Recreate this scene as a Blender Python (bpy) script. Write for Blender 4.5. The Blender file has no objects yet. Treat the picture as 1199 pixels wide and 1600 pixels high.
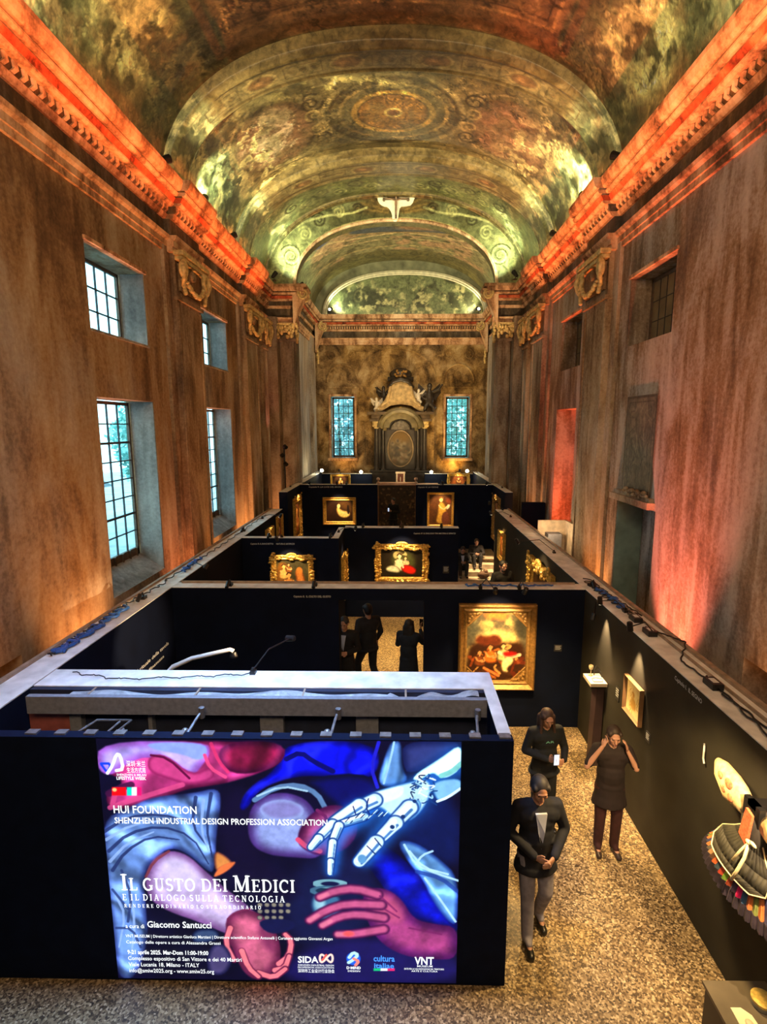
import bpy, math, random
import numpy as np
from mathutils import Vector, Matrix

PI = math.pi
R = math.radians
SC = bpy.context.scene
COL = SC.collection
random.seed(4)

# ------------------------------------------------------------------ camera
cam = bpy.data.cameras.new('camera')
cam.sensor_fit = 'AUTO'
cam.sensor_width = 36.0
cam.lens = 840.0 / 1600 * 36
cam.shift_x = -13.3 / 1600
cam.clip_end = 200
cam_o = bpy.data.objects.new('camera', cam)
COL.objects.link(cam_o)
cam_o.location = (0, 0, 5.2)
cam_o.rotation_euler = (R(90 - 9.13), 0, R(0.9))
SC.camera = cam_o

# ------------------------------------------------------------------ view, world
SC.view_settings.view_transform = 'Standard'
SC.view_settings.look = 'None'
SC.view_settings.exposure = 0.35
SC.view_settings.gamma = 1.0
SC.view_settings.use_curve_mapping = False
SC.cycles.use_denoising = True
SC.cycles.max_bounces = 6
SC.cycles.diffuse_bounces = 4
SC.cycles.sample_clamp_indirect = 4.0
W = bpy.data.worlds.new('World')
SC.world = W
W.use_nodes = True
wn = W.node_tree
wn.nodes['Background'].inputs['Color'].default_value = (0.50, 0.86, 1.0, 1)
wn.nodes['Background'].inputs['Strength'].default_value = 3.2


def light(kind, name, loc, target, energy, color, size=0.1, angle=60, blend=0.6, size_y=None, parent=None):
    d = bpy.data.lights.new(name, kind)
    d.energy = energy
    d.color = color
    if kind == 'SPOT':
        d.spot_size = R(angle)
        d.spot_blend = blend
        d.shadow_soft_size = size
    elif kind == 'AREA':
        d.size = size
        if size_y:
            d.shape = 'RECTANGLE'
            d.size_y = size_y
    else:
        d.shadow_soft_size = size
    o = bpy.data.objects.new(name, d)
    COL.objects.link(o)
    o.location = loc
    if target is not None:
        v = Vector(target) - Vector(loc)
        o.rotation_euler = v.to_track_quat('-Z', 'Y').to_euler()
    if parent is not None:
        o.parent = parent
        o.location = Vector(loc) - Vector(parent.location)
    return o


ORANGE = (1.0, 0.34, 0.09)
RED = (1.0, 0.20, 0.07)
WARM = (1.0, 0.66, 0.34)
STRAW = (1.0, 0.86, 0.48)
GREENISH = (0.93, 1.0, 0.58)

# general warm fill of the nave: unseen area lights added behind the viewer
light('AREA', 'nave_fill', (-0.2, -1.6, 8.6), (-0.2, 12, 8.6), 300, (1.0, 0.70, 0.40), 6.0, size_y=2.0)
light('AREA', 'nave_fill', (-0.2, -1.0, 9.2), (-0.2, 9, 13.0), 130, (1.0, 0.66, 0.34), 5.0, size_y=1.0)
# unseen cool light added above the screen enclosure to brighten its board tops
fl = light('AREA', 'board_top_fill', (-1.5, 5.0, 9.4), (-1.5, 5.001, 0), 95, (0.30, 0.55, 1.0), 2.4, size_y=1.2)
fl.data.spread = R(50)

# uplights on the floor of the two passages between the partitions and the nave walls
for (x, y, tx, e, c, a) in [(-4.40, 7.75, -4.95, 620, ORANGE, 62), (-4.42, 11.25, -4.95, 420, (1.0, 0.27, 0.09), 52),
                            (-4.42, 16.05, -4.95, 520, ORANGE, 56), (-4.42, 5.0, -4.85, 260, ORANGE, 80),
                            (-4.4, 19.3, -4.85, 420, ORANGE, 60), (-4.42, 13.4, -4.9, 380, ORANGE, 60),
                            (3.90, 8.35, 4.50, 1500, (1.0, 0.17, 0.09), 54), (3.95, 11.6, 4.52, 420, ORANGE, 52),
                            (3.95, 16.9, 4.52, 560, ORANGE, 56), (4.1, 14.7, 4.9, 1100, (1.0, 0.11, 0.03), 60),
                            (3.90, 5.4, 4.4, 300, ORANGE, 80), (4.0, 19.3, 4.3, 520, ORANGE, 60)]:
    light('SPOT', 'uplight', (x, y, 0.35), (tx, y, 6.4), e * 2.2, c, 0.08, a, 1.0)
for (x, y, tx, z, wc) in ((-4.1, 11.5, 4.1, 9.75, (1.0, 0.30, 0.09)), (3.4, 11.5, -4.5, 9.75, (1.0, 0.19, 0.05))):
    o = light('AREA', 'cornice_washer', (x, y, 2.75), (tx, y, z), 52, wc, 0.12, size_y=13.0)
    o.rotation_euler = (Vector((tx - x, 0, z - 2.75))).to_track_quat('-Z', 'Y').to_euler()
    o.data.shape = 'RECTANGLE'; o.data.size = 13.0; o.data.size_y = 0.12
    o.data.spread = R(7)
# far corners of the chancel
light('SPOT', 'uplight', (3.9, 21.7, 0.9), (4.3, 21.9, 8.0), 1500, RED, 0.08, 36, 1.0)
light('SPOT', 'uplight', (-3.95, 21.5, 0.9), (-4.3, 21.7, 8.0), 500, RED, 0.08, 36, 1.0)
light('SPOT', 'uplight', (2.9, 26.3, 2.2), (1.6, 27.0, 7.0), 520, (1.0, 0.55, 0.12), 0.1, 80, 1.0)
light('SPOT', 'uplight', (-2.9, 26.3, 2.2), (-2.2, 27.0, 7.0), 200, (1.0, 0.55, 0.16), 0.1, 80, 1.0)
light('AREA', 'chancel_flood', (0.0, 21.6, 9.9), (0.0, 27.0, 8.8), 110, (1.0, 0.74, 0.42), 3.0, size_y=0.3)


# ------------------------------------------------------------------ object helpers
def link(name, me, parent=None, loc=None):
    o = bpy.data.objects.new(name, me)
    COL.objects.link(o)
    if parent is not None:
        o.parent = parent
    if loc is not None:
        o.location = loc
    return o


def tag(o, label=None, cat=None, group=None, kind=None):
    if label: o['label'] = label
    if cat: o['category'] = cat
    if group: o['group'] = group
    if kind: o['kind'] = kind
    return o


def thing(name, label, cat, loc=(0, 0, 0), rz=0.0, group=None):
    o = bpy.data.objects.new(name, None)
    COL.objects.link(o)
    o.location = loc
    o.rotation_euler = (0, 0, rz)
    o.empty_display_size = 0.1
    return tag(o, label, cat, group)


def copy_tree(o, parent=None):
    c = o.copy()
    COL.objects.link(c)
    if parent is not None:
        c.parent = parent
    for ch in list(o.children):
        copy_tree(ch, c)
    return c


class MB:
    """collects shapes that become ONE mesh object"""

    def __init__(s):
        s.v = []; s.f = []; s.m = []

    def add(s, vs, fs, mi=0):
        n = len(s.v)
        s.v.extend([tuple(p) for p in vs])
        s.f.extend([tuple(i + n for i in f) for f in fs])
        s.m.extend([mi] * len(fs))
        return s

    def box(s, x0, x1, y0, y1, z0, z1, mi=0):
        v = [(x0, y0, z0), (x1, y0, z0), (x1, y1, z0), (x0, y1, z0), (x0, y0, z1), (x1, y0, z1), (x1, y1, z1), (x0, y1, z1)]
        return s.add(v, [(0, 3, 2, 1), (4, 5, 6, 7), (0, 1, 5, 4), (1, 2, 6, 5), (2, 3, 7, 6), (3, 0, 4, 7)], mi)

    def prism(s, pts, y0, y1, mi=0):
        """pts in (x,z), extruded along y"""
        n = len(pts)
        v = [(p[0], y0, p[1]) for p in pts] + [(p[0], y1, p[1]) for p in pts]
        f = [(i, (i + 1) % n, n + (i + 1) % n, n + i) for i in range(n)]
        f += [tuple(range(n))[::-1], tuple(range(n, 2 * n))]
        return s.add(v, f, mi)

    def ell(s, c, r, mi=0, nu=10, nv=6, rot=None):
        v = []; f = []
        for j in range(nv + 1):
            th = PI * j / nv
            for i in range(nu):
                ph = 2 * PI * i / nu
                p = Vector((r[0] * math.sin(th) * math.cos(ph), r[1] * math.sin(th) * math.sin(ph), r[2] * math.cos(th)))
                if rot is not None: p = rot @ p
                v.append((c[0] + p.x, c[1] + p.y, c[2] + p.z))
        for j in range(nv):
            for i in range(nu):
                a = j * nu + i; b = j * nu + (i + 1) % nu
                f.append((a, a + nu, b + nu, b))
        return s.add(v, f, mi)

    def tube(s, pts, r, n=8, mi=0, caps=True):
        """r: number or list"""
        pts = [Vector(p) for p in pts]
        if not hasattr(r, '__len__'): r = [r] * len(pts)
        v = []; f = []
        up = None
        for k, p in enumerate(pts):
            d = (pts[min(k + 1, len(pts) - 1)] - pts[max(k - 1, 0)])
            if d.length < 1e-9: d = Vector((0, 0, 1))
            d.normalize()
            if up is None:
                up = Vector((0, 0, 1)) if abs(d.z) < 0.9 else Vector((1, 0, 0))
            a = d.cross(up)
            if a.length < 1e-6: a = d.cross(Vector((1, 0, 0)))
            a.normalize(); b = d.cross(a).normalized(); up = -b
            for i in range(n):
                t = 2 * PI * i / n
                q = p + (a * math.cos(t) + b * math.sin(t)) * r[k]
                v.append(tuple(q))
        for k in range(len(pts) - 1):
            for i in range(n):
                a0 = k * n + i; b0 = k * n + (i + 1) % n
                f.append((a0, b0, b0 + n, a0 + n))
        if caps:
            f.append(tuple(range(n))[::-1]); f.append(tuple(range((len(pts) - 1) * n, len(pts) * n)))
        return s.add(v, f, mi)

    def lathe(s, prof, c=(0, 0, 0), n=20, mi=0, axis='z', a0=0, a1=2 * PI):
        v = []; f = []
        full = abs(a1 - a0 - 2 * PI) < 1e-6
        m = n if full else n + 1
        for (r, z) in prof:
            for i in range(m):
                t = a0 + (a1 - a0) * i / n
                p = (r * math.cos(t), r * math.sin(t), z)
                if axis == 'y': p = (p[0], p[2], p[1])
                v.append((c[0] + p[0], c[1] + p[1], c[2] + p[2]))
        for j in range(len(prof) - 1):
            for i in range(n):
                a = j * m + i; b = j * m + (i + 1) % m
                f.append((a, b, b + m, a + m))
        return s.add(v, f, mi)

    def build(s, name, mats, parent=None, smooth=False, loc=None, bevel=0):
        me = bpy.data.meshes.new(name)
        me.from_pydata(s.v, [], s.f)
        if not isinstance(mats, (list, tuple)): mats = [mats]
        for m in mats: me.materials.append(m)
        if len(mats) > 1: me.polygons.foreach_set('material_index', s.m)
        if smooth: me.polygons.foreach_set('use_smooth', [True] * len(s.f))
        me.update()
        o = link(name, me, parent, loc)
        if bevel:
            b = o.modifiers.new('bevel', 'BEVEL'); b.width = bevel; b.segments = 2; b.limit_method = 'ANGLE'
        return o


def grid_mesh(name, P, colors, mat, parent=None, smooth=True):
    """P: (ny,nx,3) points, colors (ny,nx,3) display-referred paint"""
    ny, nx = P.shape[:2]
    me = bpy.data.meshes.new(name)
    me.vertices.add(ny * nx)
    me.vertices.foreach_set('co', P.reshape(-1).astype(np.float32))
    i, j = np.meshgrid(np.arange(nx - 1), np.arange(ny - 1))
    a = (j * nx + i).ravel()
    q = np.stack([a, a + 1, a + nx + 1, a + nx], 1).ravel()
    m = len(a)
    me.loops.add(4 * m)
    me.loops.foreach_set('vertex_index', q.astype(np.int32))
    me.polygons.add(m)
    me.polygons.foreach_set('loop_start', (np.arange(m) * 4).astype(np.int32))
    me.polygons.foreach_set('use_smooth', np.full(m, smooth))
    me.update(calc_edges=True)
    c = np.clip(colors, 0, 1).reshape(-1, 3)
    lin = np.where(c <= 0.04045, c / 12.92, ((c + 0.055) / 1.055) ** 2.4)
    at = me.color_attributes.new('Col', 'FLOAT_COLOR', 'POINT')
    at.data.foreach_set('color', np.concatenate([lin, np.ones((len(lin), 1))], 1).ravel().astype(np.float32))
    me.materials.append(mat)
    return link(name, me, parent)


# ------------------------------------------------------------------ materials
MATS = {}


def nd(nt, t, **k):
    n = nt.nodes.new(t)
    for a, b in k.items(): setattr(n, a, b)
    return n


def mat(name, col, rough=0.6, metal=0.0, emis=0.0, ecol=None, var=0.25, vscale=6.0, bump=0.0, spec=0.5):
    """simple procedural material: noise-varied colour"""
    if name in MATS: return MATS[name]
    m = bpy.data.materials.new(name); m.use_nodes = True
    nt = m.node_tree; b = nt.nodes['Principled BSDF']
    tc = nd(nt, 'ShaderNodeTexCoord'); no = nd(nt, 'ShaderNodeTexNoise')
    no.inputs['Scale'].default_value = vscale; no.inputs['Detail'].default_value = 5
    nt.links.new(tc.outputs['Object'], no.inputs['Vector'])
    cr = nd(nt, 'ShaderNodeValToRGB')
    lo = [c * (1 - var) for c in col]; hi = [min(1, c * (1 + var)) for c in col]
    cr.color_ramp.elements[0].color = (*lo, 1); cr.color_ramp.elements[0].position = 0.3
    cr.color_ramp.elements[1].color = (*hi, 1); cr.color_ramp.elements[1].position = 0.7
    nt.links.new(no.outputs['Fac'], cr.inputs['Fac'])
    nt.links.new(cr.outputs['Color'], b.inputs['Base Color'])
    b.inputs['Roughness'].default_value = rough
    b.inputs['Metallic'].default_value = metal
    b.inputs['Specular IOR Level'].default_value = spec
    if emis:
        b.inputs['Emission Color'].default_value = (*(ecol or col), 1)
        b.inputs['Emission Strength'].default_value = emis
    if bump:
        bp = nd(nt, 'ShaderNodeBump'); bp.inputs['Strength'].default_value = bump; bp.inputs['Distance'].default_value = 0.01
        nt.links.new(no.outputs['Fac'], bp.inputs['Height']); nt.links.new(bp.outputs['Normal'], b.inputs['Normal'])
    MATS[name] = m
    return m


def painted(name, rough=0.75, emis=0.0, spec=0.3, bump=0.0):
    m = bpy.data.materials.new(name); m.use_nodes = True
    nt = m.node_tree; b = nt.nodes['Principled BSDF']
    at = nd(nt, 'ShaderNodeVertexColor', layer_name='Col')
    tc = nd(nt, 'ShaderNodeTexCoord'); no = nd(nt, 'ShaderNodeTexNoise')
    no.inputs['Scale'].default_value = 30; no.inputs['Detail'].default_value = 6
    nt.links.new(tc.outputs['Object'], no.inputs['Vector'])
    mr = nd(nt, 'ShaderNodeMapRange'); mr.inputs['To Min'].default_value = 0.8 if not emis else 0.94; mr.inputs['To Max'].default_value = 1.2 if not emis else 1.06
    nt.links.new(no.outputs['Fac'], mr.inputs['Value'])
    if bump:
        no.inputs['Scale'].default_value = 5.5; no.inputs['Detail'].default_value = 12; no.inputs['Roughness'].default_value = 0.7; no.inputs['Distortion'].default_value = 0.6
        mr.inputs['From Min'].default_value = 0.36; mr.inputs['From Max'].default_value = 0.64; mr.inputs['To Min'].default_value = 0.42; mr.inputs['To Max'].default_value = 1.45
    mx = nd(nt, 'ShaderNodeVectorMath', operation='SCALE')
    nt.links.new(at.outputs['Color'], mx.inputs[0]); nt.links.new(mr.outputs['Result'], mx.inputs['Scale'])
    if emis:
        b.inputs['Base Color'].default_value = (0.01, 0.01, 0.01, 1)
        nt.links.new(mx.outputs['Vector'], b.inputs['Emission Color'])
        b.inputs['Emission Strength'].default_value = emis
    else:
        nt.links.new(mx.outputs['Vector'], b.inputs['Base Color'])
    b.inputs['Roughness'].default_value = rough
    b.inputs['Specular IOR Level'].default_value = spec
    if bump:
        n5 = nd(nt, 'ShaderNodeTexNoise'); n5.inputs['Scale'].default_value = 2.6; n5.inputs['Detail'].default_value = 7; n5.inputs['Roughness'].default_value = 0.62
        nt.links.new(tc.outputs['Object'], n5.inputs['Vector'])
        bp = nd(nt, 'ShaderNodeBump'); bp.inputs['Strength'].default_value = bump; bp.inputs['Distance'].default_value = 0.05
        nt.links.new(n5.outputs['Fac'], bp.inputs['Height']); nt.links.new(bp.outputs['Normal'], b.inputs['Normal'])
    return m


def plaster(name, stops, streak=0.5, scale=0.9, bump=0.35, seed=0.0, grey=0.9, zs=0.45):
    """aged, stained lime plaster: cloudy patches, vertical run-off streaks, fine grain"""
    m = bpy.data.materials.new(name); m.use_nodes = True
    nt = m.node_tree; L = nt.links; b = nt.nodes['Principled BSDF']
    tc = nd(nt, 'ShaderNodeTexCoord')
    mp = nd(nt, 'ShaderNodeMapping'); mp.inputs['Scale'].default_value = (1, 1, zs); mp.inputs['Location'].default_value = (seed, seed * 2, seed)
    L.new(tc.outputs['Object'], mp.inputs['Vector'])
    n1 = nd(nt, 'ShaderNodeTexNoise'); n1.inputs['Scale'].default_value = scale; n1.inputs['Detail'].default_value = 9; n1.inputs['Roughness'].default_value = 0.62; n1.inputs['Distortion'].default_value = 0.5
    L.new(mp.outputs['Vector'], n1.inputs['Vector'])
    mp2 = nd(nt, 'ShaderNodeMapping'); mp2.inputs['Scale'].default_value = (2.2, 2.2, 0.30); mp2.inputs['Location'].default_value = (seed, 0, 0)
    L.new(tc.outputs['Object'], mp2.inputs['Vector'])
    n2 = nd(nt, 'ShaderNodeTexNoise'); n2.inputs['Scale'].default_value = 1.3; n2.inputs['Detail'].default_value = 3.5; n2.inputs['Roughness'].default_value = 0.5; n2.inputs['Distortion'].default_value = 1.2
    L.new(mp2.outputs['Vector'], n2.inputs['Vector'])
    n3 = nd(nt, 'ShaderNodeTexNoise'); n3.inputs['Scale'].default_value = 16; n3.inputs['Detail'].default_value = 8; n3.inputs['Roughness'].default_value = 0.7
    L.new(tc.outputs['Object'], n3.inputs['Vector'])
    mix = nd(nt, 'ShaderNodeMix'); mix.inputs['Factor'].default_value = streak
    L.new(n1.outputs['Fac'], mix.inputs['A']); L.new(n2.outputs['Fac'], mix.inputs['B'])
    mix2 = nd(nt, 'ShaderNodeMix'); mix2.inputs['Factor'].default_value = 0.22
    L.new(mix.outputs['Result'], mix2.inputs['A']); L.new(n3.outputs['Fac'], mix2.inputs['B'])
    cr = nd(nt, 'ShaderNodeValToRGB'); e = cr.color_ramp.elements
    e[0].position = stops[0][0]; e[0].color = (*stops[0][1], 1)
    e[1].position = stops[-1][0]; e[1].color = (*stops[-1][1], 1)
    for p, c in stops[1:-1]:
        k = e.new(p); k.color = (*c, 1)
    L.new(mix2.outputs['Result'], cr.inputs['Fac'])
    n4 = nd(nt, 'ShaderNodeTexNoise'); n4.inputs['Scale'].default_value = 0.42; n4.inputs['Detail'].default_value = 6; n4.inputs['Roughness'].default_value = 0.6
    L.new(mp.outputs['Vector'], n4.inputs['Vector'])
    g4 = nd(nt, 'ShaderNodeMapRange'); g4.inputs['From Min'].default_value = 0.42; g4.inputs['From Max'].default_value = 0.60; g4.inputs['To Max'].default_value = grey
    L.new(n4.outputs['Fac'], g4.inputs['Value'])
    hs = nd(nt, 'ShaderNodeHueSaturation'); hs.inputs['Saturation'].default_value = 0.22; hs.inputs['Value'].default_value = 0.95
    L.new(cr.outputs['Color'], hs.inputs['Color'])
    mc = nd(nt, 'ShaderNodeMix', data_type='RGBA'); L.new(g4.outputs['Result'], mc.inputs['Factor']); L.new(cr.outputs['Color'], mc.inputs[6]); L.new(hs.outputs['Color'], mc.inputs[7])
    L.new(mc.outputs[2], b.inputs['Base Color'])
    b.inputs['Roughness'].default_value = 0.85; b.inputs['Specular IOR Level'].default_value = 0.25
    bp = nd(nt, 'ShaderNodeBump'); bp.inputs['Strength'].default_value = bump; bp.inputs['Distance'].default_value = 0.03
    L.new(mix2.outputs['Result'], bp.inputs['Height']); L.new(bp.outputs['Normal'], b.inputs['Normal'])
    return m


M_WALL = plaster('old_plaster', [(0.36, (0.07, 0.045, 0.028)), (0.45, (0.19, 0.115, 0.06)), (0.50, (0.31, 0.205, 0.105)), (0.55, (0.38, 0.295, 0.185)), (0.64, (0.52, 0.45, 0.32))], streak=0.30)
M_WALLR = plaster('old_plaster_right', [(0.36, (0.08, 0.05, 0.03)), (0.44, (0.17, 0.11, 0.06)), (0.49, (0.28, 0.20, 0.12)), (0.54, (0.42, 0.36, 0.29)), (0.64, (0.58, 0.53, 0.44))], seed=7.3, streak=0.36)
M_PIL = plaster('pilaster_plaster', [(0.36, (0.08, 0.05, 0.03)), (0.45, (0.22, 0.14, 0.075)), (0.51, (0.38, 0.28, 0.17)), (0.62, (0.62, 0.52, 0.38))], grey=0.5, streak=0.3, seed=3.0)
M_COR = plaster('cornice_stone', [(0.38, (0.10, 0.055, 0.03)), (0.46, (0.36, 0.20, 0.11)), (0.52, (0.64, 0.40, 0.23)), (0.62, (0.82, 0.62, 0.42))], streak=0.15, scale=2.2, seed=1.5, grey=0.0)
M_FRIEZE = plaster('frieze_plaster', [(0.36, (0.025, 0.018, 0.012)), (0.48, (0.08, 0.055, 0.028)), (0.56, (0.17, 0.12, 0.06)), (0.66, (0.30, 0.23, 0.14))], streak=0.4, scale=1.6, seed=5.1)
M_FAR = plaster('chancel_fresco', [(0.38, (0.04, 0.024, 0.010)), (0.46, (0.17, 0.10, 0.035)), (0.53, (0.36, 0.23, 0.085)), (0.64, (0.60, 0.46, 0.24))], streak=0.1, scale=1.3, seed=9.2, grey=0.2, zs=0.9)
M_CHW = plaster('chancel_side', [(0.38, (0.16, 0.11, 0.07)), (0.46, (0.34, 0.25, 0.16)), (0.54, (0.52, 0.42, 0.30)), (0.66, (0.70, 0.60, 0.46))], streak=0.6, seed=4.4)
M_REVEAL = plaster('window_reveal', [(0.36, (0.10, 0.09, 0.08)), (0.48, (0.22, 0.21, 0.19)), (0.56, (0.36, 0.35, 0.32)), (0.66, (0.50, 0.49, 0.46))], streak=0.3, seed=2.2)
M_TEAL = mat('teal_paint', (0.16, 0.26, 0.25), 0.8, var=0.3, vscale=3)
M_FRESCO = painted('vault_fresco', 0.36, spec=0.6, bump=0.5)
M_CANVAS = painted('oil_canvas', 0.45)
M_LED = painted('led_picture', 0.5, emis=1.1, spec=0.1)
M_GOLD = mat('gilded_wood', (0.72, 0.44, 0.10), 0.38, 0.55, var=0.45, vscale=30, bump=0.5)
M_GILT = mat('gilded_stucco', (0.66, 0.50, 0.22), 0.55, 0.15, var=0.4, vscale=12, bump=0.4)
M_GOLDD = mat('dark_gilt', (0.34, 0.19, 0.05), 0.45, 0.4, var=0.4, vscale=25)
M_PANEL = mat('black_panel_paint', (0.003, 0.006, 0.020), 0.8, var=0.25, vscale=2.0, bump=0.05, spec=0.12)
M_PANELR = mat('olive_black_panel_paint', (0.034, 0.032, 0.025), 0.7, var=0.2, vscale=2.0, bump=0.05, spec=0.15)
M_CAP = mat('bare_board_edge', (0.80, 0.79, 0.77), 0.7, var=0.22, vscale=5, bump=0.2)
M_RAIL = mat('timber_batten', (0.34, 0.25, 0.18), 0.7, var=0.3, vscale=9)
M_GREY = mat('grey_fibreboard', (0.20, 0.21, 0.25), 0.8, var=0.2, vscale=20)
M_BLK = mat('black_metal', (0.012, 0.012, 0.014), 0.4, 0.2, var=0.2)
M_STEEL = mat('scuffed_steel', (0.32, 0.33, 0.36), 0.4, 0.7, var=0.3, vscale=20)
M_WHITE = mat('white_enamel', (0.75, 0.78, 0.80), 0.4, var=0.06)
M_IRON = mat('window_iron', (0.035, 0.035, 0.04), 0.6, var=0.3)
M_WOOD = mat('dark_window_wood', (0.10, 0.065, 0.04), 0.6, var=0.35, vscale=14)
M_BLUEC = mat('blue_cable', (0.02, 0.10, 0.38), 0.4, var=0.4, vscale=20)
M_TXT = mat('white_vinyl_lettering', (0.62, 0.66, 0.68), 0.6, var=0.03)
M_LAMP = mat('lit_lamp_lens', (1.0, 0.85, 0.6), 0.3, emis=9.0, ecol=(1.0, 0.85, 0.58), var=0.02)
M_LAMPW = mat('lit_lamp_lens_white', (1.0, 0.95, 0.8), 0.3, emis=14.0, ecol=(1.0, 0.94, 0.72), var=0.02)
M_SKIN = mat('skin', (0.42, 0.22, 0.15), 0.5, var=0.12, vscale=10)
M_STUCCO = mat('white_stucco', (0.80, 0.74, 0.62), 0.7, var=0.12, vscale=6, bump=0.3)
M_MARBLE = mat('dark_marble', (0.035, 0.028, 0.022), 0.35, var=0.5, vscale=5)
M_MARBG = mat('grey_veined_marble', (0.17, 0.15, 0.12), 0.4, var=0.5, vscale=9)
M_PINKST = mat('pinkish_stone', (0.46, 0.30, 0.22), 0.6, var=0.2, vscale=8)

# terrazzo floor
M_FLOOR = bpy.data.materials.new('pebble_terrazzo'); M_FLOOR.use_nodes = True
nt = M_FLOOR.node_tree; b = nt.nodes['Principled BSDF']
tc = nd(nt, 'ShaderNodeTexCoord')
vo = nd(nt, 'ShaderNodeTexVoronoi'); vo.inputs['Scale'].default_value = 58
nt.links.new(tc.outputs['Object'], vo.inputs['Vector'])
sp = nd(nt, 'ShaderNodeSeparateColor'); nt.links.new(vo.outputs['Color'], sp.inputs['Color'])
cr = nd(nt, 'ShaderNodeValToRGB'); e = cr.color_ramp.elements
e[0].color = (0.05, 0.035, 0.022, 1); e[0].position = 0.0
e[1].color = (0.66, 0.52, 0.31, 1); e[1].position = 1.0
for p, c in [(0.25, (0.11, 0.072, 0.036)), (0.5, (0.25, 0.175, 0.09)), (0.8, (0.38, 0.285, 0.155))]:
    k = e.new(p); k.color = (*c, 1)
nt.links.new(sp.outputs['Red'], cr.inputs['Fac'])
no = nd(nt, 'ShaderNodeTexNoise'); no.inputs['Scale'].default_value = 1.1; no.inputs['Detail'].default_value = 4
nt.links.new(tc.outputs['Object'], no.inputs['Vector'])
mr = nd(nt, 'ShaderNodeMapRange'); mr.inputs['To Min'].default_value = 0.55; mr.inputs['To Max'].default_value = 1.4
nt.links.new(no.outputs['Fac'], mr.inputs['Value'])
sc_ = nd(nt, 'ShaderNodeVectorMath', operation='SCALE')
nt.links.new(cr.outputs['Color'], sc_.inputs[0]); nt.links.new(mr.outputs['Result'], sc_.inputs['Scale'])
nt.links.new(sc_.outputs['Vector'], b.inputs['Base Color'])
b.inputs['Roughness'].default_value = 0.42

# window glass: thin, slightly tinted, lets the daylight in
M_GLASS = bpy.data.materials.new('old_window_glass'); M_GLASS.use_nodes = True
nt = M_GLASS.node_tree; nt.nodes.clear()
out = nd(nt, 'ShaderNodeOutputMaterial'); tr = nd(nt, 'ShaderNodeBsdfTransparent'); gl = nd(nt, 'ShaderNodeBsdfGlossy'); mx = nd(nt, 'ShaderNodeMixShader')
tr.inputs['Color'].default_value = (0.86, 0.97, 0.98, 1); gl.inputs['Roughness'].default_value = 0.08; mx.inputs['Fac'].default_value = 0.05
tc = nd(nt, 'ShaderNodeTexCoord'); no = nd(nt, 'ShaderNodeTexNoise'); no.inputs['Scale'].default_value = 3
bp = nd(nt, 'ShaderNodeBump'); bp.inputs['Strength'].default_value = 0.2
nt.links.new(tc.outputs['Object'], no.inputs['Vector']); nt.links.new(no.outputs['Fac'], bp.inputs['Height']); nt.links.new(bp.outputs['Normal'], gl.inputs['Normal'])
nt.links.new(tr.outputs[0], mx.inputs[1]); nt.links.new(gl.outputs[0], mx.inputs[2]); nt.links.new(mx.outputs[0], out.inputs[0])


# ------------------------------------------------------------------ numeric painting of frescoes, canvases and the LED picture
_T = np.random.RandomState(11).rand(256, 256)


def vnoise(x, y):
    xi = np.floor(x).astype(int); yi = np.floor(y).astype(int)
    fx = x - xi; fy = y - yi
    fx = fx * fx * (3 - 2 * fx); fy = fy * fy * (3 - 2 * fy)
    a = _T[yi & 255, xi & 255]; b_ = _T[yi & 255, (xi + 1) & 255]
    c = _T[(yi + 1) & 255, xi & 255]; d = _T[(yi + 1) & 255, (xi + 1) & 255]
    return (a * (1 - fx) + b_ * fx) * (1 - fy) + (c * (1 - fx) + d * fx) * fy


def fbm(x, y, o=5, s=0):
    r = 0; a = 0.5; t = 0
    for k in range(o):
        r = r + a * vnoise(x + s * 17.3 + k * 5.1, y + s * 9.7 + k * 3.3); t += a
        x = x * 2.03; y = y * 2.03; a *= 0.55
    return r / t


def sst(a, b_, x):
    t = np.clip((x - a) / (b_ - a + 1e-9), 0, 1)
    return t * t * (3 - 2 * t)


def C(r, g, b_):
    return np.array([r, g, b_]) / 255.0


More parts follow.
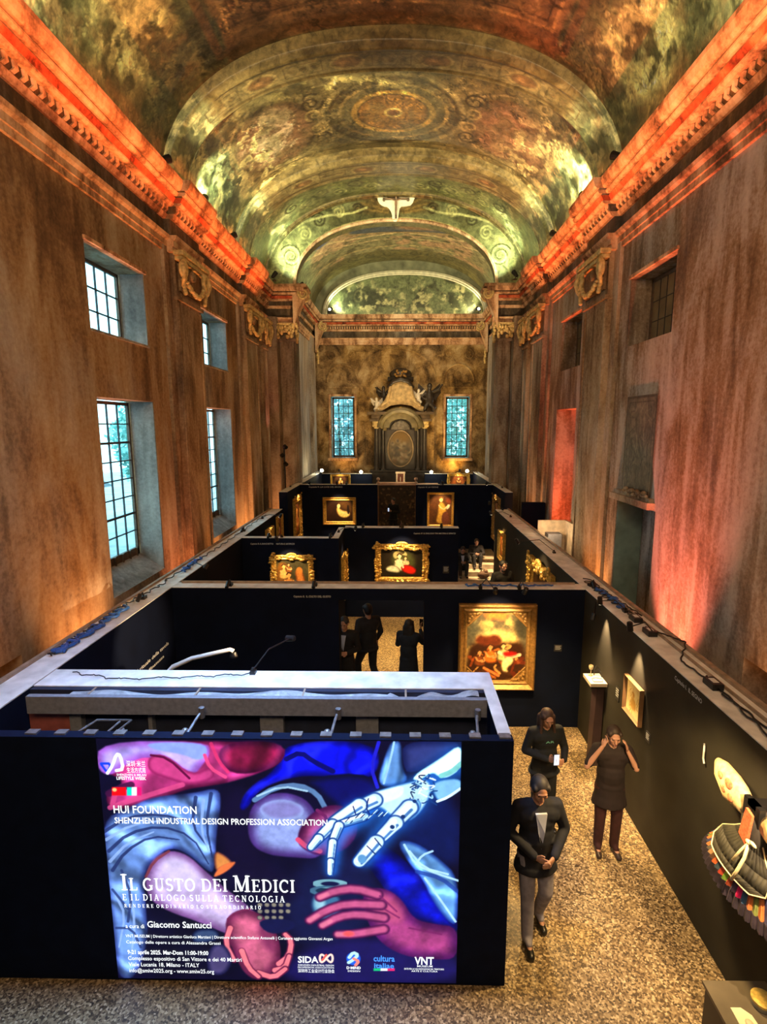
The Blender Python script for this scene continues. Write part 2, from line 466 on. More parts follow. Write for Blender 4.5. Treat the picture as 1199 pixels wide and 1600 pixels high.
class Paint:
    def __init__(s, w, h, res, col=(0, 0, 0), ox=0.0, oy=0.0):
        s.w, s.h = w, h
        s.nx = max(4, int(w / res) + 1); s.ny = max(4, int(h / res) + 1)
        s.X, s.Y = np.meshgrid(np.linspace(0, w, s.nx) + ox, np.linspace(0, h, s.ny) + oy)
        s.c = np.ones((s.ny, s.nx, 3)) * np.array(col)

    def mixm(s, m, col):
        s.c = s.c * (1 - m[..., None]) + np.array(col) * m[..., None]

    def _box(s, pts, pad):
        p = np.array(pts)
        ix = np.where((s.X[0] >= p[:, 0].min() - pad) & (s.X[0] <= p[:, 0].max() + pad))[0]
        iy = np.where((s.Y[:, 0] >= p[:, 1].min() - pad) & (s.Y[:, 0] <= p[:, 1].max() + pad))[0]
        if len(ix) == 0 or len(iy) == 0: return None
        return slice(iy[0], iy[-1] + 1), slice(ix[0], ix[-1] + 1)

    def _blend(s, sl, m, col):
        sub = s.c[sl]
        s.c[sl] = sub * (1 - m[..., None]) + np.array(col) * m[..., None]

    def poly(s, pts, col, soft=None, edge=None, ew=None, a=1.0, smooth=2, dirn=None, lit=0.0, fold=None, mott=0.0):
        """soft-edged, optionally rounded colour area; edge = colour it fades to near its outline"""
        for _ in range(smooth):
            q = []
            for k in range(len(pts)):
                p0 = pts[k]; p1 = pts[(k + 1) % len(pts)]
                q.append((p0[0] * .75 + p1[0] * .25, p0[1] * .75 + p1[1] * .25)); q.append((p0[0] * .25 + p1[0] * .75, p0[1] * .25 + p1[1] * .75))
            pts = q
        soft = soft or s.w * 0.006
        sl = s._box(pts, soft)
        if sl is None: return
        X = s.X[sl]; Y = s.Y[sl]
        d = np.full(X.shape, 1e9); ins = np.zeros(X.shape, bool)
        n = len(pts)
        for k in range(n):
            x0, y0 = pts[k]; x1, y1 = pts[(k + 1) % n]
            ex, ey = x1 - x0, y1 - y0; l2 = ex * ex + ey * ey + 1e-12
            t = np.clip(((X - x0) * ex + (Y - y0) * ey) / l2, 0, 1)
            d = np.minimum(d, (X - x0 - t * ex) ** 2 + (Y - y0 - t * ey) ** 2)
            if y0 != y1:
                c = ((y0 > Y) != (y1 > Y)) & (X < (x1 - x0) * (Y - y0) / (y1 - y0) + x0)
                ins ^= c
        d = np.sqrt(d) * np.where(ins, 1, -1)
        m = sst(-soft, soft, d) * a
        colr = np.ones(X.shape + (3,)) * np.array(col)
        if edge is not None:
            ew = ew or s.w * 0.04
            k = (1 - sst(0, ew, d))[..., None]
            colr = colr * (1 - k) + np.array(edge) * k
        if dirn is not None:
            xs = X - X.mean(); ys = Y - Y.mean()
            k = (xs * dirn[0] + ys * dirn[1]); k = k / (np.abs(k).max() + 1e-9)
            colr = colr * (1 + lit * k[..., None])
        if fold is not None:   # drapery: (angle, folds per metre, depth)
            an, fq, am = fold; wv = fbm(X * 2.2, Y * 2.2, 4, int(fq)) * 7
            u = (X * math.cos(an) + Y * math.sin(an)) * fq + wv
            w2_ = np.sin(u) * .6 + np.sin(u * 2.3 + 1) * .4
            colr = colr * (1 + am * w2_[..., None]) + np.clip(w2_ - .45, 0, 1)[..., None] * am * .35
        if mott: colr = colr * (1 + mott * (fbm(X * 9, Y * 9, 5, 3) - .5) * 2)[..., None]
        sub = s.c[sl]
        s.c[sl] = sub * (1 - m[..., None]) + colr * m[..., None]

    def ell(s, cx, cy, rx, ry, col, soft=0.15, rot=0, a=1.0):
        r = max(rx, ry) * (1 + soft)
        sl = s._box([(cx - r, cy - r), (cx + r, cy + r)], 0)
        if sl is None: return
        X = s.X[sl] - cx; Y = s.Y[sl] - cy
        c, n = math.cos(rot), math.sin(rot)
        d = np.sqrt(((X * c + Y * n) / rx) ** 2 + ((-X * n + Y * c) / ry) ** 2)
        s._blend(sl, (1 - sst(1 - soft, 1 + soft, d)) * a, col)

    def ring(s, cx, cy, rx, ry, w, col, a=1.0):
        r = max(rx, ry) + 2 * w
        sl = s._box([(cx - r, cy - r), (cx + r, cy + r)], 0)
        if sl is None: return
        X = s.X[sl] - cx; Y = s.Y[sl] - cy
        d = (np.sqrt((X / rx) ** 2 + (Y / ry) ** 2) - 1) * min(rx, ry)
        s._blend(sl, (1 - sst(w * 0.5, w, np.abs(d))) * a, col)

    def line(s, pts, w, col, a=1.0, w2=None, hard=0.5, smooth=1):
        for _ in range(smooth):
            q = [pts[0]]
            for k in range(len(pts) - 1):
                p0, p1 = pts[k], pts[k + 1]
                q.append((p0[0] * .75 + p1[0] * .25, p0[1] * .75 + p1[1] * .25)); q.append((p0[0] * .25 + p1[0] * .75, p0[1] * .25 + p1[1] * .75))
            q.append(pts[-1]); pts = q
        w2 = w if w2 is None else w2
        sl = s._box(pts, max(w, w2) * 1.2)
        if sl is None: return
        X = s.X[sl]; Y = s.Y[sl]; m = np.zeros(X.shape); n = len(pts) - 1
        for k in range(n):
            x0, y0 = pts[k]; x1, y1 = pts[k + 1]
            ex, ey = x1 - x0, y1 - y0; l2 = ex * ex + ey * ey + 1e-12
            t = np.clip(((X - x0) * ex + (Y - y0) * ey) / l2, 0, 1)
            d = np.sqrt((X - x0 - t * ex) ** 2 + (Y - y0 - t * ey) ** 2)
            ww = w + (w2 - w) * (k + t) / n
            m = np.maximum(m, 1 - sst(ww * hard, ww, d))
        s._blend(sl, m * a, col)

    def scroll(s, cx, cy, r, w, col, turns=1.6, a0=0.0, sgn=1, a=1.0):
        pts = []
        for k in range(int(14 * turns)):
            t = k / (14 * turns - 1); an = a0 + sgn * t * turns * 2 * PI; rr = r * (1 - 0.85 * t)
            pts.append((cx + rr * math.cos(an), cy + rr * math.sin(an)))
        s.line(pts, w, col, a, w * 0.6, smooth=0)

    def noise(s, amt, sc, o=5, seed=0):
        n = fbm(s.X * sc, s.Y * sc, o, seed) - 0.5
        s.c = s.c * (1 + amt * 2 * n[..., None])

    def plane(s, name, o, ux, uy, m, parent=None):
        """o = top-left corner, ux / uy = unit vectors right and down"""
        x = (s.X - s.X[0, 0])[..., None]; y = (s.Y - s.Y[0, 0])[..., None]
        P = np.array(o) + x * np.array(ux) + y * np.array(uy)
        return grid_mesh(name, P[::-1], s.c[::-1], m, parent)

# ================================================================== THE CHURCH
XL, XR, AX = -4.86, 4.44, -0.2
ZC = 10.06      # top of the nave cornice


def struct(o):
    o['kind'] = 'structure'
    return o


# ---- floor
struct(MB().box(-7, 7, -4, 30, -0.2, 0).build('floor', M_FLOOR))

# ---- side walls with window / niche openings


def wall_cells(name, xa, xb, y0, y1, z0, z1, holes, m):
    ys = sorted({y0, y1} | {h[0] for h in holes} | {h[1] for h in holes})
    zs = sorted({z0, z1} | {h[2] for h in holes} | {h[3] for h in holes})
    mb = MB()
    for i in range(len(ys) - 1):
        run = None
        for j in range(len(zs) - 1):
            cy = (ys[i] + ys[i + 1]) / 2; cz = (zs[j] + zs[j + 1]) / 2
            hole = any(h[0] < cy < h[1] and h[2] < cz < h[3] for h in holes)
            if not hole:
                if run is None: run = zs[j]
                last = zs[j + 1]
            if hole or j == len(zs) - 2:
                if run is not None:
                    mb.box(xa, xb, ys[i], ys[i + 1], run, last)
                    run = None
    return struct(mb.build(name, m))


UP = (6.70, 8.02)
LO = (2.30, 5.66)
holesL = [(8.70, 10.66, *UP), (13.45, 15.5, *UP), (8.70, 10.70, *LO), (13.5, 15.6, *LO), (4.4, 6.45, 0.0, 2.3)]
wall_cells('wall_left', XL - 0.55, XL, -4, 20.9, 0, 9.98, holesL, M_WALL)
holesR = [(9.25, 11.0, 6.72, 7.98), (13.8, 15.45, 6.68, 8.0), (9.3, 11.0, 0.0, 3.72), (13.9, 15.6, 0.0, 5.64), (4.6, 6.62, 0.0, 2.25)]
wall_cells('wall_right', XR, XR + 0.55, -4, 20.9, 0, 9.98, holesR, M_WALLR)
# masonry closing the blind niches on the right and left
struct(MB().box(XR + 0.55, XR + 0.7, 4.4, 16, 0, 8.2).build('wall_right', M_WALLR))
struct(MB().box(XL - 0.7, XL - 0.56, 4.2, 6.7, 0, 2.6).build('wall_left', M_WALL))
# outer skin of the left wall with the same lights cut out: gives the jambs their depth
struct(MB().box(-7.0, 7.0, -4.3, -4.0, 0, 14.5).build('wall_back', M_WALL))


# teal painted jamb of the right doorway
struct(MB().box(XR + 0.02, XR + 0.54, 10.975, 10.995, 0, 3.71).build('trim_1', M_TEAL))


# ---- glazed windows
def glazed(name, n, axis, p, a0, a1, z0, z1, nc, nr, rail=0.0, thick=0.05, glass=M_GLASS, bar=0.022, heavy=None, fr=0.06):
    """window lying in plane x=p (axis 'x') or y=p (axis 'y')"""
    def put(mb, u0, u1, w0, w1, t0, t1):
        if axis == 'x': mb.box(p + t0, p + t1, u0, u1, w0, w1)
        else: mb.box(u0, u1, p + t0, p + t1, w0, w1)
    f = MB()
    for (u0, u1, w0, w1) in [(a0, a0 + fr, z0, z1), (a1 - fr, a1, z0, z1), (a0, a1, z1 - fr, z1), (a0, a1, z0, z0 + fr)]:
        put(f, u0, u1, w0, w1, -thick / 2, thick / 2)
    if rail:
        put(f, a0, a1, z0, z0 + rail, -thick / 2, thick / 2)
        k = 7
        for i in range(k):
            u = a0 + (a1 - a0) * (i + .5) / k
            put(f, u - 0.02, u + 0.02, z0, z0 + rail, thick / 2, thick / 2 + 0.03)
    o = struct(f.build('window_%d' % n, M_WOOD))
    g = MB(); zb = z0 + max(rail, fr)
    for i in range(1, nc):
        u = a0 + fr + (a1 - a0 - 2 * fr) * i / nc
        put(g, u - bar / 2, u + bar / 2, zb, z1 - fr, -0.015, 0.015)
    for j in range(1, nr):
        w = zb + (z1 - fr - zb) * j / nr
        bb = bar * (1.9 if heavy and j in heavy else 1)
        put(g, a0 + fr, a1 - fr, w - bb / 2, w + bb / 2, -0.016, 0.016)
    g.build('glazing_bars', M_IRON, o)
    q = MB(); put(q, a0 + fr * .5, a1 - fr * .5, zb, z1 - fr * .5, -0.004, 0.0)
    q.build('pane', glass, o)
    return o


glazed('window', 1, 'x', XL - 0.50, 8.72, 10.62, 6.72, 8.0, 5, 3)
glazed('window', 2, 'x', XL - 0.50, 13.47, 15.46, 6.72, 8.0, 5, 3)
glazed('window', 3, 'x', XL - 0.50, 8.72, 10.66, 2.32, 5.64, 5, 8, rail=0.45, heavy=(2, 6))
glazed('window', 4, 'x', XL - 0.50, 13.52, 15.56, 2.32, 5.64, 5, 8, rail=0.45, heavy=(2, 6))
# blind leaded casements on the right, boarded behind
M_BOARD = mat('leaded_blind_glass', (0.20, 0.15, 0.07), 0.35, var=0.3, vscale=4)
glazed('window', 5, 'x', XR + 0.42, 9.27, 10.98, 6.74, 7.96, 6, 3, glass=M_BOARD, bar=0.014)
glazed('window', 6, 'x', XR + 0.42, 13.82, 15.43, 6.70, 7.98, 6, 3, glass=M_BOARD, bar=0.014)
# sloping sills of the two tall windows
for (a, b_) in ((8.71, 10.69), (13.51, 15.59)):
    mb = MB(); mb.prism([(XL - 0.47, 2.30), (XL + 0.0, 2.30), (XL - 0.47, 2.62)], a, b_)
    struct(mb.build('trim_2', M_REVEAL))
for (a, b_, z) in ((8.7, 10.66, 6.7), (13.45, 15.5, 6.7)):
    struct(MB().box(XL - 0.5, XL + 0.02, a, b_, z - 0.03, z + 0.012).build('trim_3', M_REVEAL))
# grey distempered far jambs of the left windows
for (y, z0, z1) in ((10.645, 6.715, 8.015), (15.485, 6.715, 8.015), (10.685, 2.31, 5.655), (15.585, 2.31, 5.655)):
    struct(MB().box(XL - 0.46, XL - 0.01, y, y + 0.012, z0, z1).build('trim_4', M_REVEAL))
# projecting stone lintels over the openings
for (s, y0, y1, z) in ((1, 8.68, 10.7, 8.02), (1, 13.43, 15.54, 8.02), (-1, 9.2, 11.03, 7.98), (-1, 13.78, 15.5, 8.0)):
    x = XL if s > 0 else XR
    struct(MB().box(min(x, x + s * 0.04), max(x, x + s * 0.04), y0, y1, z, z + 0.06).build('trim_5', M_COR))


# ---- relief panel, little pediment shelf over the right doorway
p = Paint(1.25, 1.85, 0.02, C(104, 96, 82))
p.noise(0.35, 3.0); rs = np.random.RandomState(3)
for k in range(60):
    x, y = rs.rand() * 1.15 + .05, rs.rand() * 1.6 + .1
    p.line([(x, y), (x + rs.randn() * .12, y + rs.randn() * .2), (x + rs.randn() * .2, y + rs.randn() * .3)], 0.018, C(138, 130, 108) if k % 2 else C(58, 50, 42), 0.7)
for t in (0.03, 0.12):
    p.line([(t, t), (1.25 - t, t), (1.25 - t, 1.85 - t), (t, 1.85 - t), (t, t)], 0.018, C(60, 48, 38), 0.9, smooth=0)
struct(p.plane('trim_6', (XR - 0.02, 10.75, 5.75), (0, -1, 0), (0, 0, -1), M_FRESCO))
mb = MB().box(XR - 0.14, XR + 0.0, 9.35, 11.05, 3.74, 3.86)
mb.box(XR - 0.08, XR, 9.4, 11.0, 3.86, 3.93)
for k in range(14):
    mb.ell((XR - 0.07, 10.5 - k * 0.07, 3.95 + 0.05 * math.sin(k * 1.7)), (0.05, 0.06, 0.045))
struct(mb.build('trim_7', M_PIL))


# ---- pilasters
PILS = [(11.75, 13.1), (16.75, 18.1), (18.75, 19.35)]


def pil_shaft(s, y0, y1):
    x = XL if s > 0 else XR
    mb = MB(); w = y1 - y0

    def bx(d, a, b_, z0, z1):
        mb.box(min(x, x + s * d), max(x, x + s * d), a, b_, z0, z1)
    bx(0.07, y0 - 0.28, y1 + 0.28 if y1 < 18.5 else y1 + 0.1, 0, 8.85)
    bx(0.17, y0, y1, 0, 8.9)
    bx(0.20, y0 + 0.02, y0 + 0.10, 1.2, 7.75); bx(0.20, y1 - 0.10, y1 - 0.02, 1.2, 7.75)
    bx(0.235, y0 - 0.03, y1 + 0.03, 7.80, 7.87)
    bx(0.24, y0 - 0.04, y1 + 0.04, 0, 0.5)
    return struct(mb.build('trim_8', M_PIL))


for s in (1, -1):
    for (a, b_) in PILS: pil_shaft(s, a, b_)


def spiral(c, r, turns, ax_u, ax_v, n=26, sg=1):
    out = []
    for k in range(n):
        t = k / (n - 1); an = sg * t * turns * 2 * PI + PI / 2; rr = r * (1 - 0.8 * t)
        out.append(Vector(c) + Vector(ax_u) * rr * math.cos(an) + Vector(ax_v) * rr * math.sin(an))
    return out


def capital(label, s, y0, y1, small=False):
    x = XL if s > 0 else XR
    yc = (y0 + y1) / 2; hw = (y1 - y0) / 2 + 0.05
    t = thing('pilaster_capital', label, 'capital', (x + s * 0.18, yc, 8.0))
    mb = MB()
    mb.box(min(0, s * 0.22), max(0, s * 0.22), -hw - 0.05, hw + 0.05, 0.66, 0.76)
    mb.box(min(0, s * 0.17), max(0, s * 0.17), -hw, hw, 0.58, 0.66)
    mb.build('abacus', M_GILT, t, bevel=0.015)
    for q in (-1, 1):
        v = MB(); c = (s * 0.15, q * hw * 0.92, 0.42)
        v.tube(spiral(c, 0.19, 2.0, (0, 1, 0), (0, 0, 1), sg=q), [0.055 - 0.0013 * k for k in range(26)], 6)
        v.tube([(s * 0.12, q * hw * 0.6, 0.6), (s * 0.17, q * hw * 0.95, 0.58), (s * 0.2, q * (hw + .06), 0.42), (s * 0.17, q * (hw * .95), 0.22), (s * 0.1, q * hw * 0.86, 0.08)], [0.05, 0.06, 0.06, 0.05, 0.02], 6)
        for k in range(5):
            v.ell((s * 0.14, q * (hw * 0.9 - 0.02 * k), 0.2 - 0.06 * k), (0.05, 0.05, 0.05))
        v.build('volute', M_GILT, t, smooth=True)
    g = MB()
    for k in range(17):
        u = k / 16.0; yy = (u - 0.5) * 1.7 * hw; zz = 0.34 - 0.34 * (1 - (2 * u - 1) ** 2)
        g.ell((s * (0.12 + 0.06 * math.sin(u * PI)), yy, zz), (0.055, 0.055, 0.05 + 0.02 * math.sin(k * 2.1)), nu=7, nv=5)
    g.build('garland', M_GILT, t, smooth=True)
    m = MB(); m.ell((s * 0.1, 0, 0.42), (0.07, 0.1, 0.12)); m.box(min(0, s * 0.06), max(0, s * 0.06), -hw * .8, hw * .8, 0.0, 0.55)
    m.build('bell', M_PIL, t)
    return t


capital('gilded scroll capital with garland, nearest on the left nave wall', 1, *PILS[0])
capital('gilded scroll capital with garland, second along the left nave wall', 1, *PILS[1])
capital('small gilded capital beside the chancel pier on the left wall', 1, *PILS[2])
capital('gilded scroll capital with garland, nearest on the right nave wall', -1, *PILS[0])
capital('gilded scroll capital with garland, second along the right nave wall', -1, *PILS[1])
capital('small gilded capital beside the chancel pier on the right wall', -1, *PILS[2])

# ---- entablature: architrave, frieze and the big red-lit cornice
ARCH = [(0, 8.72), (0.05, 8.72), (0.05, 8.82), (0.08, 8.82), (0.08, 8.93), (0.13, 8.97), (0.15, 9.03), (0.0, 9.03)]
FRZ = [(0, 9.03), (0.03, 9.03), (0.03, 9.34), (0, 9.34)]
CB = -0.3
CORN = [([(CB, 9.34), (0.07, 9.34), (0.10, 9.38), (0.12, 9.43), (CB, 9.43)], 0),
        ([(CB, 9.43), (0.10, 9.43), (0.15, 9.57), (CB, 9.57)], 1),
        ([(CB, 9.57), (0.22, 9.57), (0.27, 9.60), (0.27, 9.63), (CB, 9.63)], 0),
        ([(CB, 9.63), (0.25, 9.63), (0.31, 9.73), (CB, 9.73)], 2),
        ([(CB, 9.73), (0.29, 9.73), (0.29, 9.76), (CB, 9.76)], 1),  # dark grooves: their shade between the mouldings is put into the material
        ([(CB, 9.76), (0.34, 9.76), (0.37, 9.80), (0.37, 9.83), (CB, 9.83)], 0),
        ([(CB, 9.83), (0.35, 9.83), (0.35, 9.86), (CB, 9.86)], 1),  # groove shade by dark material again
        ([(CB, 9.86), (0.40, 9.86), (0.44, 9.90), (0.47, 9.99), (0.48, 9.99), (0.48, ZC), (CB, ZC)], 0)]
M_REDB = plaster('red_band_paint', [(0.38, (0.10, 0.02, 0.01)), (0.46, (0.38, 0.07, 0.03)), (0.54, (0.52, 0.12, 0.05)), (0.64, (0.66, 0.30, 0.14))], streak=0.1, scale=2.0, grey=0.0)
MCOR = [M_COR, M_FRIEZE, M_REDB]


def sweep_y(mb, prof, x, s, y0, y1, off=0.0, mi=0):
    pts = [((x + s * (d + (off if d > 0 else 0))), z) for d, z in prof]
    mb.prism(pts if s < 0 else pts[::-1], y0, y1, mi)


def entab(s, segs, x, y0, y1):
    mb = MB(); cur = y0
    runs = []
    for a, b_ in segs:
        runs.append((cur, a - 0.12, 0.0)); runs.append((a - 0.12, b_ + 0.12, 0.15)); cur = b_ + 0.12
    runs.append((cur, y1, 0.0))
    for a, b_, off in runs:
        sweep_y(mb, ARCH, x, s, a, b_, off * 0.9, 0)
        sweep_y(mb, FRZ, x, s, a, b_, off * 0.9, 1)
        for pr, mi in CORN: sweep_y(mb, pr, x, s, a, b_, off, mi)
        # carved leaf course
        n = max(1, int((b_ - a) / 0.17))
        for k in range(n):
            yy = a + (k + 0.5) * (b_ - a) / n
            for sg in (0, 1):   # a chevron leaf: two slanting bars
                z0, z1 = (9.435, 9.50) if sg == 0 else (9.56, 9.50)
                d0, d1 = (0.10, 0.125) if sg == 0 else (0.148, 0.125)
                xa, xb = x + s * (d0 + off), x + s * (d1 + off); e = s * 0.035
                v = [(xa, yy - .06, z0), (xa, yy + .005, z0), (xb, yy + .06, z1), (xb, yy - .01, z1)]
                v += [(p_[0] + e, p_[1], p_[2]) for p_ in v]
                mb.add(v, [(0, 1, 2, 3), (7, 6, 5, 4), (0, 4, 5, 1), (1, 5, 6, 2), (2, 6, 7, 3), (3, 7, 4, 0)])
    return mb


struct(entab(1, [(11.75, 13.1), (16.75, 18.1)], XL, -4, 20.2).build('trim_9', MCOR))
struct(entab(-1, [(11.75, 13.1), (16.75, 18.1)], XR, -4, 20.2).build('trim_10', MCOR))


# ---- vaults
def arc_pts(a, b_, z0, N, xc=AX, n=2.2):
    t = np.linspace(0, PI, 4000)
    x = -a * np.sign(np.cos(t)) * np.abs(np.cos(t)) ** (2 / n)
    z = b_ * np.abs(np.sin(t)) ** (2 / n)
    s = np.concatenate([[0], np.cumsum(np.hypot(np.diff(x), np.diff(z)))])
    q = np.linspace(0, s[-1], N)
    return np.interp(q, s, x) + xc, np.interp(q, s, z) + z0, s[-1]


def bsc(y):
    return 0.905 + 0.095 * np.clip((y - 16.0) / 4.3, 0, 1)


def vault_mesh(name, paint, a, b_, z0, xc=AX):
    x, z, L = arc_pts(a, b_, z0, paint.nx, xc)
    P = np.zeros((paint.ny, paint.nx, 3))
    P[..., 0] = x[None]; P[..., 1] = paint.Y; P[..., 2] = VZ + (z[None] - VZ) * bsc(paint.Y)
    return struct(grid_mesh(name, P, paint.c, M_FRESCO))


VA, VB, VZ = 4.66, 3.15, 10.02
_, _, VL = arc_pts(VA, VB, VZ, 50)
HL = VL / 2
v = Paint(VL, 15.4, 0.032, C(104, 92, 62), ox=-HL, oy=5.0)
S, Yv = v.X, v.Y
AS = np.abs(S)
n1 = fbm(S * 0.9, Yv * 0.9, 6, 1); n2 = fbm(S * 3.2, Yv * 3.2, 5, 2); n3 = fbm(S * 1.7 + 4 * n1, Yv * 1.7 + 4 * n2, 5, 3)
ridge = 1 - np.abs(2 * n3 - 1) * 5
ridge = np.clip(ridge, 0, 1)
# near bay
near = 1 - sst(11.7, 11.8, Yv)
v.mixm(near, C(128, 88, 56))
v.mixm(near * sst(0.5, 0.62, n1), C(92, 58, 38))
v.mixm(near * ridge * 0.55 * (1 - sst(3.0, 3.1, AS)), C(158, 116, 76))
out_ = sst(3.3, 3.42, AS + 0.15 * np.sin(Yv * 1.3))
v.mixm(near * out_, C(78, 80, 56))
v.mixm(near * out_ * sst(0.42, 0.6, n2), C(40, 42, 28))
v.mixm(near * out_ * ridge * 0.6, C(118, 112, 74))
for sg in (-1, 1):
    v.line([(sg * 3.05, 4), (sg * 3.05, 11.15), (0, 11.2)], 0.05, C(176, 128, 80), 0.9, smooth=0)
    v.line([(sg * 2.9, 4), (sg * 2.9, 11.0), (0, 11.05)], 0.03, C(70, 44, 28), 0.9, smooth=0)
    v.line([(sg * 3.4, 4), (sg * 3.4, 11.5), (0, 11.5)], 0.12, C(110, 72, 46), 0.8, smooth=0)
    for (cx, cy, r) in ((2.15, 10.2, 0.40), (2.1, 7.6, 0.4)):
        v.ell(sg * cx, cy, r * 1.1, r * 0.85, C(150, 122, 88), 0.1)
        v.ring(sg * cx, cy, r * 1.35, r * 1.1, 0.05, C(176, 132, 86)); v.ring(sg * cx, cy, r * 1.65, r * 1.35, 0.03, C(70, 46, 30))
        for k in range(8):
            an = k * PI / 4 + .3
            v.scroll(sg * cx + 0.85 * math.cos(an), cy + 0.7 * math.sin(an), 0.26, 0.045, C(166, 122, 78) if k % 2 else C(74, 48, 30), 1.3, an, sg)
    for k in range(9):
        v.scroll(sg * (0.3 + 0.3 * (k % 3)), 10.6 - 0.28 * k, 0.2, 0.04, C(150, 104, 66), 1.4, k, sg)
    # pale figure near the springing, with the floodlight splash painted into its colour
    m = np.exp(-(((S - sg * 4.65) / 0.85) ** 2 + ((Yv - 10.0 - 0.2 * sg) / 1.15) ** 2) * 1.6) * sst(0.36, 0.56, n2 + 0.35 * (n3 - .5))
    v.mixm(np.clip(m * 2.4, 0, 1), C(236, 226, 150))
    m2 = np.exp(-(((S - sg * 4.5) / 0.35) ** 2 + ((Yv - 10.3) / 0.4) ** 2) * 2.5) * sst(0.5, 0.6, n3)
    v.mixm(np.clip(m2 * 1.4, 0, 1), C(90, 92, 66))
# second bay
bay2 = sst(12.6, 12.7, Yv) * (1 - sst(16.5, 16.6, Yv))
v.mixm(bay2, C(112, 96, 60)); v.mixm(bay2 * sst(.5, .65, n1), C(84, 70, 40)); v.mixm(bay2 * ridge * 0.3, C(140, 122, 78))
sid = sst(4.05, 4.3, AS + 0.5 * (n2 - .5))
v.mixm(bay2 * sid, C(118, 128, 92)); v.mixm(bay2 * sid * sst(0.52, 0.62, n2), C(216, 212, 150)); v.mixm(bay2 * sid * (1 - sst(0.36, 0.46, n2)), C(56, 62, 40))
cy = 14.75
for r, w, c in ((1.75, .07, (150, 130, 84)), (1.6, .05, (70, 54, 30)), (1.35, .06, (156, 128, 76)), (0.98, .08, (186, 142, 70)), (0.86, .03, (80, 50, 20))):
    v.ring(0, cy, r, r * 0.86, w, C(*c))
v.ell(0, cy, 0.86, 0.74, C(140, 98, 48), 0.05)
for k in range(24):
    an = k * PI / 12
    v.line([(0.25 * math.cos(an), cy + 0.22 * math.sin(an)), (0.72 * math.cos(an + .12), cy + 0.6 * math.sin(an + .12))], 0.035, C(176, 128, 58), 0.5, 0.05)
    v.scroll(1.48 * math.cos(an), cy + 1.26 * math.sin(an), 0.13, 0.035, C(80, 60, 34), 1.2, an)
v.ring(0, cy, .2, .17, .04, C(226, 190, 110)); v.ell(0, cy, .1, .09, C(120, 70, 30))
for sg in (-1, 1):
    v.poly([(sg * 2.1, cy - .9), (sg * 2.9, cy - 1.35), (sg * 3.9, cy - 1.1), (sg * 4.35, cy), (sg * 3.9, cy + 1.1), (sg * 2.9, cy + 1.35), (sg * 2.1, cy + .9), (sg * 1.95, cy)], C(132, 98, 70), .03, C(92, 70, 46), .25)
    m = np.clip(1 - ((S - sg * 3.15) / 1.1) ** 2 - ((Yv - cy) / 1.25) ** 2, 0, 1) * sst(0.42, 0.58, n3)
    v.mixm(np.clip(m * 1.6, 0, 1), C(204, 176, 142) if sg < 0 else C(150, 112, 82))
    m = np.clip(1 - ((S - sg * 3.3) / .8) ** 2 - ((Yv - cy) / .8) ** 2, 0, 1) * sst(0.5, 0.6, n2)
    v.mixm(np.clip(m * 1.6, 0, .8), C(96, 66, 48))
    v.line([(sg * 2.0, cy - 1.0), (sg * 2.9, cy - 1.5), (sg * 4.0, cy - 1.2), (sg * 4.5, cy), (sg * 4.0, cy + 1.2), (sg * 2.9, cy + 1.5), (sg * 2.0, cy + 1.0), (sg * 1.8, cy), (sg * 2.0, cy - 1.0)], .05, C(150, 128, 86), .8)
    for k in range(10):
        an = k * PI / 5
        v.scroll(sg * 3.1 + 1.42 * math.cos(an), cy + 1.6 * math.sin(an), 0.2, 0.04, C(70, 54, 32) if k % 2 else C(158, 136, 90), 1.4, an, sg)
    for q in (-1, 1):
        v.scroll(sg * 1.95, cy + q * 0.75, 0.3, 0.05, C(66, 50, 30), 1.6, 0, sg * q); v.scroll(sg * 1.95, cy + q * 0.3, 0.24, 0.05, C(160, 136, 86), 1.4, 2, sg * q)
    v.line([(sg * 4.25, 13.1), (sg * 4.2, 16.8)], 0.05, C(150, 130, 88), 0.9); v.line([(sg * 1.7, 12.95), (sg * 4.1, 12.95)], 0.05, C(160, 140, 90), 0.9)
m = np.exp(-(((S + 1.7) / 1.5) ** 2 + ((Yv - 13.35 - .12 * (S + 1.7)) / .22) ** 2)) * sst(.45, .55, n2)  # pale flecks: lamp glints painted into the fresco colour
v.mixm(np.clip(m * 1.8, 0, 1), C(226, 206, 128))
m = np.exp(-(((AS - 3.9) / .8) ** 2 + ((Yv - 15.3) / 1.5) ** 2)) * sst(.50, .58, n3 * .5 + n2 * .5)  # pale mottles at the sides, more lamp highlights painted in
v.mixm(np.clip(m * 1.6, 0, .95) * bay2, C(226, 212, 146))
for yy in (13.0, 16.2): v.line([(-4.2, yy), (4.2, yy)], 0.035, C(66, 54, 30), 0.9, smooth=0)
# third bay
bay3 = sst(17.5, 17.6, Yv)
v.mixm(bay3, C(86, 84, 48)); v.mixm(bay3 * ridge * .5, C(126, 120, 74)); v.mixm(bay3 * sst(2.6, 4.2, AS), C(120, 130, 92))
v.mixm(bay3 * sst(3.4, 4.0, AS) * sst(.5, .6, n2), C(210, 206, 150))
for sg in (-1, 1):
    for k in range(6): v.scroll(sg * (0.8 + 0.55 * k), 19.2 + 0.2 * (-1) ** k, 0.3, 0.06, C(52, 46, 26) if k % 2 else C(140, 132, 84), 1.5, k, sg)
n5 = fbm(S * 2.6 + 3 * n1, Yv * 2.6 + 3 * n2, 4, 21)
veins = 1 - sst(0.0, 0.035, np.abs(n5 - .5))
v.c = v.c * (1 - 0.5 * (veins * sst(.42, .55, n1))[..., None])
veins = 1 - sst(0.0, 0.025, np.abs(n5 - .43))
v.c = v.c * (1 + 0.45 * (veins * sst(.42, .55, n3))[..., None])
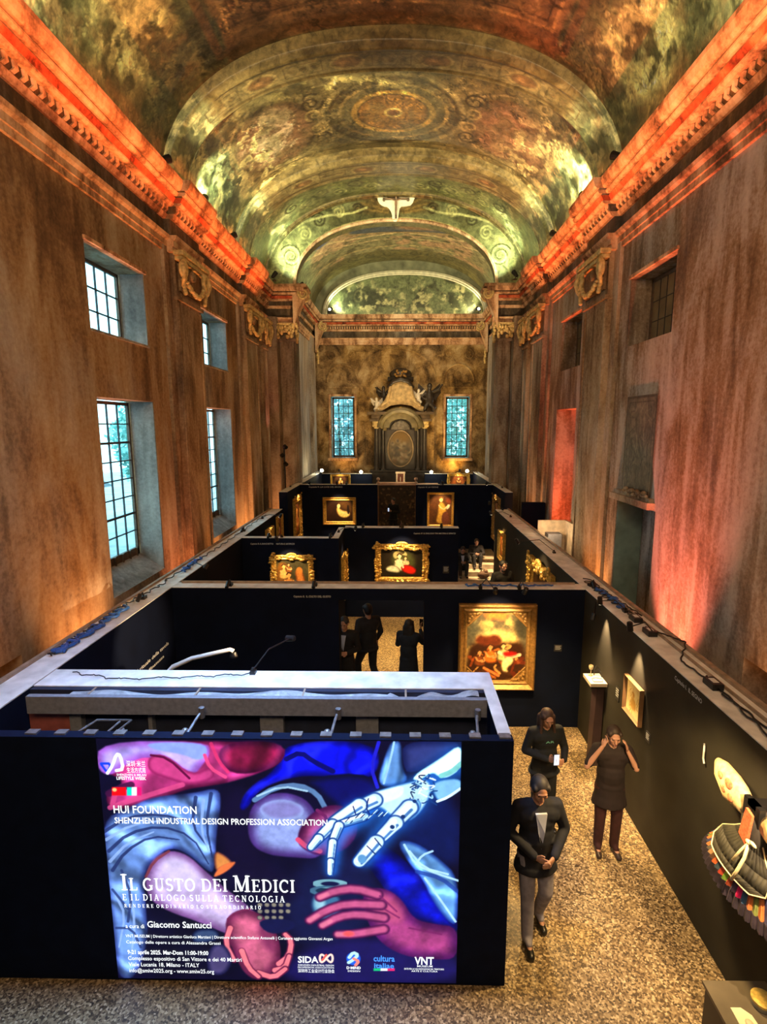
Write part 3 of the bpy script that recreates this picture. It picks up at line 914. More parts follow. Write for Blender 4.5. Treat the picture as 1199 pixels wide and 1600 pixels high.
dirt = sst(0.55, 0.7, fbm(S * 0.5, Yv * 0.5, 5, 8))
v.c = v.c * (1 - 0.35 * dirt[..., None])
v.noise(0.30, 5.0, 5, 9)
wear = sst(0.42, 0.62, fbm(S * 2.2, Yv * 2.2, 6, 13))
base = np.where((near > .5)[..., None], C(120, 88, 58), C(116, 106, 72))
v.c = v.c * (1 - 0.45 * wear[..., None]) + base * 0.45 * wear[..., None]
v.c = np.clip(v.c * 1.10, 0, 1)
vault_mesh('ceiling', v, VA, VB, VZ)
vb = Paint(VL, 9.0, 0.12, C(112, 82, 54), ox=-HL, oy=-4.0); vb.noise(0.4, 1.5)
vault_mesh('ceiling', vb, VA, VB, VZ)


def rib(name, y0, y1, paint_fn, a_in=4.44, b_in=2.72):
    prof = [(y0 - 0.02 + .02 * q / 9, .72 * q / 9) for q in range(9)] + [(y0, 0.72), (y0 + 0.05, 0.78), (y0 + 0.07, 0.92), (y0 + 0.13, 1.0), (y0 + 0.17, 0.93)]
    m = 22
    prof += [(y0 + 0.2 + (y1 - y0 - 0.4) * k / m, 0.93) for k in range(m + 1)]
    prof += [(y1 - 0.17, 0.93), (y1 - 0.13, 1.0), (y1 - 0.07, 0.92), (y1 - 0.05, 0.78), (y1, 0.72)] + [(y1 + .02 - .02 * q / 9, .72 * q / 9) for q in range(8, -1, -1)]
    N = 420
    x0, z0, L = arc_pts(VA + 0.02, VB * float(bsc(np.array((y0 + y1) / 2))) + 0.03, VZ - 0.0, N); x1, z1, _ = arc_pts(a_in, b_in, VZ - 0.0, N)
    P = np.zeros((len(prof), N, 3))
    for i, (y, k) in enumerate(prof):
        P[i, :, 0] = x0 * (1 - k) + x1 * k; P[i, :, 2] = z0 * (1 - k) + z1 * k; P[i, :, 1] = y
    c = Paint(L, 1.0, 1.0, C(120, 106, 70))
    c.nx, c.ny = N, len(prof)
    c.X = np.tile(np.linspace(-L / 2, L / 2, N), (len(prof), 1)); c.Y = np.tile(np.array([q[0] + (0.72 - min(q[1], 0.72)) * 1.6 * (-1 if i_ < len(prof) / 2 else 1) for i_, q in enumerate(prof)])[:, None], (1, N))
    c.c = np.ones((len(prof), N, 3)) * C(124, 108, 70)
    paint_fn(c, (y0 + y1) / 2)
    return struct(grid_mesh(name, P, c.c, M_FRESCO))


def paint_rib(c, ym):
    n = fbm(c.X * 1.5, c.Y * 1.5, 5, 4); n2 = fbm(c.X * 4, c.Y * 4, 4, 6)
    c.mixm(sst(.5, .65, n), C(96, 80, 46))
    a = np.abs(c.X)
    c.mixm(sst(4.0, 4.3, a), C(116, 124, 88)); c.mixm(sst(4.0, 4.4, a) * sst(.5, .6, n2), C(214, 208, 150))
    hw_ = .26
    for k in range(-4, 5):
        s_ = k * 0.98
        if k % 2:
            c.ell(s_, ym, 0.30, 0.15, C(108, 74, 46), 0.1); c.ring(s_, ym, 0.36, 0.2, 0.025, C(168, 140, 88), .8); c.ell(s_ - .05, ym, 0.12, 0.06, C(150, 104, 64), 0.3)
        else:
            c.line([(s_ - .42, ym - .16), (s_ + .42, ym - .16), (s_ + .42, ym + .16), (s_ - .42, ym + .16), (s_ - .42, ym - .16)], .02, C(76, 58, 34), .8, smooth=0)
            for e in range(3): c.ell(s_ + (e - 1) * .25, ym, .08, .07, C(84, 64, 38), .3, 0, .7)
    for q in (-.27, .27): c.line([(-4, ym + q), (4, ym + q)], 0.03, C(60, 44, 26), 0.8, smooth=0)
    c.noise(0.3, 6, 5, 3)
    c.c = c.c * .72 + C(126, 110, 72) * .28


rib('trim_11', 11.8, 12.7, paint_rib, 4.48, 2.50)
rib('trim_12', 16.5, 17.6, paint_rib, 4.46, 2.56)
rib('trim_13', 20.05, 20.3, paint_rib, 4.56, 3.02)

# ---- chancel arch wall
OX, OA, OB, OZ = -0.2, 3.62, 2.2, 10.1


class PaintFree(Paint):
    def _box(s, pts, pad): return slice(None), slice(None)


N = 300; M = 46
xi, zi, _ = arc_pts(OA, OB, OZ, N, OX); xo, zo, _ = arc_pts(VA + .05, VB + .05, VZ, N)
k = np.linspace(0, 1, M)[:, None]
t = PaintFree(1, 1, 1); t.nx, t.ny = N, M
t.X = xi[None] * (1 - k) + xo[None] * k; t.Y = zi[None] * (1 - k) + zo[None] * k
t.w = 9; t.c = np.ones((M, N, 3)) * C(108, 112, 76)
n1 = fbm(t.X * 1.1, t.Y * 1.1, 5, 5); n2 = fbm(t.X * 3, t.Y * 3, 5, 7)
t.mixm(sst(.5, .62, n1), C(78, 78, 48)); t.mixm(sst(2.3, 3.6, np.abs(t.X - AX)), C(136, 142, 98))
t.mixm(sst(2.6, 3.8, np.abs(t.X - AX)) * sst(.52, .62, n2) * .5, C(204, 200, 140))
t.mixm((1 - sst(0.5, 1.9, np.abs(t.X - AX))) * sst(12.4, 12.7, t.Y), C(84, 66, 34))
for sg in (-1, 1):
    for j in range(5):
        an = R(20 + j * 16)
        t.line([(AX + sg * 0.3 * math.cos(an), 12.5 + 0.25 * math.sin(an)), (AX + sg * 1.5 * math.cos(an), 12.5 + 0.7 * math.sin(an))], 0.05, C(120, 98, 52), .8)
    for (x, z, r, c, w) in ((3.72, 11.15, .34, (202, 206, 146), .05), (3.72, 11.15, .42, (70, 76, 46), .03), (2.0, 12.62, .24, (150, 146, 96), .05), (2.7, 12.35, .26, (60, 58, 34), .05), (1.3, 12.7, .2, (60, 52, 28), .05), (3.2, 11.9, .25, (186, 188, 128), .045)):
        t.scroll(AX + sg * x, z, r, w, C(*c), 1.9, 0.5 if sg > 0 else PI - .5, sg)
    t.line([(AX + sg * 4.1, 10.5), (AX + sg * 3.9, 10.9), (AX + sg * 4.2, 11.5), (AX + sg * 3.5, 12.2), (AX + sg * 2.5, 12.5), (AX + sg * 1.6, 12.55), (AX + sg * 1.0, 12.75)], 0.05, C(196, 194, 134), .8)
t.line(list(zip(xi * 1.0, zi + 0.1))[::10], 0.05, C(190, 180, 120), .9, smooth=0)
t.noise(.2, 5, 4, 2)
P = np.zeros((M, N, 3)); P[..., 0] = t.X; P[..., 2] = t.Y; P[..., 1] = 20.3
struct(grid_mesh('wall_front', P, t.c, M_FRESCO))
# soffit of the arch
P = np.zeros((8, N, 3)); cc = np.ones((8, N, 3)) * C(120, 112, 74)
for i in range(8):
    P[i, :, 0] = xi; P[i, :, 2] = zi; P[i, :, 1] = 20.3 + 0.07 * i
struct(grid_mesh('wall_front', P, cc, M_FRESCO))
mb = MB()
for i in range(0, N - 1, 6):
    j = min(i + 6, N - 1)
    mb.tube([(xi[i], 20.27, zi[i] + 0.03), (xi[j], 20.27, zi[j] + 0.03)], 0.06, 6, caps=False)
struct(mb.build('trim_14', M_COR))

# piers carrying the arch, with stepped pilasters
for s in (1, -1):
    xw = XL if s > 0 else XR; xin = OX - OA if s > 0 else OX + OA
    mb = MB()
    def bx(d0, d1, a, b_, z0, z1): mb.box(min(xw + s * d0, xw + s * d1), max(xw + s * d0, xw + s * d1), a, b_, z0, z1)
    D = abs(xin - xw)
    bx(0, D, 20.25, 20.85, 0, 10.05)
    bx(0.0, 0.45, 19.75, 20.3, 0, 9.0)
    bx(D - 0.52, D - 0.06, 20.13, 20.3, 0, 8.9)
    bx(D - 0.46, D - 0.12, 20.09, 20.3, 0.8, 8.2)
    bx(D - 0.58, D + 0.03, 20.05, 20.4, 8.2, 8.3)
    struct(mb.build('wall_front', M_PIL))
    # entablature returning over the pier
    mb = MB()
    for prof, mi in [(ARCH, 0), (FRZ, 1)] + [([(max(d, 0.0), z) for d, z in pr], mi_) for pr, mi_ in CORN]:
        pts = [(20.25 - d - (0.06 if d > 0 else 0), z) for d, z in prof if d >= 0]
        a, b_ = sorted((xw, xin + s * 0.14))
        n = len(pts); v_ = [(a, p_[0], p_[1]) for p_ in pts] + [(b_, p_[0], p_[1]) for p_ in pts]
        mb.add(v_, [(i, (i + 1) % n, n + (i + 1) % n, n + i) for i in range(n)] + [tuple(range(n))[::-1], tuple(range(n, 2 * n))], mi)
    mb.box(*sorted((xw, xin + s * 0.5)), 19.75, 20.85, 10.0, 10.1)
    mb.box(*sorted((xw, xin + s * 0.4)), 19.8, 20.85, 9.86, 10.0)
    struct(mb.build('trim_15', MCOR))


def console(label, s, x, y, z, h, w, deep):
    """big plaster scroll bracket under the springing of an arch"""
    t = thing('scroll_console', label, 'bracket', (x, y, z))
    mb = MB(); pts = []
    for k in range(20):
        u = k / 19
        pts.append((s * (deep * (1 - u) ** 1.6 + 0.05), 0, -u * h))
    prof = [(0.0, 0.0)] + [(q[0], q[2]) for q in pts] + [(0.0, -h)]
    n = len(prof)
    v_ = [(q[0], -w / 2, q[1]) for q in prof] + [(q[0], w / 2, q[1]) for q in prof]
    mb.add(v_, [(i, (i + 1) % n, n + (i + 1) % n, n + i) for i in range(n)] + [tuple(range(n))[::-1], tuple(range(n, 2 * n))])
    mb.build('body', M_COR, t)
    for q in (-1, 1):
        m = MB(); m.tube(spiral((s * (deep * 0.72), q * w / 2, -0.16), 0.2, 2.1, (1, 0, 0), (0, 0, 1), sg=s), [0.05 - .0012 * k for k in range(26)], 6)
        m.build('volute', M_GILT, t, smooth=True)
    g = MB()
    rr = random.Random(7)
    for k in range(14):
        g.ell((s * (0.07 + 0.03 * rr.random()), (rr.random() - .5) * w * .9 * (1 - k / 16), -h + 0.12 - 0.045 * k), (0.06, 0.055, 0.06), nu=7, nv=5)
    g.build('leaf_drop', M_GILT, t, smooth=True)
    return t


console('large scroll bracket on the left pier of the chancel arch', 1, XL + 1.03, 20.12, 9.95, 1.3, 0.5, 0.52)
console('large scroll bracket on the right pier of the chancel arch', -1, 3.43, 20.12, 9.95, 1.3, 0.5, 0.52)

# gilded capitals on the front of the piers
for s, xc_, lab in ((1, -4.1, 'gilded leaf capital on the front of the left chancel pier'), (-1, 3.72, 'gilded leaf capital on the front of the right chancel pier')):
    t_ = thing('pier_capital', lab, 'capital', (xc_, 19.93, 8.3))
    mb = MB().box(-0.3, 0.3, -0.1, 0.1, 0.42, 0.5); mb.build('abacus', M_GILT, t_)
    g = MB(); rr = random.Random(3)
    for k in range(34):
        g.ell(((rr.random() - .5) * 0.56, -0.05 - 0.08 * rr.random(), rr.random() * 0.4), (0.06, 0.06, 0.07), nu=7, nv=5)
    for q in (-1, 1): g.tube(spiral((q * 0.24, -0.1, 0.33), 0.11, 1.8, (1, 0, 0), (0, 0, 1), sg=q), 0.025, 6)
    g.build('leaves', M_GILT, t_, smooth=True)

light('SPOT', 'pier_fill', (-2.6, 17.6, 7.2), (-3.95, 20.2, 9.4), 170, (1.0, .62, .3), .05, 34, .9)  # unseen lamps added in mid-air to brighten the pier brackets
light('SPOT', 'pier_fill', (2.3, 17.6, 7.2), (3.6, 20.2, 9.4), 230, (1.0, .66, .32), .05, 34, .9)

# ---- chancel
CL, CR, YF = -4.25, 4.3, 27.0
for s, x in ((1, CL), (-1, CR)):
    mb = MB().box(*sorted((x, x - s * 0.4)), 20.8, YF + .3, 0, 10.4)
    for (a, b_, d) in ((21.6, 22.3, 0.1), (25.6, 26.5, 0.12)):
        mb.box(*sorted((x, x + s * d)), a, b_, 0, 9.3); mb.box(*sorted((x, x + s * (d + .05))), a + .1, b_ - .1, 1, 8.6)
    struct(mb.build('wall_left' if s > 0 else 'wall_right', M_CHW))
    mb = MB()
    up = lambda pr: [(d, z + 0.34) for d, z in pr]
    for prof, mi in [(ARCH, 0), (FRZ, 1)] + [([(max(d, 0.0), z) for d, z in pr], mi_) for pr, mi_ in CORN]: sweep_y(mb, up(prof), x, s, 20.8, YF, 0, mi)
    struct(mb.build('trim_16', MCOR))
# far wall with its two windows
mb = MB()
WZ0, WZ1 = 3.60, 6.62
fw = [(-3.45, -2.28), (2.22, 3.42)]
xs = [CL - .4, fw[0][0], fw[0][1], fw[1][0], fw[1][1], CR + .4]
for i in range(5):
    if i in (1, 3):
        mb.box(xs[i], xs[i + 1], YF, YF + 0.5, 0, WZ0); mb.box(xs[i], xs[i + 1], YF, YF + 0.5, WZ1, 10.4)
    else: mb.box(xs[i], xs[i + 1], YF, YF + 0.5, 0, 10.4)
struct(mb.build('wall_front', M_FAR))
for i, (a, b_) in enumerate(fw):
    glazed('window', 7 + i, 'y', YF + 0.42, a + 0.02, b_ - 0.02, WZ0 + 0.02, WZ1 - .02, 4, 8, bar=0.03, fr=0.09)
    mb = MB()
    mb.box(a - 0.10, b_ + 0.10, YF - 0.05, YF + 0.02, WZ1, WZ1 + 0.10)
    mb.box(a - 0.10, a, YF - 0.05, YF + 0.02, WZ0 - .05, WZ1); mb.box(b_, b_ + 0.10, YF - 0.05, YF + 0.02, WZ0 - .05, WZ1)
    mb.prism([(a, WZ0), (b_, WZ0), (b_, WZ0 + .01), (a, WZ0 + .01)], YF - 0.2, YF + 0.45)
    mb.box(a - 0.15, b_ + 0.15, YF - 0.24, YF + 0.02, WZ0 - 0.13, WZ0)
    struct(mb.build('trim_17', M_COR))
# painted architecture: thin pilaster strips and arched panels in low relief
mb = MB()
for x in (-1.95, 1.9, -3.95, 3.95):
    mb.box(x - 0.16, x + 0.16, YF - 0.04, YF, 2.0, 8.5); mb.box(x - 0.22, x + 0.22, YF - 0.08, YF, 8.5, 8.75); mb.box(x - 0.10, x + .10, YF - 0.06, YF, 2.4, 8.3)
for xc_ in (-2.86, 2.82):
    mb.box(xc_ - .75, xc_ + .75, YF - 0.05, YF, 7.0, 7.08)
    pts = [(xc_ + 0.75 * math.cos(k * PI / 14), YF - 0.03, 7.3 + 0.85 * math.sin(k * PI / 14)) for k in range(15)]
    mb.tube(pts, 0.05, 6)
    for k in range(3): mb.ell((xc_ + (k - 1) * .35, YF - .02, 7.45 + .15 * (k == 1)), (0.14, .05, 0.2))
    pts = spiral((xc_ - .5, YF - .03, 8.6), .25, 1.5, (1, 0, 0), (0, 0, 1)); mb.tube(pts, 0.03, 5)
    pts = spiral((xc_ + .5, YF - .03, 8.6), .25, 1.5, (-1, 0, 0), (0, 0, 1)); mb.tube(pts, 0.03, 5)
mb.tube([(AX + 1.9 * math.cos(k * PI / 16), YF - 0.02, 7.4 + 1.5 * math.sin(k * PI / 16)) for k in range(17)], 0.06, 6)
struct(mb.build('trim_18', M_FAR))
# entablature of the far wall, with dentil course
mb = MB()
for prof, mi in [(ARCH, 0), (FRZ, 1)] + [([(max(d, 0.0), z) for d, z in pr], mi_) for pr, mi_ in CORN]:
    pts = [(YF - d, z + 0.34) for d, z in prof if d >= 0]; n = len(pts)
    v_ = [(CL, p_[0], p_[1]) for p_ in pts] + [(CR, p_[0], p_[1]) for p_ in pts]
    mb.add(v_, [(i, (i + 1) % n, n + (i + 1) % n, n + i) for i in range(n)], mi)
for k in range(66): mb.box(CL + .5 + k * .115, CL + .56 + k * .115, YF - .22, YF - .1, 9.78, 9.88)
struct(mb.build('trim_19', MCOR))
console('scroll bracket at the left end of the far chancel cornice', 1, CL + 0.18, YF - 0.35, 10.0, 1.35, 0.4, 0.5)
console('scroll bracket at the right end of the far chancel cornice', -1, CR - 0.18, YF - 0.35, 10.0, 1.35, 0.4, 0.5)
# chancel vault
_, _, CLn = arc_pts(4.22, 2.5, 10.42, 50, 0.02)
c = Paint(CLn, 6.3, 0.045, C(128, 120, 86), ox=-CLn / 2, oy=20.75)
n1 = fbm(c.X * .9, c.Y * .9, 5, 3); n2 = fbm(c.X * 2.4, c.Y * 2.4, 5, 1)
c.mixm(sst(.5, .6, n1), C(168, 132, 100)); c.mixm(sst(.56, .66, n2), C(92, 84, 58)); c.mixm(sst(3.6, 4.4, np.abs(c.X)), C(140, 150, 110))
c.mixm(sst(25.3, 25.5, c.Y), C(92, 84, 50))
c.ell(0, 22.6, 2.3, .75, C(150, 120, 80), .04); c.ell(0, 22.6, 2.1, .6, C(70, 74, 84), .06); c.ell(.6, 22.7, .8, .3, C(150, 110, 80), .5)
for sg in (-1, 1):
    c.line([(sg * .4, 23.4), (sg * 2, 23.5), (sg * 3.2, 22.6), (sg * 4.6, 21.2)], 0.1, C(196, 166, 120), .9); c.line([(sg * .4, 24.0), (sg * 2.2, 24.0), (sg * 3.8, 23.0), (sg * 5, 21.6)], .06, C(196, 166, 120), .9)
    c.line([(sg * .4, 24.9), (sg * 4.5, 24.9)], .06, C(176, 150, 100), .9)
    for k in range(5): c.scroll(sg * (.6 + k * .8), 25.9, .3, .06, C(60, 56, 34), 1.4, k)
c.ell(-3.3, 22.2, .4, .45, C(60, 64, 96), .3); c.noise(.2, 6)
x, z, L = arc_pts(4.22, 2.5, 10.42, c.nx, 0.02)
P = np.zeros((c.ny, c.nx, 3)); P[..., 0] = x[None]; P[..., 2] = z[None]; P[..., 1] = c.Y
struct(grid_mesh('ceiling', P, c.c, M_FRESCO))
# wall above the far cornice with the lunette
lx, lz, _ = arc_pts(3.86, 1.88, 10.44, 60, 0.2)
p = PaintFree(1, 1, 1); N, M = 200, 60
lx2, lz2, _ = arc_pts(3.86, 1.88, 10.44, N, 0.2)
kk = np.linspace(0, 1, M)[:, None]
p.nx, p.ny, p.w = N, M, 8
p.X = lx2[None] * np.ones((M, 1)); p.Y = 10.44 + (lz2 - 10.44)[None] * kk
p.c = np.ones((M, N, 3)) * C(104, 112, 78)
n1 = fbm(p.X * 1.4, p.Y * 1.4, 5, 2); n2 = fbm(p.X * 3.5, p.Y * 3.5, 5, 9)
p.mixm(sst(.48, .6, n1), C(60, 64, 44)); p.mixm(sst(.54, .66, n2) * (1 - sst(11.2, 12.2, p.Y) * .5), C(186, 180, 130))
for k in range(5): p.scroll(-2 + k, 11.3 + .2 * (k % 2), .35, .06, C(56, 56, 36) if k % 2 else C(160, 156, 110), 1.5, k, 1, .35)
P = np.zeros((M, N, 3)); P[..., 0] = p.X; P[..., 2] = p.Y; P[..., 1] = YF + 0.18
struct(grid_mesh('wall_front', P, p.c, M_FRESCO))
mb = MB()
ox, oz, _ = arc_pts(4.3, 2.6, 10.42, 60, 0.02)
for i in range(59):
    mb.add([(lx[i], YF, lz[i]), (lx[i + 1], YF, lz[i + 1]), (ox[i + 1], YF, oz[i + 1]), (ox[i], YF, oz[i])], [(0, 1, 2, 3)])
    mb.add([(lx[i], YF, lz[i]), (lx[i + 1], YF, lz[i + 1]), (lx[i + 1], YF + .18, lz[i + 1]), (lx[i], YF + .18, lz[i])], [(3, 2, 1, 0)])
struct(mb.build('wall_front', mat('olive_vault_plaster', (.17, .17, .10), .7, var=.5, vscale=2)))
mb = MB(); mb.tube([(lx[i], YF - 0.03, lz[i] + .05) for i in range(60)], 0.12, 8); mb.tube([(lx[i] * .985, YF - 0.1, lz[i] * .997) for i in range(60)], 0.045, 6)
struct(mb.build('trim_20', mat('pale_moulding', (0.60, 0.56, 0.40), .7, var=.2)))

# ---- presbytery floor and the steps
struct(MB().box(-4.4, 4.4, 18.45, 27.2, 0.0, 0.62).build('floor', M_FLOOR))
M_STEP = mat('worn_step_stone', (0.46, 0.37, 0.25), 0.6, var=0.3, vscale=6)
mb = MB()
for k, z in enumerate((0.155, 0.31, 0.465)): mb.box(1.5, 3.4, 17.25 + 0.4 * k, 18.46, z - 0.155, z)
mb.box(1.5, 3.4, 18.3, 18.7, 0.60, 0.63)
struct(mb.build('trim_21', M_STEP))

# ---- outside: garden seen through the windows
M_LEAF = mat('leaves', (0.42, 0.80, 0.92), 0.6, var=0.6, vscale=1.5)
M_LEAF2 = mat('leaves_fresh', (0.36, 0.88, 0.66), 0.6, var=0.6, vscale=1.5)
M_BARK = mat('bark', (0.10, 0.08, 0.06), 0.9)


def tree(label, x, y, h, r, m, n=2600, seed=1, base=0.0, group=None):
    rr = np.random.RandomState(seed)
    t = thing('garden_tree', label, 'tree', (x, y, base), group=group)
    MB().tube([(0, 0, 0), (0.1, 0, h * .35), (0, .1, h * .75)], [0.18, 0.14, 0.06], 8).build('trunk', M_BARK, t)
    d = rr.randn(n, 3); d /= np.linalg.norm(d, axis=1)[:, None]
    lump = 0.75 + 0.35 * np.sin(d[:, 0] * 7 + seed) * np.cos(d[:, 1] * 6) * np.sin(d[:, 2] * 5 + 1)
    rad = (0.55 + 0.45 * rr.rand(n) ** .5) * lump
    c = d * rad[:, None] * np.array([r, r, h * .42]) + np.array([0, 0, h * .58])
    u = rr.randn(n, 3); u /= np.linalg.norm(u, axis=1)[:, None]; w = np.cross(u, rr.randn(n, 3)); w /= np.linalg.norm(w, axis=1)[:, None]
    s = (0.11 + .1 * rr.rand(n))[:, None]
    q = np.stack([c - u * s, c + w * s * .6, c + u * s, c - w * s * .6], 1).reshape(-1, 3)
    me = bpy.data.meshes.new('foliage'); me.from_pydata(q.tolist(), [], np.arange(4 * n).reshape(-1, 4).tolist()); me.materials.append(m)
    link('foliage', me, t)
    return t


struct(MB().box(-45, 45, 30.5, 60, -.3, 0.0).build('floor', mat('pale_gravel', (.50, .56, .60), .9, vscale=1)))
struct(MB().box(-60, -7, -20, 30.5, -.3, 0.0).build('floor', mat('pale_gravel', (.50, .56, .60), .9, vscale=1)))
tree('dense blue-green tree outside the left chancel window', -3.6, 31.5, 8.6, 2.6, M_LEAF, 3000, 2)
tree('fresh green tree outside the right chancel window', 3.9, 31.5, 9.2, 2.7, M_LEAF2, 3000, 5)
tree('green tree outside the nearest tall window of the left wall', -10.4, 15.2, 7.4, 1.0, M_LEAF2, 2200, 7)
tree('green tree outside the second tall window of the left wall', -13.0, 27.5, 7.6, 2.0, M_LEAF2, 2600, 9)
t_ = thing('garden_outbuilding', 'low grey outbuilding with a slate roof outside the left windows', 'building', (-16, 19, 0))
MB().box(-3, 3, -8, 4, 0, 2.6).build('wall', mat('render_grey', (.45, .47, .48), .8), t_)
MB().prism([(-3.4, 2.6), (3.4, 2.6), (0, 4.3)], -8.3, 4.3).build('roof', mat('slate', (.14, .17, .2), .6, var=.3, vscale=3), t_)

# ---- floodlights standing on the cornice ledge (each lights the vault opposite)


def cornice_flood(label, x, y, tx, ty, tz, e, col, ang, z=ZC):
    t = thing('cornice_floodlight', label, 'floodlight', (x, y, z))
    d = (Vector((tx, ty, tz)) - Vector((x, y, z + .2))).normalized()
    MB().box(-.06, .06, -.06, .06, 0, 0.02).tube([(0, 0, 0), (0, 0, .12)], .012, 6).build('stand', M_BLK, t)
    a = Vector((0, 0, .18))
    h = MB(); h.tube([a - d * .12, a - d * .02, a + d * .12], [0.045, 0.07, 0.08], 12)
    h.build('lamp_head', M_BLK, t, smooth=False)
    MB().tube([a + d * .121, a + d * .124], .066, 12).build('lens', M_LAMP, t)
    light('SPOT', 'flood_beam', Vector((x, y, z)) + a + d * .16, (tx, ty, tz), e * 1.9, col, 0.05, ang, 0.75, parent=t)
    return t


FL = [('floodlight on the left cornice ledge, nearest the viewer', -4.62, 7.0, -4.3, 10.2, 12.4, 240, STRAW, 78),
      ('floodlight on the left cornice beside the first vault rib', -4.55, 11.2, -1.2, 15.0, 13.0, 420, STRAW, 68),
      ('floodlight just beyond the first rib on the left cornice', -4.45, 13.0, -4.4, 15.0, 11.6, 200, GREENISH, 74),
      ('floodlight on the left cornice between the two vault ribs', -4.55, 15.4, -1.4, 18.4, 12.8, 330, STRAW, 72),
      ('floodlight on the left cornice below the scroll painting', -4.3, 19.2, -3.2, 20.3, 12.0, 150, GREENISH, 110),
      ('floodlight on the right cornice ledge, nearest the viewer', 4.2, 7.1, 3.9, 10.2, 12.4, 260, STRAW, 78),
      ('floodlight on the right cornice beside the first vault rib', 4.1, 11.2, 1.0, 15.0, 13.0, 330, STRAW, 68),
      ('floodlight just beyond the first rib on the right cornice', 4.05, 13.0, 4.2, 14.8, 11.6, 300, STRAW, 74),
      ('floodlight on the right cornice between the two vault ribs', 4.1, 15.4, 1.4, 18.4, 12.8, 230, STRAW, 72),
      ('floodlight on the right cornice below the scroll painting', 3.85, 19.2, 2.8, 20.3, 12.0, 150, GREENISH, 110)]
for f in FL: cornice_flood(*f)
FL2 = [('glowing lamp at the left end of the far chancel cornice', -3.35, 26.55, -2.5, 27.1, 11.5, 60, GREENISH, 140),
       ('glowing lamp at the right end of the far chancel cornice', 3.65, 26.55, 2.8, 27.1, 11.5, 60, STRAW, 140),
       ('floodlight on the left chancel cornice behind the arch', -3.9, 22.0, -1.0, 24.0, 12.8, 110, GREENISH, 110),
       ('floodlight on the right chancel cornice behind the arch', 3.9, 22.0, 1.0, 24.0, 12.8, 110, GREENISH, 110)]
for i, f in enumerate(FL2):
    t = cornice_flood(*f, z=10.42)
    if i < 2: MB().ell((0, -.12, .18), (.06, .06, .06)).build('bulb', M_LAMPW, t, smooth=True)
# light washing the far wall and the altarpiece
light('SPOT', 'wall_wash', (-0.2, 22.5, 3.4), (0.6, 27, 7.5), 420, (1.0, .66, .28), .15, 95, .9)
light('SPOT', 'wall_wash', (0.0, 23.0, 9.5), (0.0, 20.3, 11.5), 60, STRAW, .15, 110, .9)

# ================================================================== THE EXHIBITION
H0 = 2.5


def partition(label, x0, x1, y0, y1, z0=0.0, z1=H0, holes=None, m=None, cap=True, group=None, rails=None, axis='x'):
    t = thing('exhibition_partition', label, 'partition', ((x0 + x1) / 2, (y0 + y1) / 2, z0), group=group)
    ox, oy = (x0 + x1) / 2, (y0 + y1) / 2
    mb = MB()
    if holes:
        cur = x0
        for (a, b_, zt) in holes:
            mb.box(cur - ox, a - ox, y0 - oy, y1 - oy, 0, z1 - z0 - .012); mb.box(a - ox, b_ - ox, y0 - oy, y1 - oy, zt - z0, z1 - z0 - .012); cur = b_
        mb.box(cur - ox, x1 - ox, y0 - oy, y1 - oy, 0, z1 - z0 - .012)
    else: mb.box(x0 - ox, x1 - ox, y0 - oy, y1 - oy, 0, z1 - z0 - .012)
    mb.build('panel', m or M_PANEL, t)
    if cap:
        c = MB(); e = 0.004
        c.box(x0 - ox + e, x1 - ox - e, y0 - oy + e, y1 - oy - e, z1 - z0 - 0.012, z1 - z0)
        c.build('top_board', M_CAP, t)
    if rails:
        r = MB()
        for (a, b_, c_, d) in rails: r.box(a - ox, b_ - ox, c_ - oy, d - oy, z1 - z0, z1 - z0 + 0.035)
        r.build('batten', M_RAIL, t)
    return t


partition('long black partition with a pale board top along the left nave wall', -4.23, -3.87, 3.0, 17.4, rails=[(-4.27, -4.22, 3.0, 17.4)])
partition('long olive-black partition with a pale board top along the right nave wall', 3.10, 3.50, 2.2, 17.4, m=M_PANELR, rails=[(3.49, 3.55, 2.2, 17.4), (3.37, 3.385, 2.2, 8.0)])
partition('wide navy cross partition with a doorway, behind the screen enclosure', -3.87, 3.10, 8.72, 9.02, holes=[(-1.04, 0.41, 2.29)], rails=[(-3.8, 3.0, 8.965, 9.0)])
partition('navy cross partition carrying the putti painting, left of the doorway axis', -3.87, -1.50, 12.80, 12.98)
partition('short navy return partition joining the two staggered cross partitions', -1.66, -1.50, 12.98, 14.2)
partition('navy cross partition carrying the white and red figure painting', -1.50, 1.57, 14.15, 14.40)
partition('stepped-up black partition on the left edge of the presbytery', -4.0, -3.72, 17.5, 25.4, 0.62, 3.05)
partition('stepped-up black partition on the right edge of the presbytery', 3.42, 3.68, 17.5, 25.4, 0.62, 3.05)
partition('raised black partition left of the altar with the reclining figure painting', -3.72, -0.85, 19.8, 19.98, 0.62, 3.05)
partition('raised black partition right of the altar with the standing woman painting', 0.57, 3.42, 19.8, 19.98, 0.62, 3.05)
partition('farthest low black partition below the left chancel window', -3.9, -1.35, 25.45, 25.6, 0.62, 2.95)
partition('farthest low black partition below the right chancel window', 1.15, 3.9, 25.45, 25.6, 0.62, 2.95)
partition('black stub partition behind the right passage near the pilaster', 3.72, 4.40, 16.2, 16.4, 0, 2.9, cap=False)
t = thing('lit_white_cabinet', 'open white lit cabinet in the passage behind the right partition', 'cabinet', (4.0, 13.4, 0))
MB().box(-.38, .38, .55, .6, 0, 2.75).box(.33, .38, -.5, .6, 0, 2.75).build('carcass', mat('lit_cream_board', (.75, .62, .45), .6), t)
MB().box(-.2, .15, .2, .5, 1.9, 2.45).build('equipment_box', M_GREY, t)
light('POINT', 'cabinet_lamp', (3.75, 13.3, 2.6), None, 14, WARM, .08)


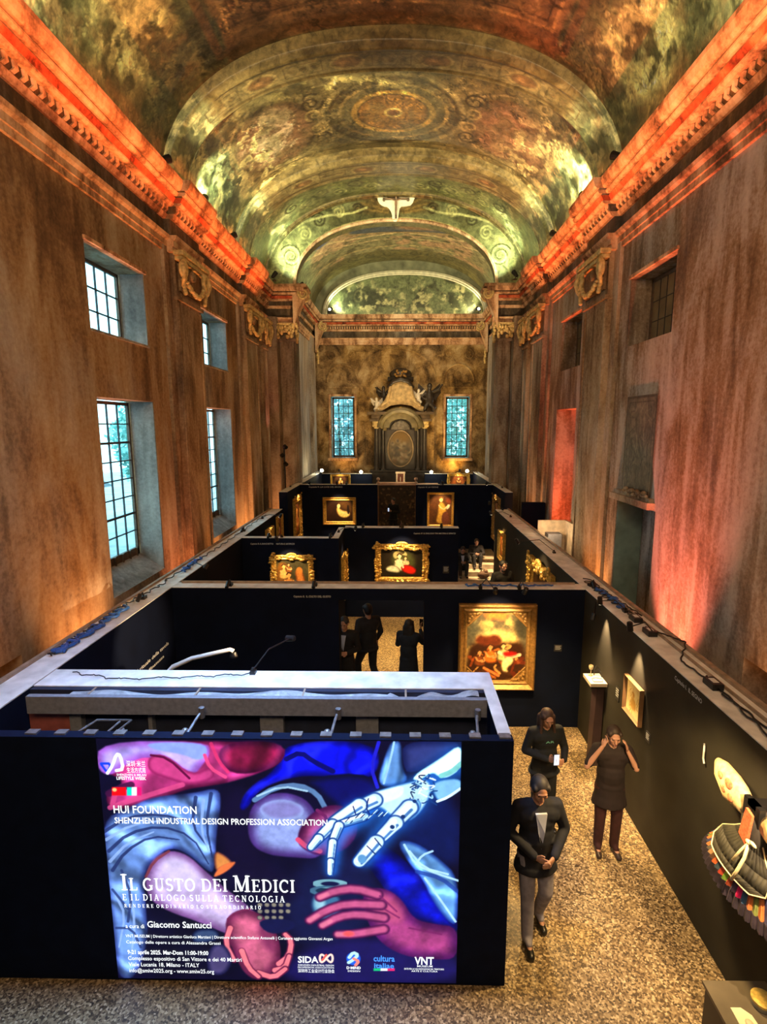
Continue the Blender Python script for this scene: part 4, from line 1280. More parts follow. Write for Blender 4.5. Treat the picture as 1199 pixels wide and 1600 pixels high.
# ---- lettering
def text_obj(name, s, x, z, width, height, m, parent=None, y=0.0, bold=0.0, align='L', spacing=1.0, rot=None, loc=None):
    """flat lettering in the local x-z plane facing -y, width and cap height given"""
    cu = bpy.data.curves.new('lettering', 'FONT'); cu.body = s; cu.size = 1; cu.offset = bold; cu.space_character = spacing; cu.resolution_u = 2
    tmp = bpy.data.objects.new('tmp', cu); COL.objects.link(tmp)
    dg = bpy.context.evaluated_depsgraph_get(); dg.update()
    me = bpy.data.meshes.new_from_object(tmp.evaluated_get(dg))
    bpy.data.objects.remove(tmp)
    n = len(me.vertices); a = np.zeros(n * 3); me.vertices.foreach_get('co', a); a = a.reshape(-1, 3)
    w = a[:, 0].max() - a[:, 0].min(); x0 = a[:, 0].min()
    capm = bpy.data.curves.new('c', 'FONT'); caph = 0.72
    bpy.data.curves.remove(capm)
    b_ = np.zeros_like(a)
    b_[:, 0] = (a[:, 0] - x0) * width / w + x; b_[:, 2] = a[:, 1] * height / caph + z; b_[:, 1] = y
    me.vertices.foreach_set('co', b_.ravel()); me.update()
    me.materials.clear(); me.materials.append(m); me.name = name
    return link(name, me, parent)


def wall_text(label, s, loc, rz, width, height):
    o = text_obj('wall_title', s, 0, 0, width, height, M_TXT, bold=0.01)
    o.location = loc; o.rotation_euler = (0, 0, rz)
    return tag(o, label, 'lettering')


wall_text('white vinyl chapter title left of the doorway on the wide cross partition', 'Capitolo II.  IL CULTO DEL GUSTO', (-1.80, 8.712, 2.335), 0, 0.63, 0.034)
wall_text('white vinyl chapter title above the putti painting', 'Capitolo III. IL BANCHETTO     NATURA E ARTIFICIO', (-3.66, 12.79, 2.33), 0, 1.08, 0.04)
wall_text('white vinyl chapter title above the white and red figure painting', 'Capitolo IV. IL DIALOGO TRA MATERIA E SPIRITO', (0.36, 14.14, 2.33), 0, 1.12, 0.04)
wall_text('white vinyl title on the raised partition left of the altar', 'Capitolo V. LA LUCE DEL SACRO', (-3.4, 19.79, 2.93), 0, 1.25, 0.05)
wall_text('white vinyl title on the raised partition right of the altar', 'Capitolo VI. LA VISIONE', (0.65, 19.79, 2.93), 0, 0.75, 0.05)
wall_text('white vinyl chapter title running along the right partition', 'Capitolo I.  IL SEGNO', (3.09, 5.72, 2.385), -PI / 2, 0.55, 0.05)
wall_text('first line of the white wall text low on the left partition', 'Il rituale della tavola', (-3.862, 7.35, 1.60), PI / 2, 1.1, 0.06)
wall_text('second line of the white wall text low on the left partition', 'e la raffinatezza', (-3.862, 7.35, 1.46), PI / 2, 0.9, 0.05)


# ---- framed paintings
def framed(name, label, w, h, fw, loc, rz, paint, mframe=M_GOLD, ornate=0, depth=0.07, dark_band=False, cat='painting', spandrel=False):
    """origin at the lower centre of the frame; faces -y before rotation"""
    t = thing(name, label, cat, loc, rz)
    mb = MB()
    prof = [(0, 0), (0, -depth), (fw * .18, -depth * 1.25), (fw * .3, -depth), (fw * .55, -depth * .55), (fw * .75, -depth * .75), (fw * .9, -depth * .6), (fw, -depth * .2), (fw, 0)]
    cs = [(-w / 2, 0), (w / 2, 0), (w / 2, h), (-w / 2, h)]
    ins = [(1, 1), (-1, 1), (-1, -1), (1, -1)]
    rings = []
    for (d, y) in prof: rings.append([(c_[0] + i[0] * d, y, c_[1] + i[1] * d) for c_, i in zip(cs, ins)])
    v = [p_ for r_ in rings for p_ in r_]; f = []
    for j in range(len(prof) - 1):
        for i in range(4): f.append((j * 4 + i, j * 4 + (i + 1) % 4, j * 4 + 4 + (i + 1) % 4, j * 4 + 4 + i))
    mb.add(v, f)
    if ornate:
        rr = random.Random(int(w * 100)); per = []
        step = fw * 0.55
        nx = int(w / step); nz = int(h / step)
        for i in range(nx + 1):
            per.append((-w / 2 + w * i / nx, fw * .45)); per.append((-w / 2 + w * i / nx, h - fw * .45))
        for i in range(nz + 1):
            per.append((-w / 2 + fw * .45, h * i / nz)); per.append((w / 2 - fw * .45, h * i / nz))
        for (x, z) in per:
            for q in range(ornate):
                dx, dz = (rr.random() - .5) * fw * .9, (rr.random() - .5) * fw * .9
                s_ = fw * (.12 + .16 * rr.random())
                mb.ell((x + dx, -depth * (.8 + .5 * rr.random()), z + dz), (s_ * (1 + rr.random()), s_ * .7, s_), nu=7, nv=5)
        for k in range(9):
            an = PI * k / 8
            mb.ell((.09 * w * math.cos(an), -depth, h + .035 * w * math.sin(an)), (fw * .3, fw * .2, fw * .25), nu=7, nv=5)
        for (x, z) in ((-w / 2, h * .5), (w / 2, h * .5)):
            for k in range(5): mb.ell((x, -depth * .9, z + (k - 2) * fw * .4), (fw * (.3 - .05 * abs(k - 2)), fw * .2, fw * .24), nu=7, nv=5)
    mb.build('frame', mframe, t)
    if spandrel:
        k = 0.19 * w
        W2, iw, ih0, ih1 = w, w / 2 - fw, fw, h - fw
        for (sx, z0, sg) in ((-1, ih1, -1), (1, ih1, -1), (-1, ih0, 1), (1, ih0, 1)):
            x0 = sx * iw; s_ = MB()
            tri = [(x0, z0), (x0 - sx * k, z0), (x0, z0 + sg * k)]
            s_.add([(a, -.03, b_) for a, b_ in tri] + [(a, 0.0, b_) for a, b_ in tri], [(0, 1, 2), (3, 5, 4), (0, 3, 4, 1), (1, 4, 5, 2), (2, 5, 3, 0)])
            for (u, v2) in ((.15, .15), (.45, .12), (.12, .45), (.3, .32), (.65, .1), (.1, .65), (.8, .06)):
                s_.ell((x0 - sx * k * u, -.04, z0 + sg * k * v2), (.03, .018, .03), nu=7, nv=5)
            s_.tube([(x0 - sx * k, -.035, z0), (x0, -.035, z0 + sg * k)], .013, 6)
            s_.build('corner_carving', M_GOLDD, t)
    paint.plane('canvas', (-(w / 2 - fw) * 1.0, -0.012, h - fw), (1, 0, 0), (0, 0, -1), M_CANVAS, t)
    return t


def canvas(w, h, fw, bg, res=0.012):
    return Paint(w - 2 * fw, h - 2 * fw, res, C(*bg))


def figure(p, x, z, s, skin, cloth, cloth2=None, lean=0.0):
    """small painted figure: z is downward, s its size"""
    p.poly([(x - .30 * s, z + .25 * s), (x + .05 * s, z + .12 * s), (x + .32 * s, z + .3 * s), (x + .5 * s, z + 1.0 * s), (x - .45 * s, z + 1.0 * s)], C(*cloth), .03 * s, C(*[v * .45 for v in cloth]), .16 * s)
    if cloth2: p.poly([(x + .1 * s, z + .5 * s), (x + .6 * s, z + .45 * s), (x + .8 * s, z + .9 * s), (x + .1 * s, z + .95 * s)], C(*cloth2), .03 * s, C(*[v * .4 for v in cloth2]), .12 * s)
    p.line([(x - .25 * s, z + .35 * s), (x - .1 * s + lean * s, z + .62 * s), (x + .2 * s + lean * s, z + .55 * s)], .07 * s, C(*skin))
    p.line([(x + .28 * s, z + .36 * s), (x + .38 * s, z + .6 * s), (x + .15 * s, z + .66 * s)], .06 * s, C(*skin))
    p.ell(x, z, .13 * s, .16 * s, C(*skin), .2, .2); p.line([(x, z + .1 * s), (x, z + .25 * s)], .06 * s, C(*skin))
    p.line([(x - .14 * s, z - .02 * s), (x - .04 * s, z - .17 * s), (x + .12 * s, z - .08 * s)], .055 * s, C(60, 34, 16))


# large battle painting on the wide cross partition
w, h, fw = 1.30, 1.52, 0.15
p = canvas(w, h, fw, (92, 84, 60))
Wc, Hc = w - 2 * fw, h - 2 * fw
n = fbm(p.X * 4, p.Y * 4, 5, 3)
p.mixm(sst(.42, .6, n), C(196, 170, 96)); p.poly([(.2, .42), (.5, .3), (.8, .36), (.9, .55), (.15, .62)], C(240, 206, 120), .1)
p.poly([(.25, 0), (.72, 0), (.6, .16), (.5, .1), (.35, .14)], C(224, 120, 50), .06)
p.poly([(0, .1), (.22, .2), (.3, .36), (0, .5)], C(84, 82, 60), .1); p.poly([(.75, .1), (1, .05), (1, .5), (.82, .4)], C(58, 56, 40), .08)
p.poly([(0, .62), (.25, .5), (.62, .56), (1, .5), (1, 1.25), (0, 1.25)], C(52, 26, 10), .06)
p.poly([(.12, .52), (.2, .40), (.34, .44), (.5, .38), (.62, .52), (.5, .62), (.25, .6)], C(98, 42, 18), .04)
rr = random.Random(5)
for k in range(34):
    x, z = rr.uniform(.05, .95), rr.uniform(.55, 1.15); c_ = rr.choice([(196, 110, 40), (150, 66, 20), (226, 170, 90), (110, 40, 16), (70, 40, 16)])
    p.line([(x, z), (x + rr.uniform(-.1, .1), z + rr.uniform(-.05, .1)), (x + rr.uniform(-.16, .16), z + rr.uniform(0, .18))], rr.uniform(.015, .04), C(*c_), .8)
figure(p, .40, .62, .30, (228, 150, 84), (216, 104, 30)); figure(p, .22, .72, .26, (196, 140, 80), (120, 60, 24)); figure(p, .62, .60, .28, (220, 180, 110), (206, 186, 110), (150, 24, 14))
p.poly([(.6, .82), (.78, .78), (.8, .9), (.68, 1.0), (.72, 1.08), (.6, 1.05)], C(240, 222, 150), .025); p.line([(.55, .72), (.75, .8), (.9, .76)], .04, C(240, 210, 160)); p.poly([(.6, .7), (.86, .7), (.84, .78), (.64, .8)], C(160, 20, 14), .03)
p.line([(.3, 1.0), (.55, 1.14)], .03, C(210, 120, 60)); p.noise(.25, 30, 4)
framed('framed_painting', 'large gilt-framed battle painting with carved corners right of the doorway', w, h, fw, (1.64, 8.71, 0.73), 0, p, M_GOLDD, 0, .09, spandrel=True)

# putti painting
w, h, fw = 1.04, 1.05, 0.13
p = canvas(w, h, fw, (70, 66, 40)); p.noise(.4, 5)
p.poly([(0, .1), (.2, .05), (.3, .2), (.3, .8), (0, .8)], C(130, 84, 30), .05)
figure(p, .18, .16, .34, (244, 190, 110), (236, 180, 96)); figure(p, .30, .12, .2, (240, 190, 120), (150, 90, 40)); figure(p, .30, .38, .4, (236, 170, 90), (220, 150, 70))
p.poly([(.44, .3), (.56, .22), (.66, .34), (.76, .8), (.36, .8), (.5, .5)], C(206, 130, 60), .03, C(140, 70, 24), .06); p.ell(.56, .28, .08, .1, C(190, 120, 50))
p.poly([(.34, .62), (.5, .48), (.56, .8), (.3, .8)], C(92, 110, 170), .03); p.noise(.2, 30, 4)
framed('framed_painting', 'gilt leaf-framed painting of putti on the left cross partition', w, h, fw, (-2.65, 12.79, 1.03), 0, p, M_GOLD, 3)
# white and red figures
w, h, fw = 1.42, 1.06, 0.15
p = canvas(w, h, fw, (26, 20, 10)); p.noise(.4, 5)
p.poly([(.25, .3), (.4, .08), (.62, .04), (.85, .12), (.95, .4), (.8, .6), (.4, .6)], C(70, 74, 34), .1)
p.poly([(.3, .14), (.42, .03), (.68, .06), (.72, .2), (.5, .12), (.4, .3)], C(176, 168, 110), .02)
figure(p, .50, .18, .42, (244, 226, 170), (232, 226, 180)); figure(p, .66, .24, .26, (240, 200, 140), (210, 200, 150))
p.poly([(.12, .5), (.3, .42), (.5, .5), (.52, .66), (.3, .64), (.14, .6)], C(226, 226, 190), .02, C(120, 120, 84), .05); p.poly([(.54, .44), (.8, .42), (.98, .56), (.9, .7), (.72, .68), (.56, .6)], C(214, 30, 12), .02, C(110, 10, 6), .05)
p.line([(.44, .3), (.56, .36), (.6, .5)], .03, C(246, 220, 170)); p.noise(.2, 30, 4)
framed('framed_painting', 'ornate gold-framed painting of a figure in white and red', w, h, fw, (0.04, 14.14, 1.0), 0, p, M_GOLD, 3, .09)
# reclining figure
w, h, fw = 1.24, 1.03, 0.13
p = canvas(w, h, fw, (44, 24, 10)); p.noise(.4, 6); p.poly([(.4, .0), (.98, .0), (.98, .5), (.6, .3)], C(84, 56, 22), .1)
p.poly([(.36, .3), (.44, .2), (.56, .36), (.86, .4), (.9, .56), (.7, .66), (.48, .6), (.4, .46)], C(240, 214, 120), .02, C(160, 120, 50), .05)
p.ell(.46, .2, .06, .08, C(250, 220, 150)); p.line([(.55, .4), (.7, .5), (.84, .46)], .03, C(250, 226, 150)); p.poly([(.76, .18), (.84, .14), (.86, .5), (.78, .5)], C(30, 16, 8), .02); p.noise(.2, 30, 4)
framed('framed_painting', 'gilt-framed painting of a pale reclining figure, raised partition left of the altar', w, h, fw, (-2.27, 19.79, 1.54), 0, p, M_GOLD, 0, .08)
# standing woman
w, h, fw = 1.0, 1.30, 0.09
p = canvas(w, h, fw, (84, 50, 22)); p.noise(.35, 5)
p.poly([(.32, .3), (.46, .22), (.6, .36), (.66, .6), (.7, 1.1), (.2, 1.1), (.3, .7)], C(206, 160, 60), .02, C(110, 70, 20), .07)
p.ell(.43, .18, .07, .09, C(244, 206, 140)); p.line([(.36, .14), (.43, .07), (.5, .12)], .035, C(120, 80, 30)); p.line([(.36, .4), (.5, .56), (.64, .46), (.7, .38)], .035, C(244, 206, 140))
p.poly([(.66, .4), (.78, .34), (.74, .5), (.62, .56)], C(230, 220, 180), .02); p.poly([(.48, .66), (.7, .6), (.76, 1.1), (.44, 1.1)], C(110, 60, 40), .03); p.poly([(.58, .15), (.8, .1), (.8, .35), (.64, .3)], C(130, 60, 30), .06); p.noise(.2, 30, 4)
framed('framed_painting', 'narrow gilt-framed painting of a standing woman, raised partition right of the altar', w, h, fw, (1.49, 19.79, 1.46), 0, p, M_GOLD, 0, .07)


def generic(w, h, fw, bg, sk, cl, seed=1):
    p = canvas(w, h, fw, bg, .02); p.noise(.5, 4, seed=seed)
    Wc, Hc = w - 2 * fw, h - 2 * fw
    figure(p, Wc * .5, Hc * .25, Hc * .7, sk, cl); p.noise(.2, 20, 4)
    return p


framed('framed_painting', 'ornate gilt frame seen edge-on on the left wall of the presbytery', 1.3, 1.6, .18, (-3.71, 18.9, 1.1), PI / 2, generic(1.3, 1.6, .18, (90, 50, 20), (220, 150, 80), (150, 80, 30)), M_GOLD, 3)
framed('framed_painting', 'tall gilt-framed dark painting edge-on on the right wall of the presbytery', 1.25, 1.6, .14, (3.41, 18.75, 1.15), -PI / 2, generic(1.25, 1.6, .14, (60, 36, 16), (170, 110, 60), (80, 50, 24), 3), M_GOLDD, 1)
framed('framed_painting', 'small bright gold-framed picture on the right partition by the steps', 0.9, 0.9, .12, (3.09, 15.9, 1.15), -PI / 2, generic(.9, .9, .12, (150, 80, 20), (240, 180, 90), (190, 110, 30), 4), M_GOLD, 0)
framed('framed_painting', 'wide ornate gold frame on the right partition behind the cross partition', 1.9, 1.35, .22, (3.09, 11.35, 0.88), -PI / 2, generic(1.9, 1.35, .22, (70, 44, 20), (150, 96, 50), (90, 50, 24), 5), M_GOLD, 3, .1)
framed('framed_painting', 'ornate gold frame edge-on on the short return partition', 0.9, 1.05, .14, (-1.492, 13.6, 0.85), PI / 2, generic(.9, 1.05, .14, (120, 80, 30), (220, 150, 80), (150, 80, 30), 6), M_GOLD, 3)
framed('framed_painting', 'small lit gold-framed picture below the left chancel window', 0.95, 0.62, .10, (-2.85, 25.43, 2.3), 0, generic(.95, .62, .10, (60, 36, 16), (250, 210, 140), (180, 130, 50), 7), M_GOLD, 0)
framed('framed_painting', 'small lit gold-framed picture below the right chancel window', 1.05, 0.66, .13, (2.75, 25.43, 2.3), 0, generic(1.05, .66, .13, (110, 60, 24), (230, 180, 110), (90, 50, 24), 8), M_GOLD, 1)
framed('framed_painting', 'pale gold picture edge-on low on the left partition near the steps', 0.8, 0.9, .1, (-3.862, 15.4, 1.35), PI / 2, generic(.8, .9, .1, (150, 120, 70), (250, 210, 140), (200, 160, 90), 9), M_GOLD, 0)
framed('framed_painting', 'tall red and cream banner picture beyond the left partition end', 0.7, 1.7, .05, (-3.862, 16.7, .7), PI / 2, generic(.7, 1.7, .05, (170, 90, 60), (250, 210, 180), (200, 140, 120), 2), M_GOLD, 0)
# small lit drawing on the right partition
w, h, fw = 0.50, 0.50, 0.035
p = canvas(w, h, fw, (236, 214, 150), .008)
rr = random.Random(8)
for k in range(16):
    x, z = rr.uniform(.1, .35), rr.uniform(.08, .38); p.line([(x, z), (x + rr.uniform(-.06, .06), z + rr.uniform(0, .08)), (x + rr.uniform(-.04, .04), z + rr.uniform(.04, .1))], .008, C(176, 130, 50), .8)
p.ell(.2, .16, .03, .04, C(190, 140, 60)); p.poly([(.14, .22), (.26, .2), (.3, .36), (.12, .36)], C(200, 156, 76), .02)
t = framed('framed_drawing', 'small brown-framed pale drawing under a spotlight on the right partition', w, h, fw, (3.09, 6.64, 1.39), -PI / 2, p, mat('brown_frame', (.20, .11, .05), .5), 0, .045, cat='drawing')

# ---- small wall labels
def wlabel(label, loc, rz, w=.10, h=.12):
    t = thing('caption_plate', label, 'label', loc, rz)
    MB().box(-w / 2, w / 2, -.012, 0, 0, h).build('plate', mat('black_plate', (.03, .03, .032), .5), t)
    m = MB()
    for k in range(4): m.box(-w * .38, w * (.38 - .1 * (k % 2)), -.0135, -.012, h * (.8 - .17 * k), h * (.86 - .17 * k))
    m.build('printed_lines', M_TXT, t)


wlabel('small caption plate to the right of the large battle painting', (2.69, 8.72, 1.40), 0, .13, .12)
wlabel('small caption plate on the right partition beside the pedestal', (3.10, 7.18, 1.34), -PI / 2, .12, .2)
wlabel('small caption plate to the right of the pale drawing', (3.10, 6.22, 1.30), -PI / 2, .1, .13)
wlabel('small caption plate right of the white and red figure painting', (1.24, 14.15, 1.25), 0, .16, .2)

# ---- LED wall enclosure in the foreground
LY = 4.30
t = thing('led_wall', 'large glowing LED wall with an exhibition poster, black surround', 'screen', (-1.45, LY, 0))
ox = -1.45
MB().box(-3.87 - ox, 0.99 - ox, 0.0, 0.10, 0, 2.5).build('front_panel', mat('navy_black_cladding', (0.003, 0.007, 0.026), .8, var=.2, spec=.12), t)
b_ = MB()
for k in range(17): b_.box(-3.32 - ox + k * 0.262, -3.22 - ox + k * 0.262, 0.03, 0.10, 2.5, 2.516)
b_.build('cabinet_bracket', M_STEEL, t)
PW, PH = 3.20, 2.47
exec_poster = True
LED_ORG = (-2.665 - ox, -0.006, 2.495)
led_root = t

t = thing('screen_enclosure', 'timber-framed enclosure behind the LED wall, pale board top and grey fascia', 'enclosure', (-1.45, 5.0, 0))
MB().box(0.91 - ox, 0.99 - ox, -0.59, 0.62, 0, 2.485).build('side_panel', M_PANEL, t)
MB().box(-3.86 - ox, 0.91 - ox, 0.18, 0.62, 0, 2.485).build('back_panel', mat('navy_cavity', (.014, .02, .05), .8), t)
MB().box(-3.86 - ox, 0.99 - ox, 0.24, 0.62, 2.485, 2.50).box(0.87 - ox, 0.99 - ox, -0.59, .24, 2.485, 2.50).build('top_board', M_CAP, t, bevel=.004)
MB().box(-3.78 - ox, 0.87 - ox, 0.0, 0.06, 2.315, 2.50).build('fascia', M_GREY, t)
m = MB()
for (a, b2) in ((-1.44, -1.20), (-0.45, -0.22), (-3.42, -3.30), (-2.6, -2.56)): m.box(a - ox, b2 - ox, .10, .178, 0, 2.33)
m.build('stud', M_GREY, t)
for (x, ln) in ((-2.1, .12), (-1.0, .1), (0.05, .13), (-3.2, .1)): MB().box(x - ox, x + .02 - ox, .06, .25, 2.47, 2.49).build('batten', M_RAIL, t)
MB().box(-4.2 - ox + .34, -3.42 - ox, .13, .178, 1.2, 2.32).build('red_lit_board', mat('red_lit_board', (.28, .07, .05), .7, var=.4), t)  # red light on this piece is put into its colour
# cloth lying in the slot
p = Paint(4.2, .2, .03, C(170, 176, 184))
P = np.zeros((p.ny, p.nx, 3)); P[..., 0] = p.X - 3.4; P[..., 1] = 5.07 + p.Y * .6
P[..., 2] = 2.475 + .03 * np.sin(p.X * 5) * np.sin(p.X * 2.1) - .03 * (p.Y - .1) ** 2 / .01 * .4
P[..., 2] = np.where(p.X > 3.3, P[..., 2] + .03 * np.sin(p.X * 14), P[..., 2])
o = grid_mesh('protective_sheet', P, p.c * (0.8 + .3 * fbm(p.X * 6, p.Y * 20)[..., None]), M_FRESCO)
tag(o, 'crumpled white plastic sheet lying in the slot behind the grey fascia', 'sheet')

for i, (x, lab) in enumerate(((-2.02, 'steel prop clamp behind the LED wall, leftmost'), (-0.66, 'steel prop clamp behind the LED wall, in the middle'), (0.72, 'steel prop clamp behind the LED wall, rightmost'))):
    t = thing('prop_clamp', lab, 'clamp', (x, 4.9, 2.2))
    MB().tube([(0, -.4, .10), (.03, -.05, .17), (0.05, .08, .2)], .014, 8).build('rod', M_STEEL, t)
    MB().tube([(0.05, .03, .13), (0.05, .03, .24)], .03, 10).build('collar', M_STEEL, t, bevel=.003)
    MB().ell((-.03, -.2, .12), (.035, .035, .035)).build('joint', M_STEEL, t, smooth=True)
t = thing('steel_trestle', 'folded steel trestle frame behind the left end of the LED wall', 'trestle', (-2.9, 4.8, 2.0))
m = MB(); q = [(-.30, -.28, .26), (.10, -.28, .26), (.22, .12, .30), (-.12, .12, .30), (-.30, -.28, .26)]
m.tube(q, .012, 6); m.tube([(-.30, -.28, .2), (.10, -.28, .2)], .01, 6); m.tube([(0, -.35, .1), (0.05, -.1, .26), (.12, .1, .3)], .01, 6); m.tube([(-.1, -.28, -.1), (-.08, -.28, .26)], .012, 6)
m.build('frame', M_STEEL, t)
for q in (-1, 1): MB().tube([(.2 * q, 0, -2.0), (.2 * q, 0, .28)], .014, 6).build('leg', M_STEEL, t)

# curved pale lamp arm beyond the enclosure
t = thing('arc_lamp', 'pale curved lamp arm rising behind the screen enclosure', 'lamp', (-3.2, 6.5, 0))
MB().tube([(0, 0, .02), (0, 0, 1.7), (.08, 0, 1.92), (.26, 0, 2.12), (.52, 0, 2.24), (1.02, 0, 2.36), (1.06, 0, 2.34)], [.03, .03, .03, .03, .028, .026, .026], 10).build('arm', M_WHITE, t, smooth=True)
MB().lathe([(0, 0), (.2, 0), (.2, .03), (.03, .05), (0, .05)], n=20).build('base', M_WHITE, t)
MB().lathe([(.03, 0), (.05, -.05), (.05, -.07), (0, -.07)], (1.06, 0, 2.33), 14).build('lamp_head', M_BLK, t)


# ---- exhibition spotlights clamped to the board tops
def spot(label, base, head, target, e, ang=34, col=WARM, glow=True):
    """base on a board top, head at the end of a thin arm"""
    t = thing('exhibition_spotlight', label, 'spotlight', base)
    b0 = Vector(base); a = Vector(head) - b0; d = (Vector(target) - Vector(head)).normalized()
    MB().box(-.03, .03, -.04, .04, -.03, .035).box(-.012, .012, -.012, .012, .03, .07).build('clamp', M_BLK, t)
    MB().tube([(0, 0, .04), Vector((a.x * .4, a.y * .4, max(a.z, .05) + .04)), a], .008, 6).build('arm', M_BLK, t)
    MB().tube([a - d * .07, a - d * .06, a + d * .05], [.02, .036, .04], 12).build('lamp_head', M_BLK, t)
    MB().tube([a + d * .0505, a + d * .053], .032, 10).build('lens', M_LAMP if glow else M_BLK, t)
    light('SPOT', 'spot_beam', Vector(head) + d * .09, target, e, col, .02, ang, .7, parent=t)
    return t


SP = [
    ('spotlight on a long arm clamped to the screen enclosure top', (-1.62, 5.55, 2.5), (-1.35, 6.25, 2.62), (-3.9, 7.6, 2.0), 220, 36),
    ('spotlight above the large battle painting, left of the pair', (1.35, 8.76, 2.5), (1.45, 7.9, 2.72), (1.64, 8.72, 1.75), 55, 62),
    ('spotlight above the large battle painting, right of the pair', (2.0, 8.76, 2.5), (1.9, 7.9, 2.72), (1.64, 8.72, 1.5), 45, 62),
    ('spotlight over the pedestal on the right partition', (3.3, 7.6, 2.5), (2.98, 7.75, 2.62), (3.07, 7.7, 1.3), 130, 50),
    ('spotlight over the pale drawing on the right partition', (3.3, 6.7, 2.5), (2.94, 6.6, 2.66), (3.09, 6.62, 1.4), 150, 44),
    ('spotlight clamped over the folk costume, on the right partition', (3.3, 3.35, 2.5), (2.75, 3.3, 2.8), (2.92, 4.1, 1.7), 90, 74),
    ('spotlight lighting the left inner wall near the junction box', (-4.05, 9.9, 2.5), (-3.6, 9.6, 2.62), (-3.88, 8.6, 1.9), 0, 40),
    ('spotlight over the putti painting', (-2.9, 12.85, 2.5), (-2.85, 12.1, 2.62), (-2.65, 12.8, 1.6), 60, 60),
    ('spotlight over the white and red figure painting', (0.0, 14.2, 2.5), (0.05, 13.35, 2.7), (0.04, 14.15, 1.5), 75, 66),
    ('spotlight over the gold frame on the short return partition', (-1.58, 13.5, 2.5), (-1.15, 13.5, 2.6), (-1.5, 13.6, 1.5), 22, 60),
    ('spotlight over the wide ornate frame, right partition', (3.3, 11.3, 2.5), (2.5, 11.3, 2.75), (3.08, 11.3, 1.7), 24, 90),
    ('spotlight over the small bright picture near the steps', (3.3, 15.9, 2.5), (2.7, 15.9, 2.62), (3.08, 15.9, 1.6), 45, 50),
    ('spotlight over the reclining figure painting', (-2.2, 19.85, 3.05), (-2.25, 18.9, 3.2), (-2.27, 19.8, 2.05), 75, 52),
    ('spotlight over the standing woman painting', (1.5, 19.85, 3.05), (1.5, 18.9, 3.2), (1.49, 19.8, 2.1), 65, 52),
    ('spotlight over the edge-on frame, left wall of the presbytery', (-3.9, 18.9, 3.05), (-3.2, 18.8, 3.2), (-3.7, 18.9, 2.0), 55, 60),
    ('spotlight over the dark tall painting, right wall of the presbytery', (3.55, 18.7, 3.05), (3.0, 18.7, 3.2), (3.42, 18.7, 2.0), 30, 60),
    ('spotlight pointing down at the steps', (3.3, 17.2, 2.5), (2.9, 17.4, 2.7), (2.95, 17.9, .4), 330, 44),
    ('spotlight over the small picture below the left chancel window', (-2.85, 25.5, 2.95), (-2.85, 24.9, 3.15), (-2.85, 25.45, 2.6), 22, 60),
    ('spotlight over the small picture below the right chancel window', (2.75, 25.5, 2.95), (2.75, 24.9, 3.15), (2.75, 25.45, 2.6), 22, 60),
    ('spotlight low on the left partition near the presbytery', (-4.05, 15.5, 2.5), (-3.5, 15.4, 2.6), (-3.87, 15.4, 1.7), 25, 60),
]
for (lab, bs, hd, tg, e, an) in SP: spot(lab, bs, hd, tg, e * 2.0 if e else 0.001, an, glow=e > 0)
# light falling on the floor inside the rooms
for (x, y, e, a) in ((2.0, 7.4, 230, 110), (2.3, 4.6, 150, 120), (-0.1, 11.6, 300, 80), (-.4, 13.0, 60, 100), (2.3, 12.5, 60, 100)):
    light('SPOT', 'room_downlight', (x, y, 2.9), (x, y, 0), e * 2.0, (1.0, .64, .24), .1, a, .9)
for i, (x, y, z, lab) in enumerate(((-3.55, 24.2, 3.2, 'bare glowing bulb above the far left partition, leftmost'), (-1.85, 25.2, 3.05, 'bare glowing bulb left of the altar'), (1.45, 25.2, 3.05, 'bare glowing bulb right of the altar'), (3.05, 24.6, 3.15, 'bare glowing bulb above the far right partition'))):
    t = thing('glowing_bulb', lab, 'bulb', (x, y, z))
    MB().ell((0, 0, 0), (.075, .075, .075), nu=12, nv=8).build('bulb', M_LAMPW, t, smooth=True)
    q_ = {0: [(0, 0, -.05), (-.2, 0, .02), (-.3, 0, -.15)], 1: [(0, .05, 0), (0, .3, -.02), (0, .3, -.11)], 2: [(0, .05, 0), (0, .3, -.02), (0, .3, -.11)], 3: [(0, 0, -.05), (.35, 0, .04), (.5, 0, -.10)]}[i]
    MB().tube(q_, .012, 6).build('stem', M_BLK, t)
    light('POINT', 'bulb_light', (x, y - .15, z), None, 14, STRAW, .06, parent=t)
# small clamps and lamps seen only as dark knots on the board tops
for (x, y, z, lab) in ((-1.7, 12.88, 2.5, 'black lamp clamp at the right end of the putti partition'), (-3.2, 12.88, 2.5, 'black lamp clamp on the putti partition, left of its title'), (-1.0, 14.25, 2.5, 'black lamp clamp on the white and red partition, left end'), (1.1, 14.25, 2.5, 'black lamp clamp on the white and red partition, right end'),
                       (-2.9, 8.82, 2.5, 'black lamp clamp on the wide cross partition, left part'), (-1.45, 8.84, 2.5, 'black lamp clamp on the wide cross partition beside the title'), (3.25, 8.9, 2.5, 'black lamp clamp where the wide cross partition meets the right one'), (-4.05, 8.1, 2.5, 'black lamp clamp on the left partition by the tall window'),
                       (-4.05, 13.6, 2.5, 'black lamp clamp on the left partition, farther along'), (-2.0, 19.88, 3.05, 'black lamp clamp on the raised left partition'), (2.4, 19.88, 3.05, 'black lamp clamp on the raised right partition')):
    t = thing('lamp_clamp', lab, 'clamp', (x, y, z))
    MB().box(-.035, .035, -.05, .05, 0, .05).build('jaw', M_BLK, t)
    MB().tube([(0, 0, .05), (.02, -.06, .12), (0, -.12, .09)], .012, 6).build('stem', M_BLK, t)
    MB().tube([(0, -.1, .1), (0, -.2, .03)], .032, 8).build('lamp_head', M_BLK, t)


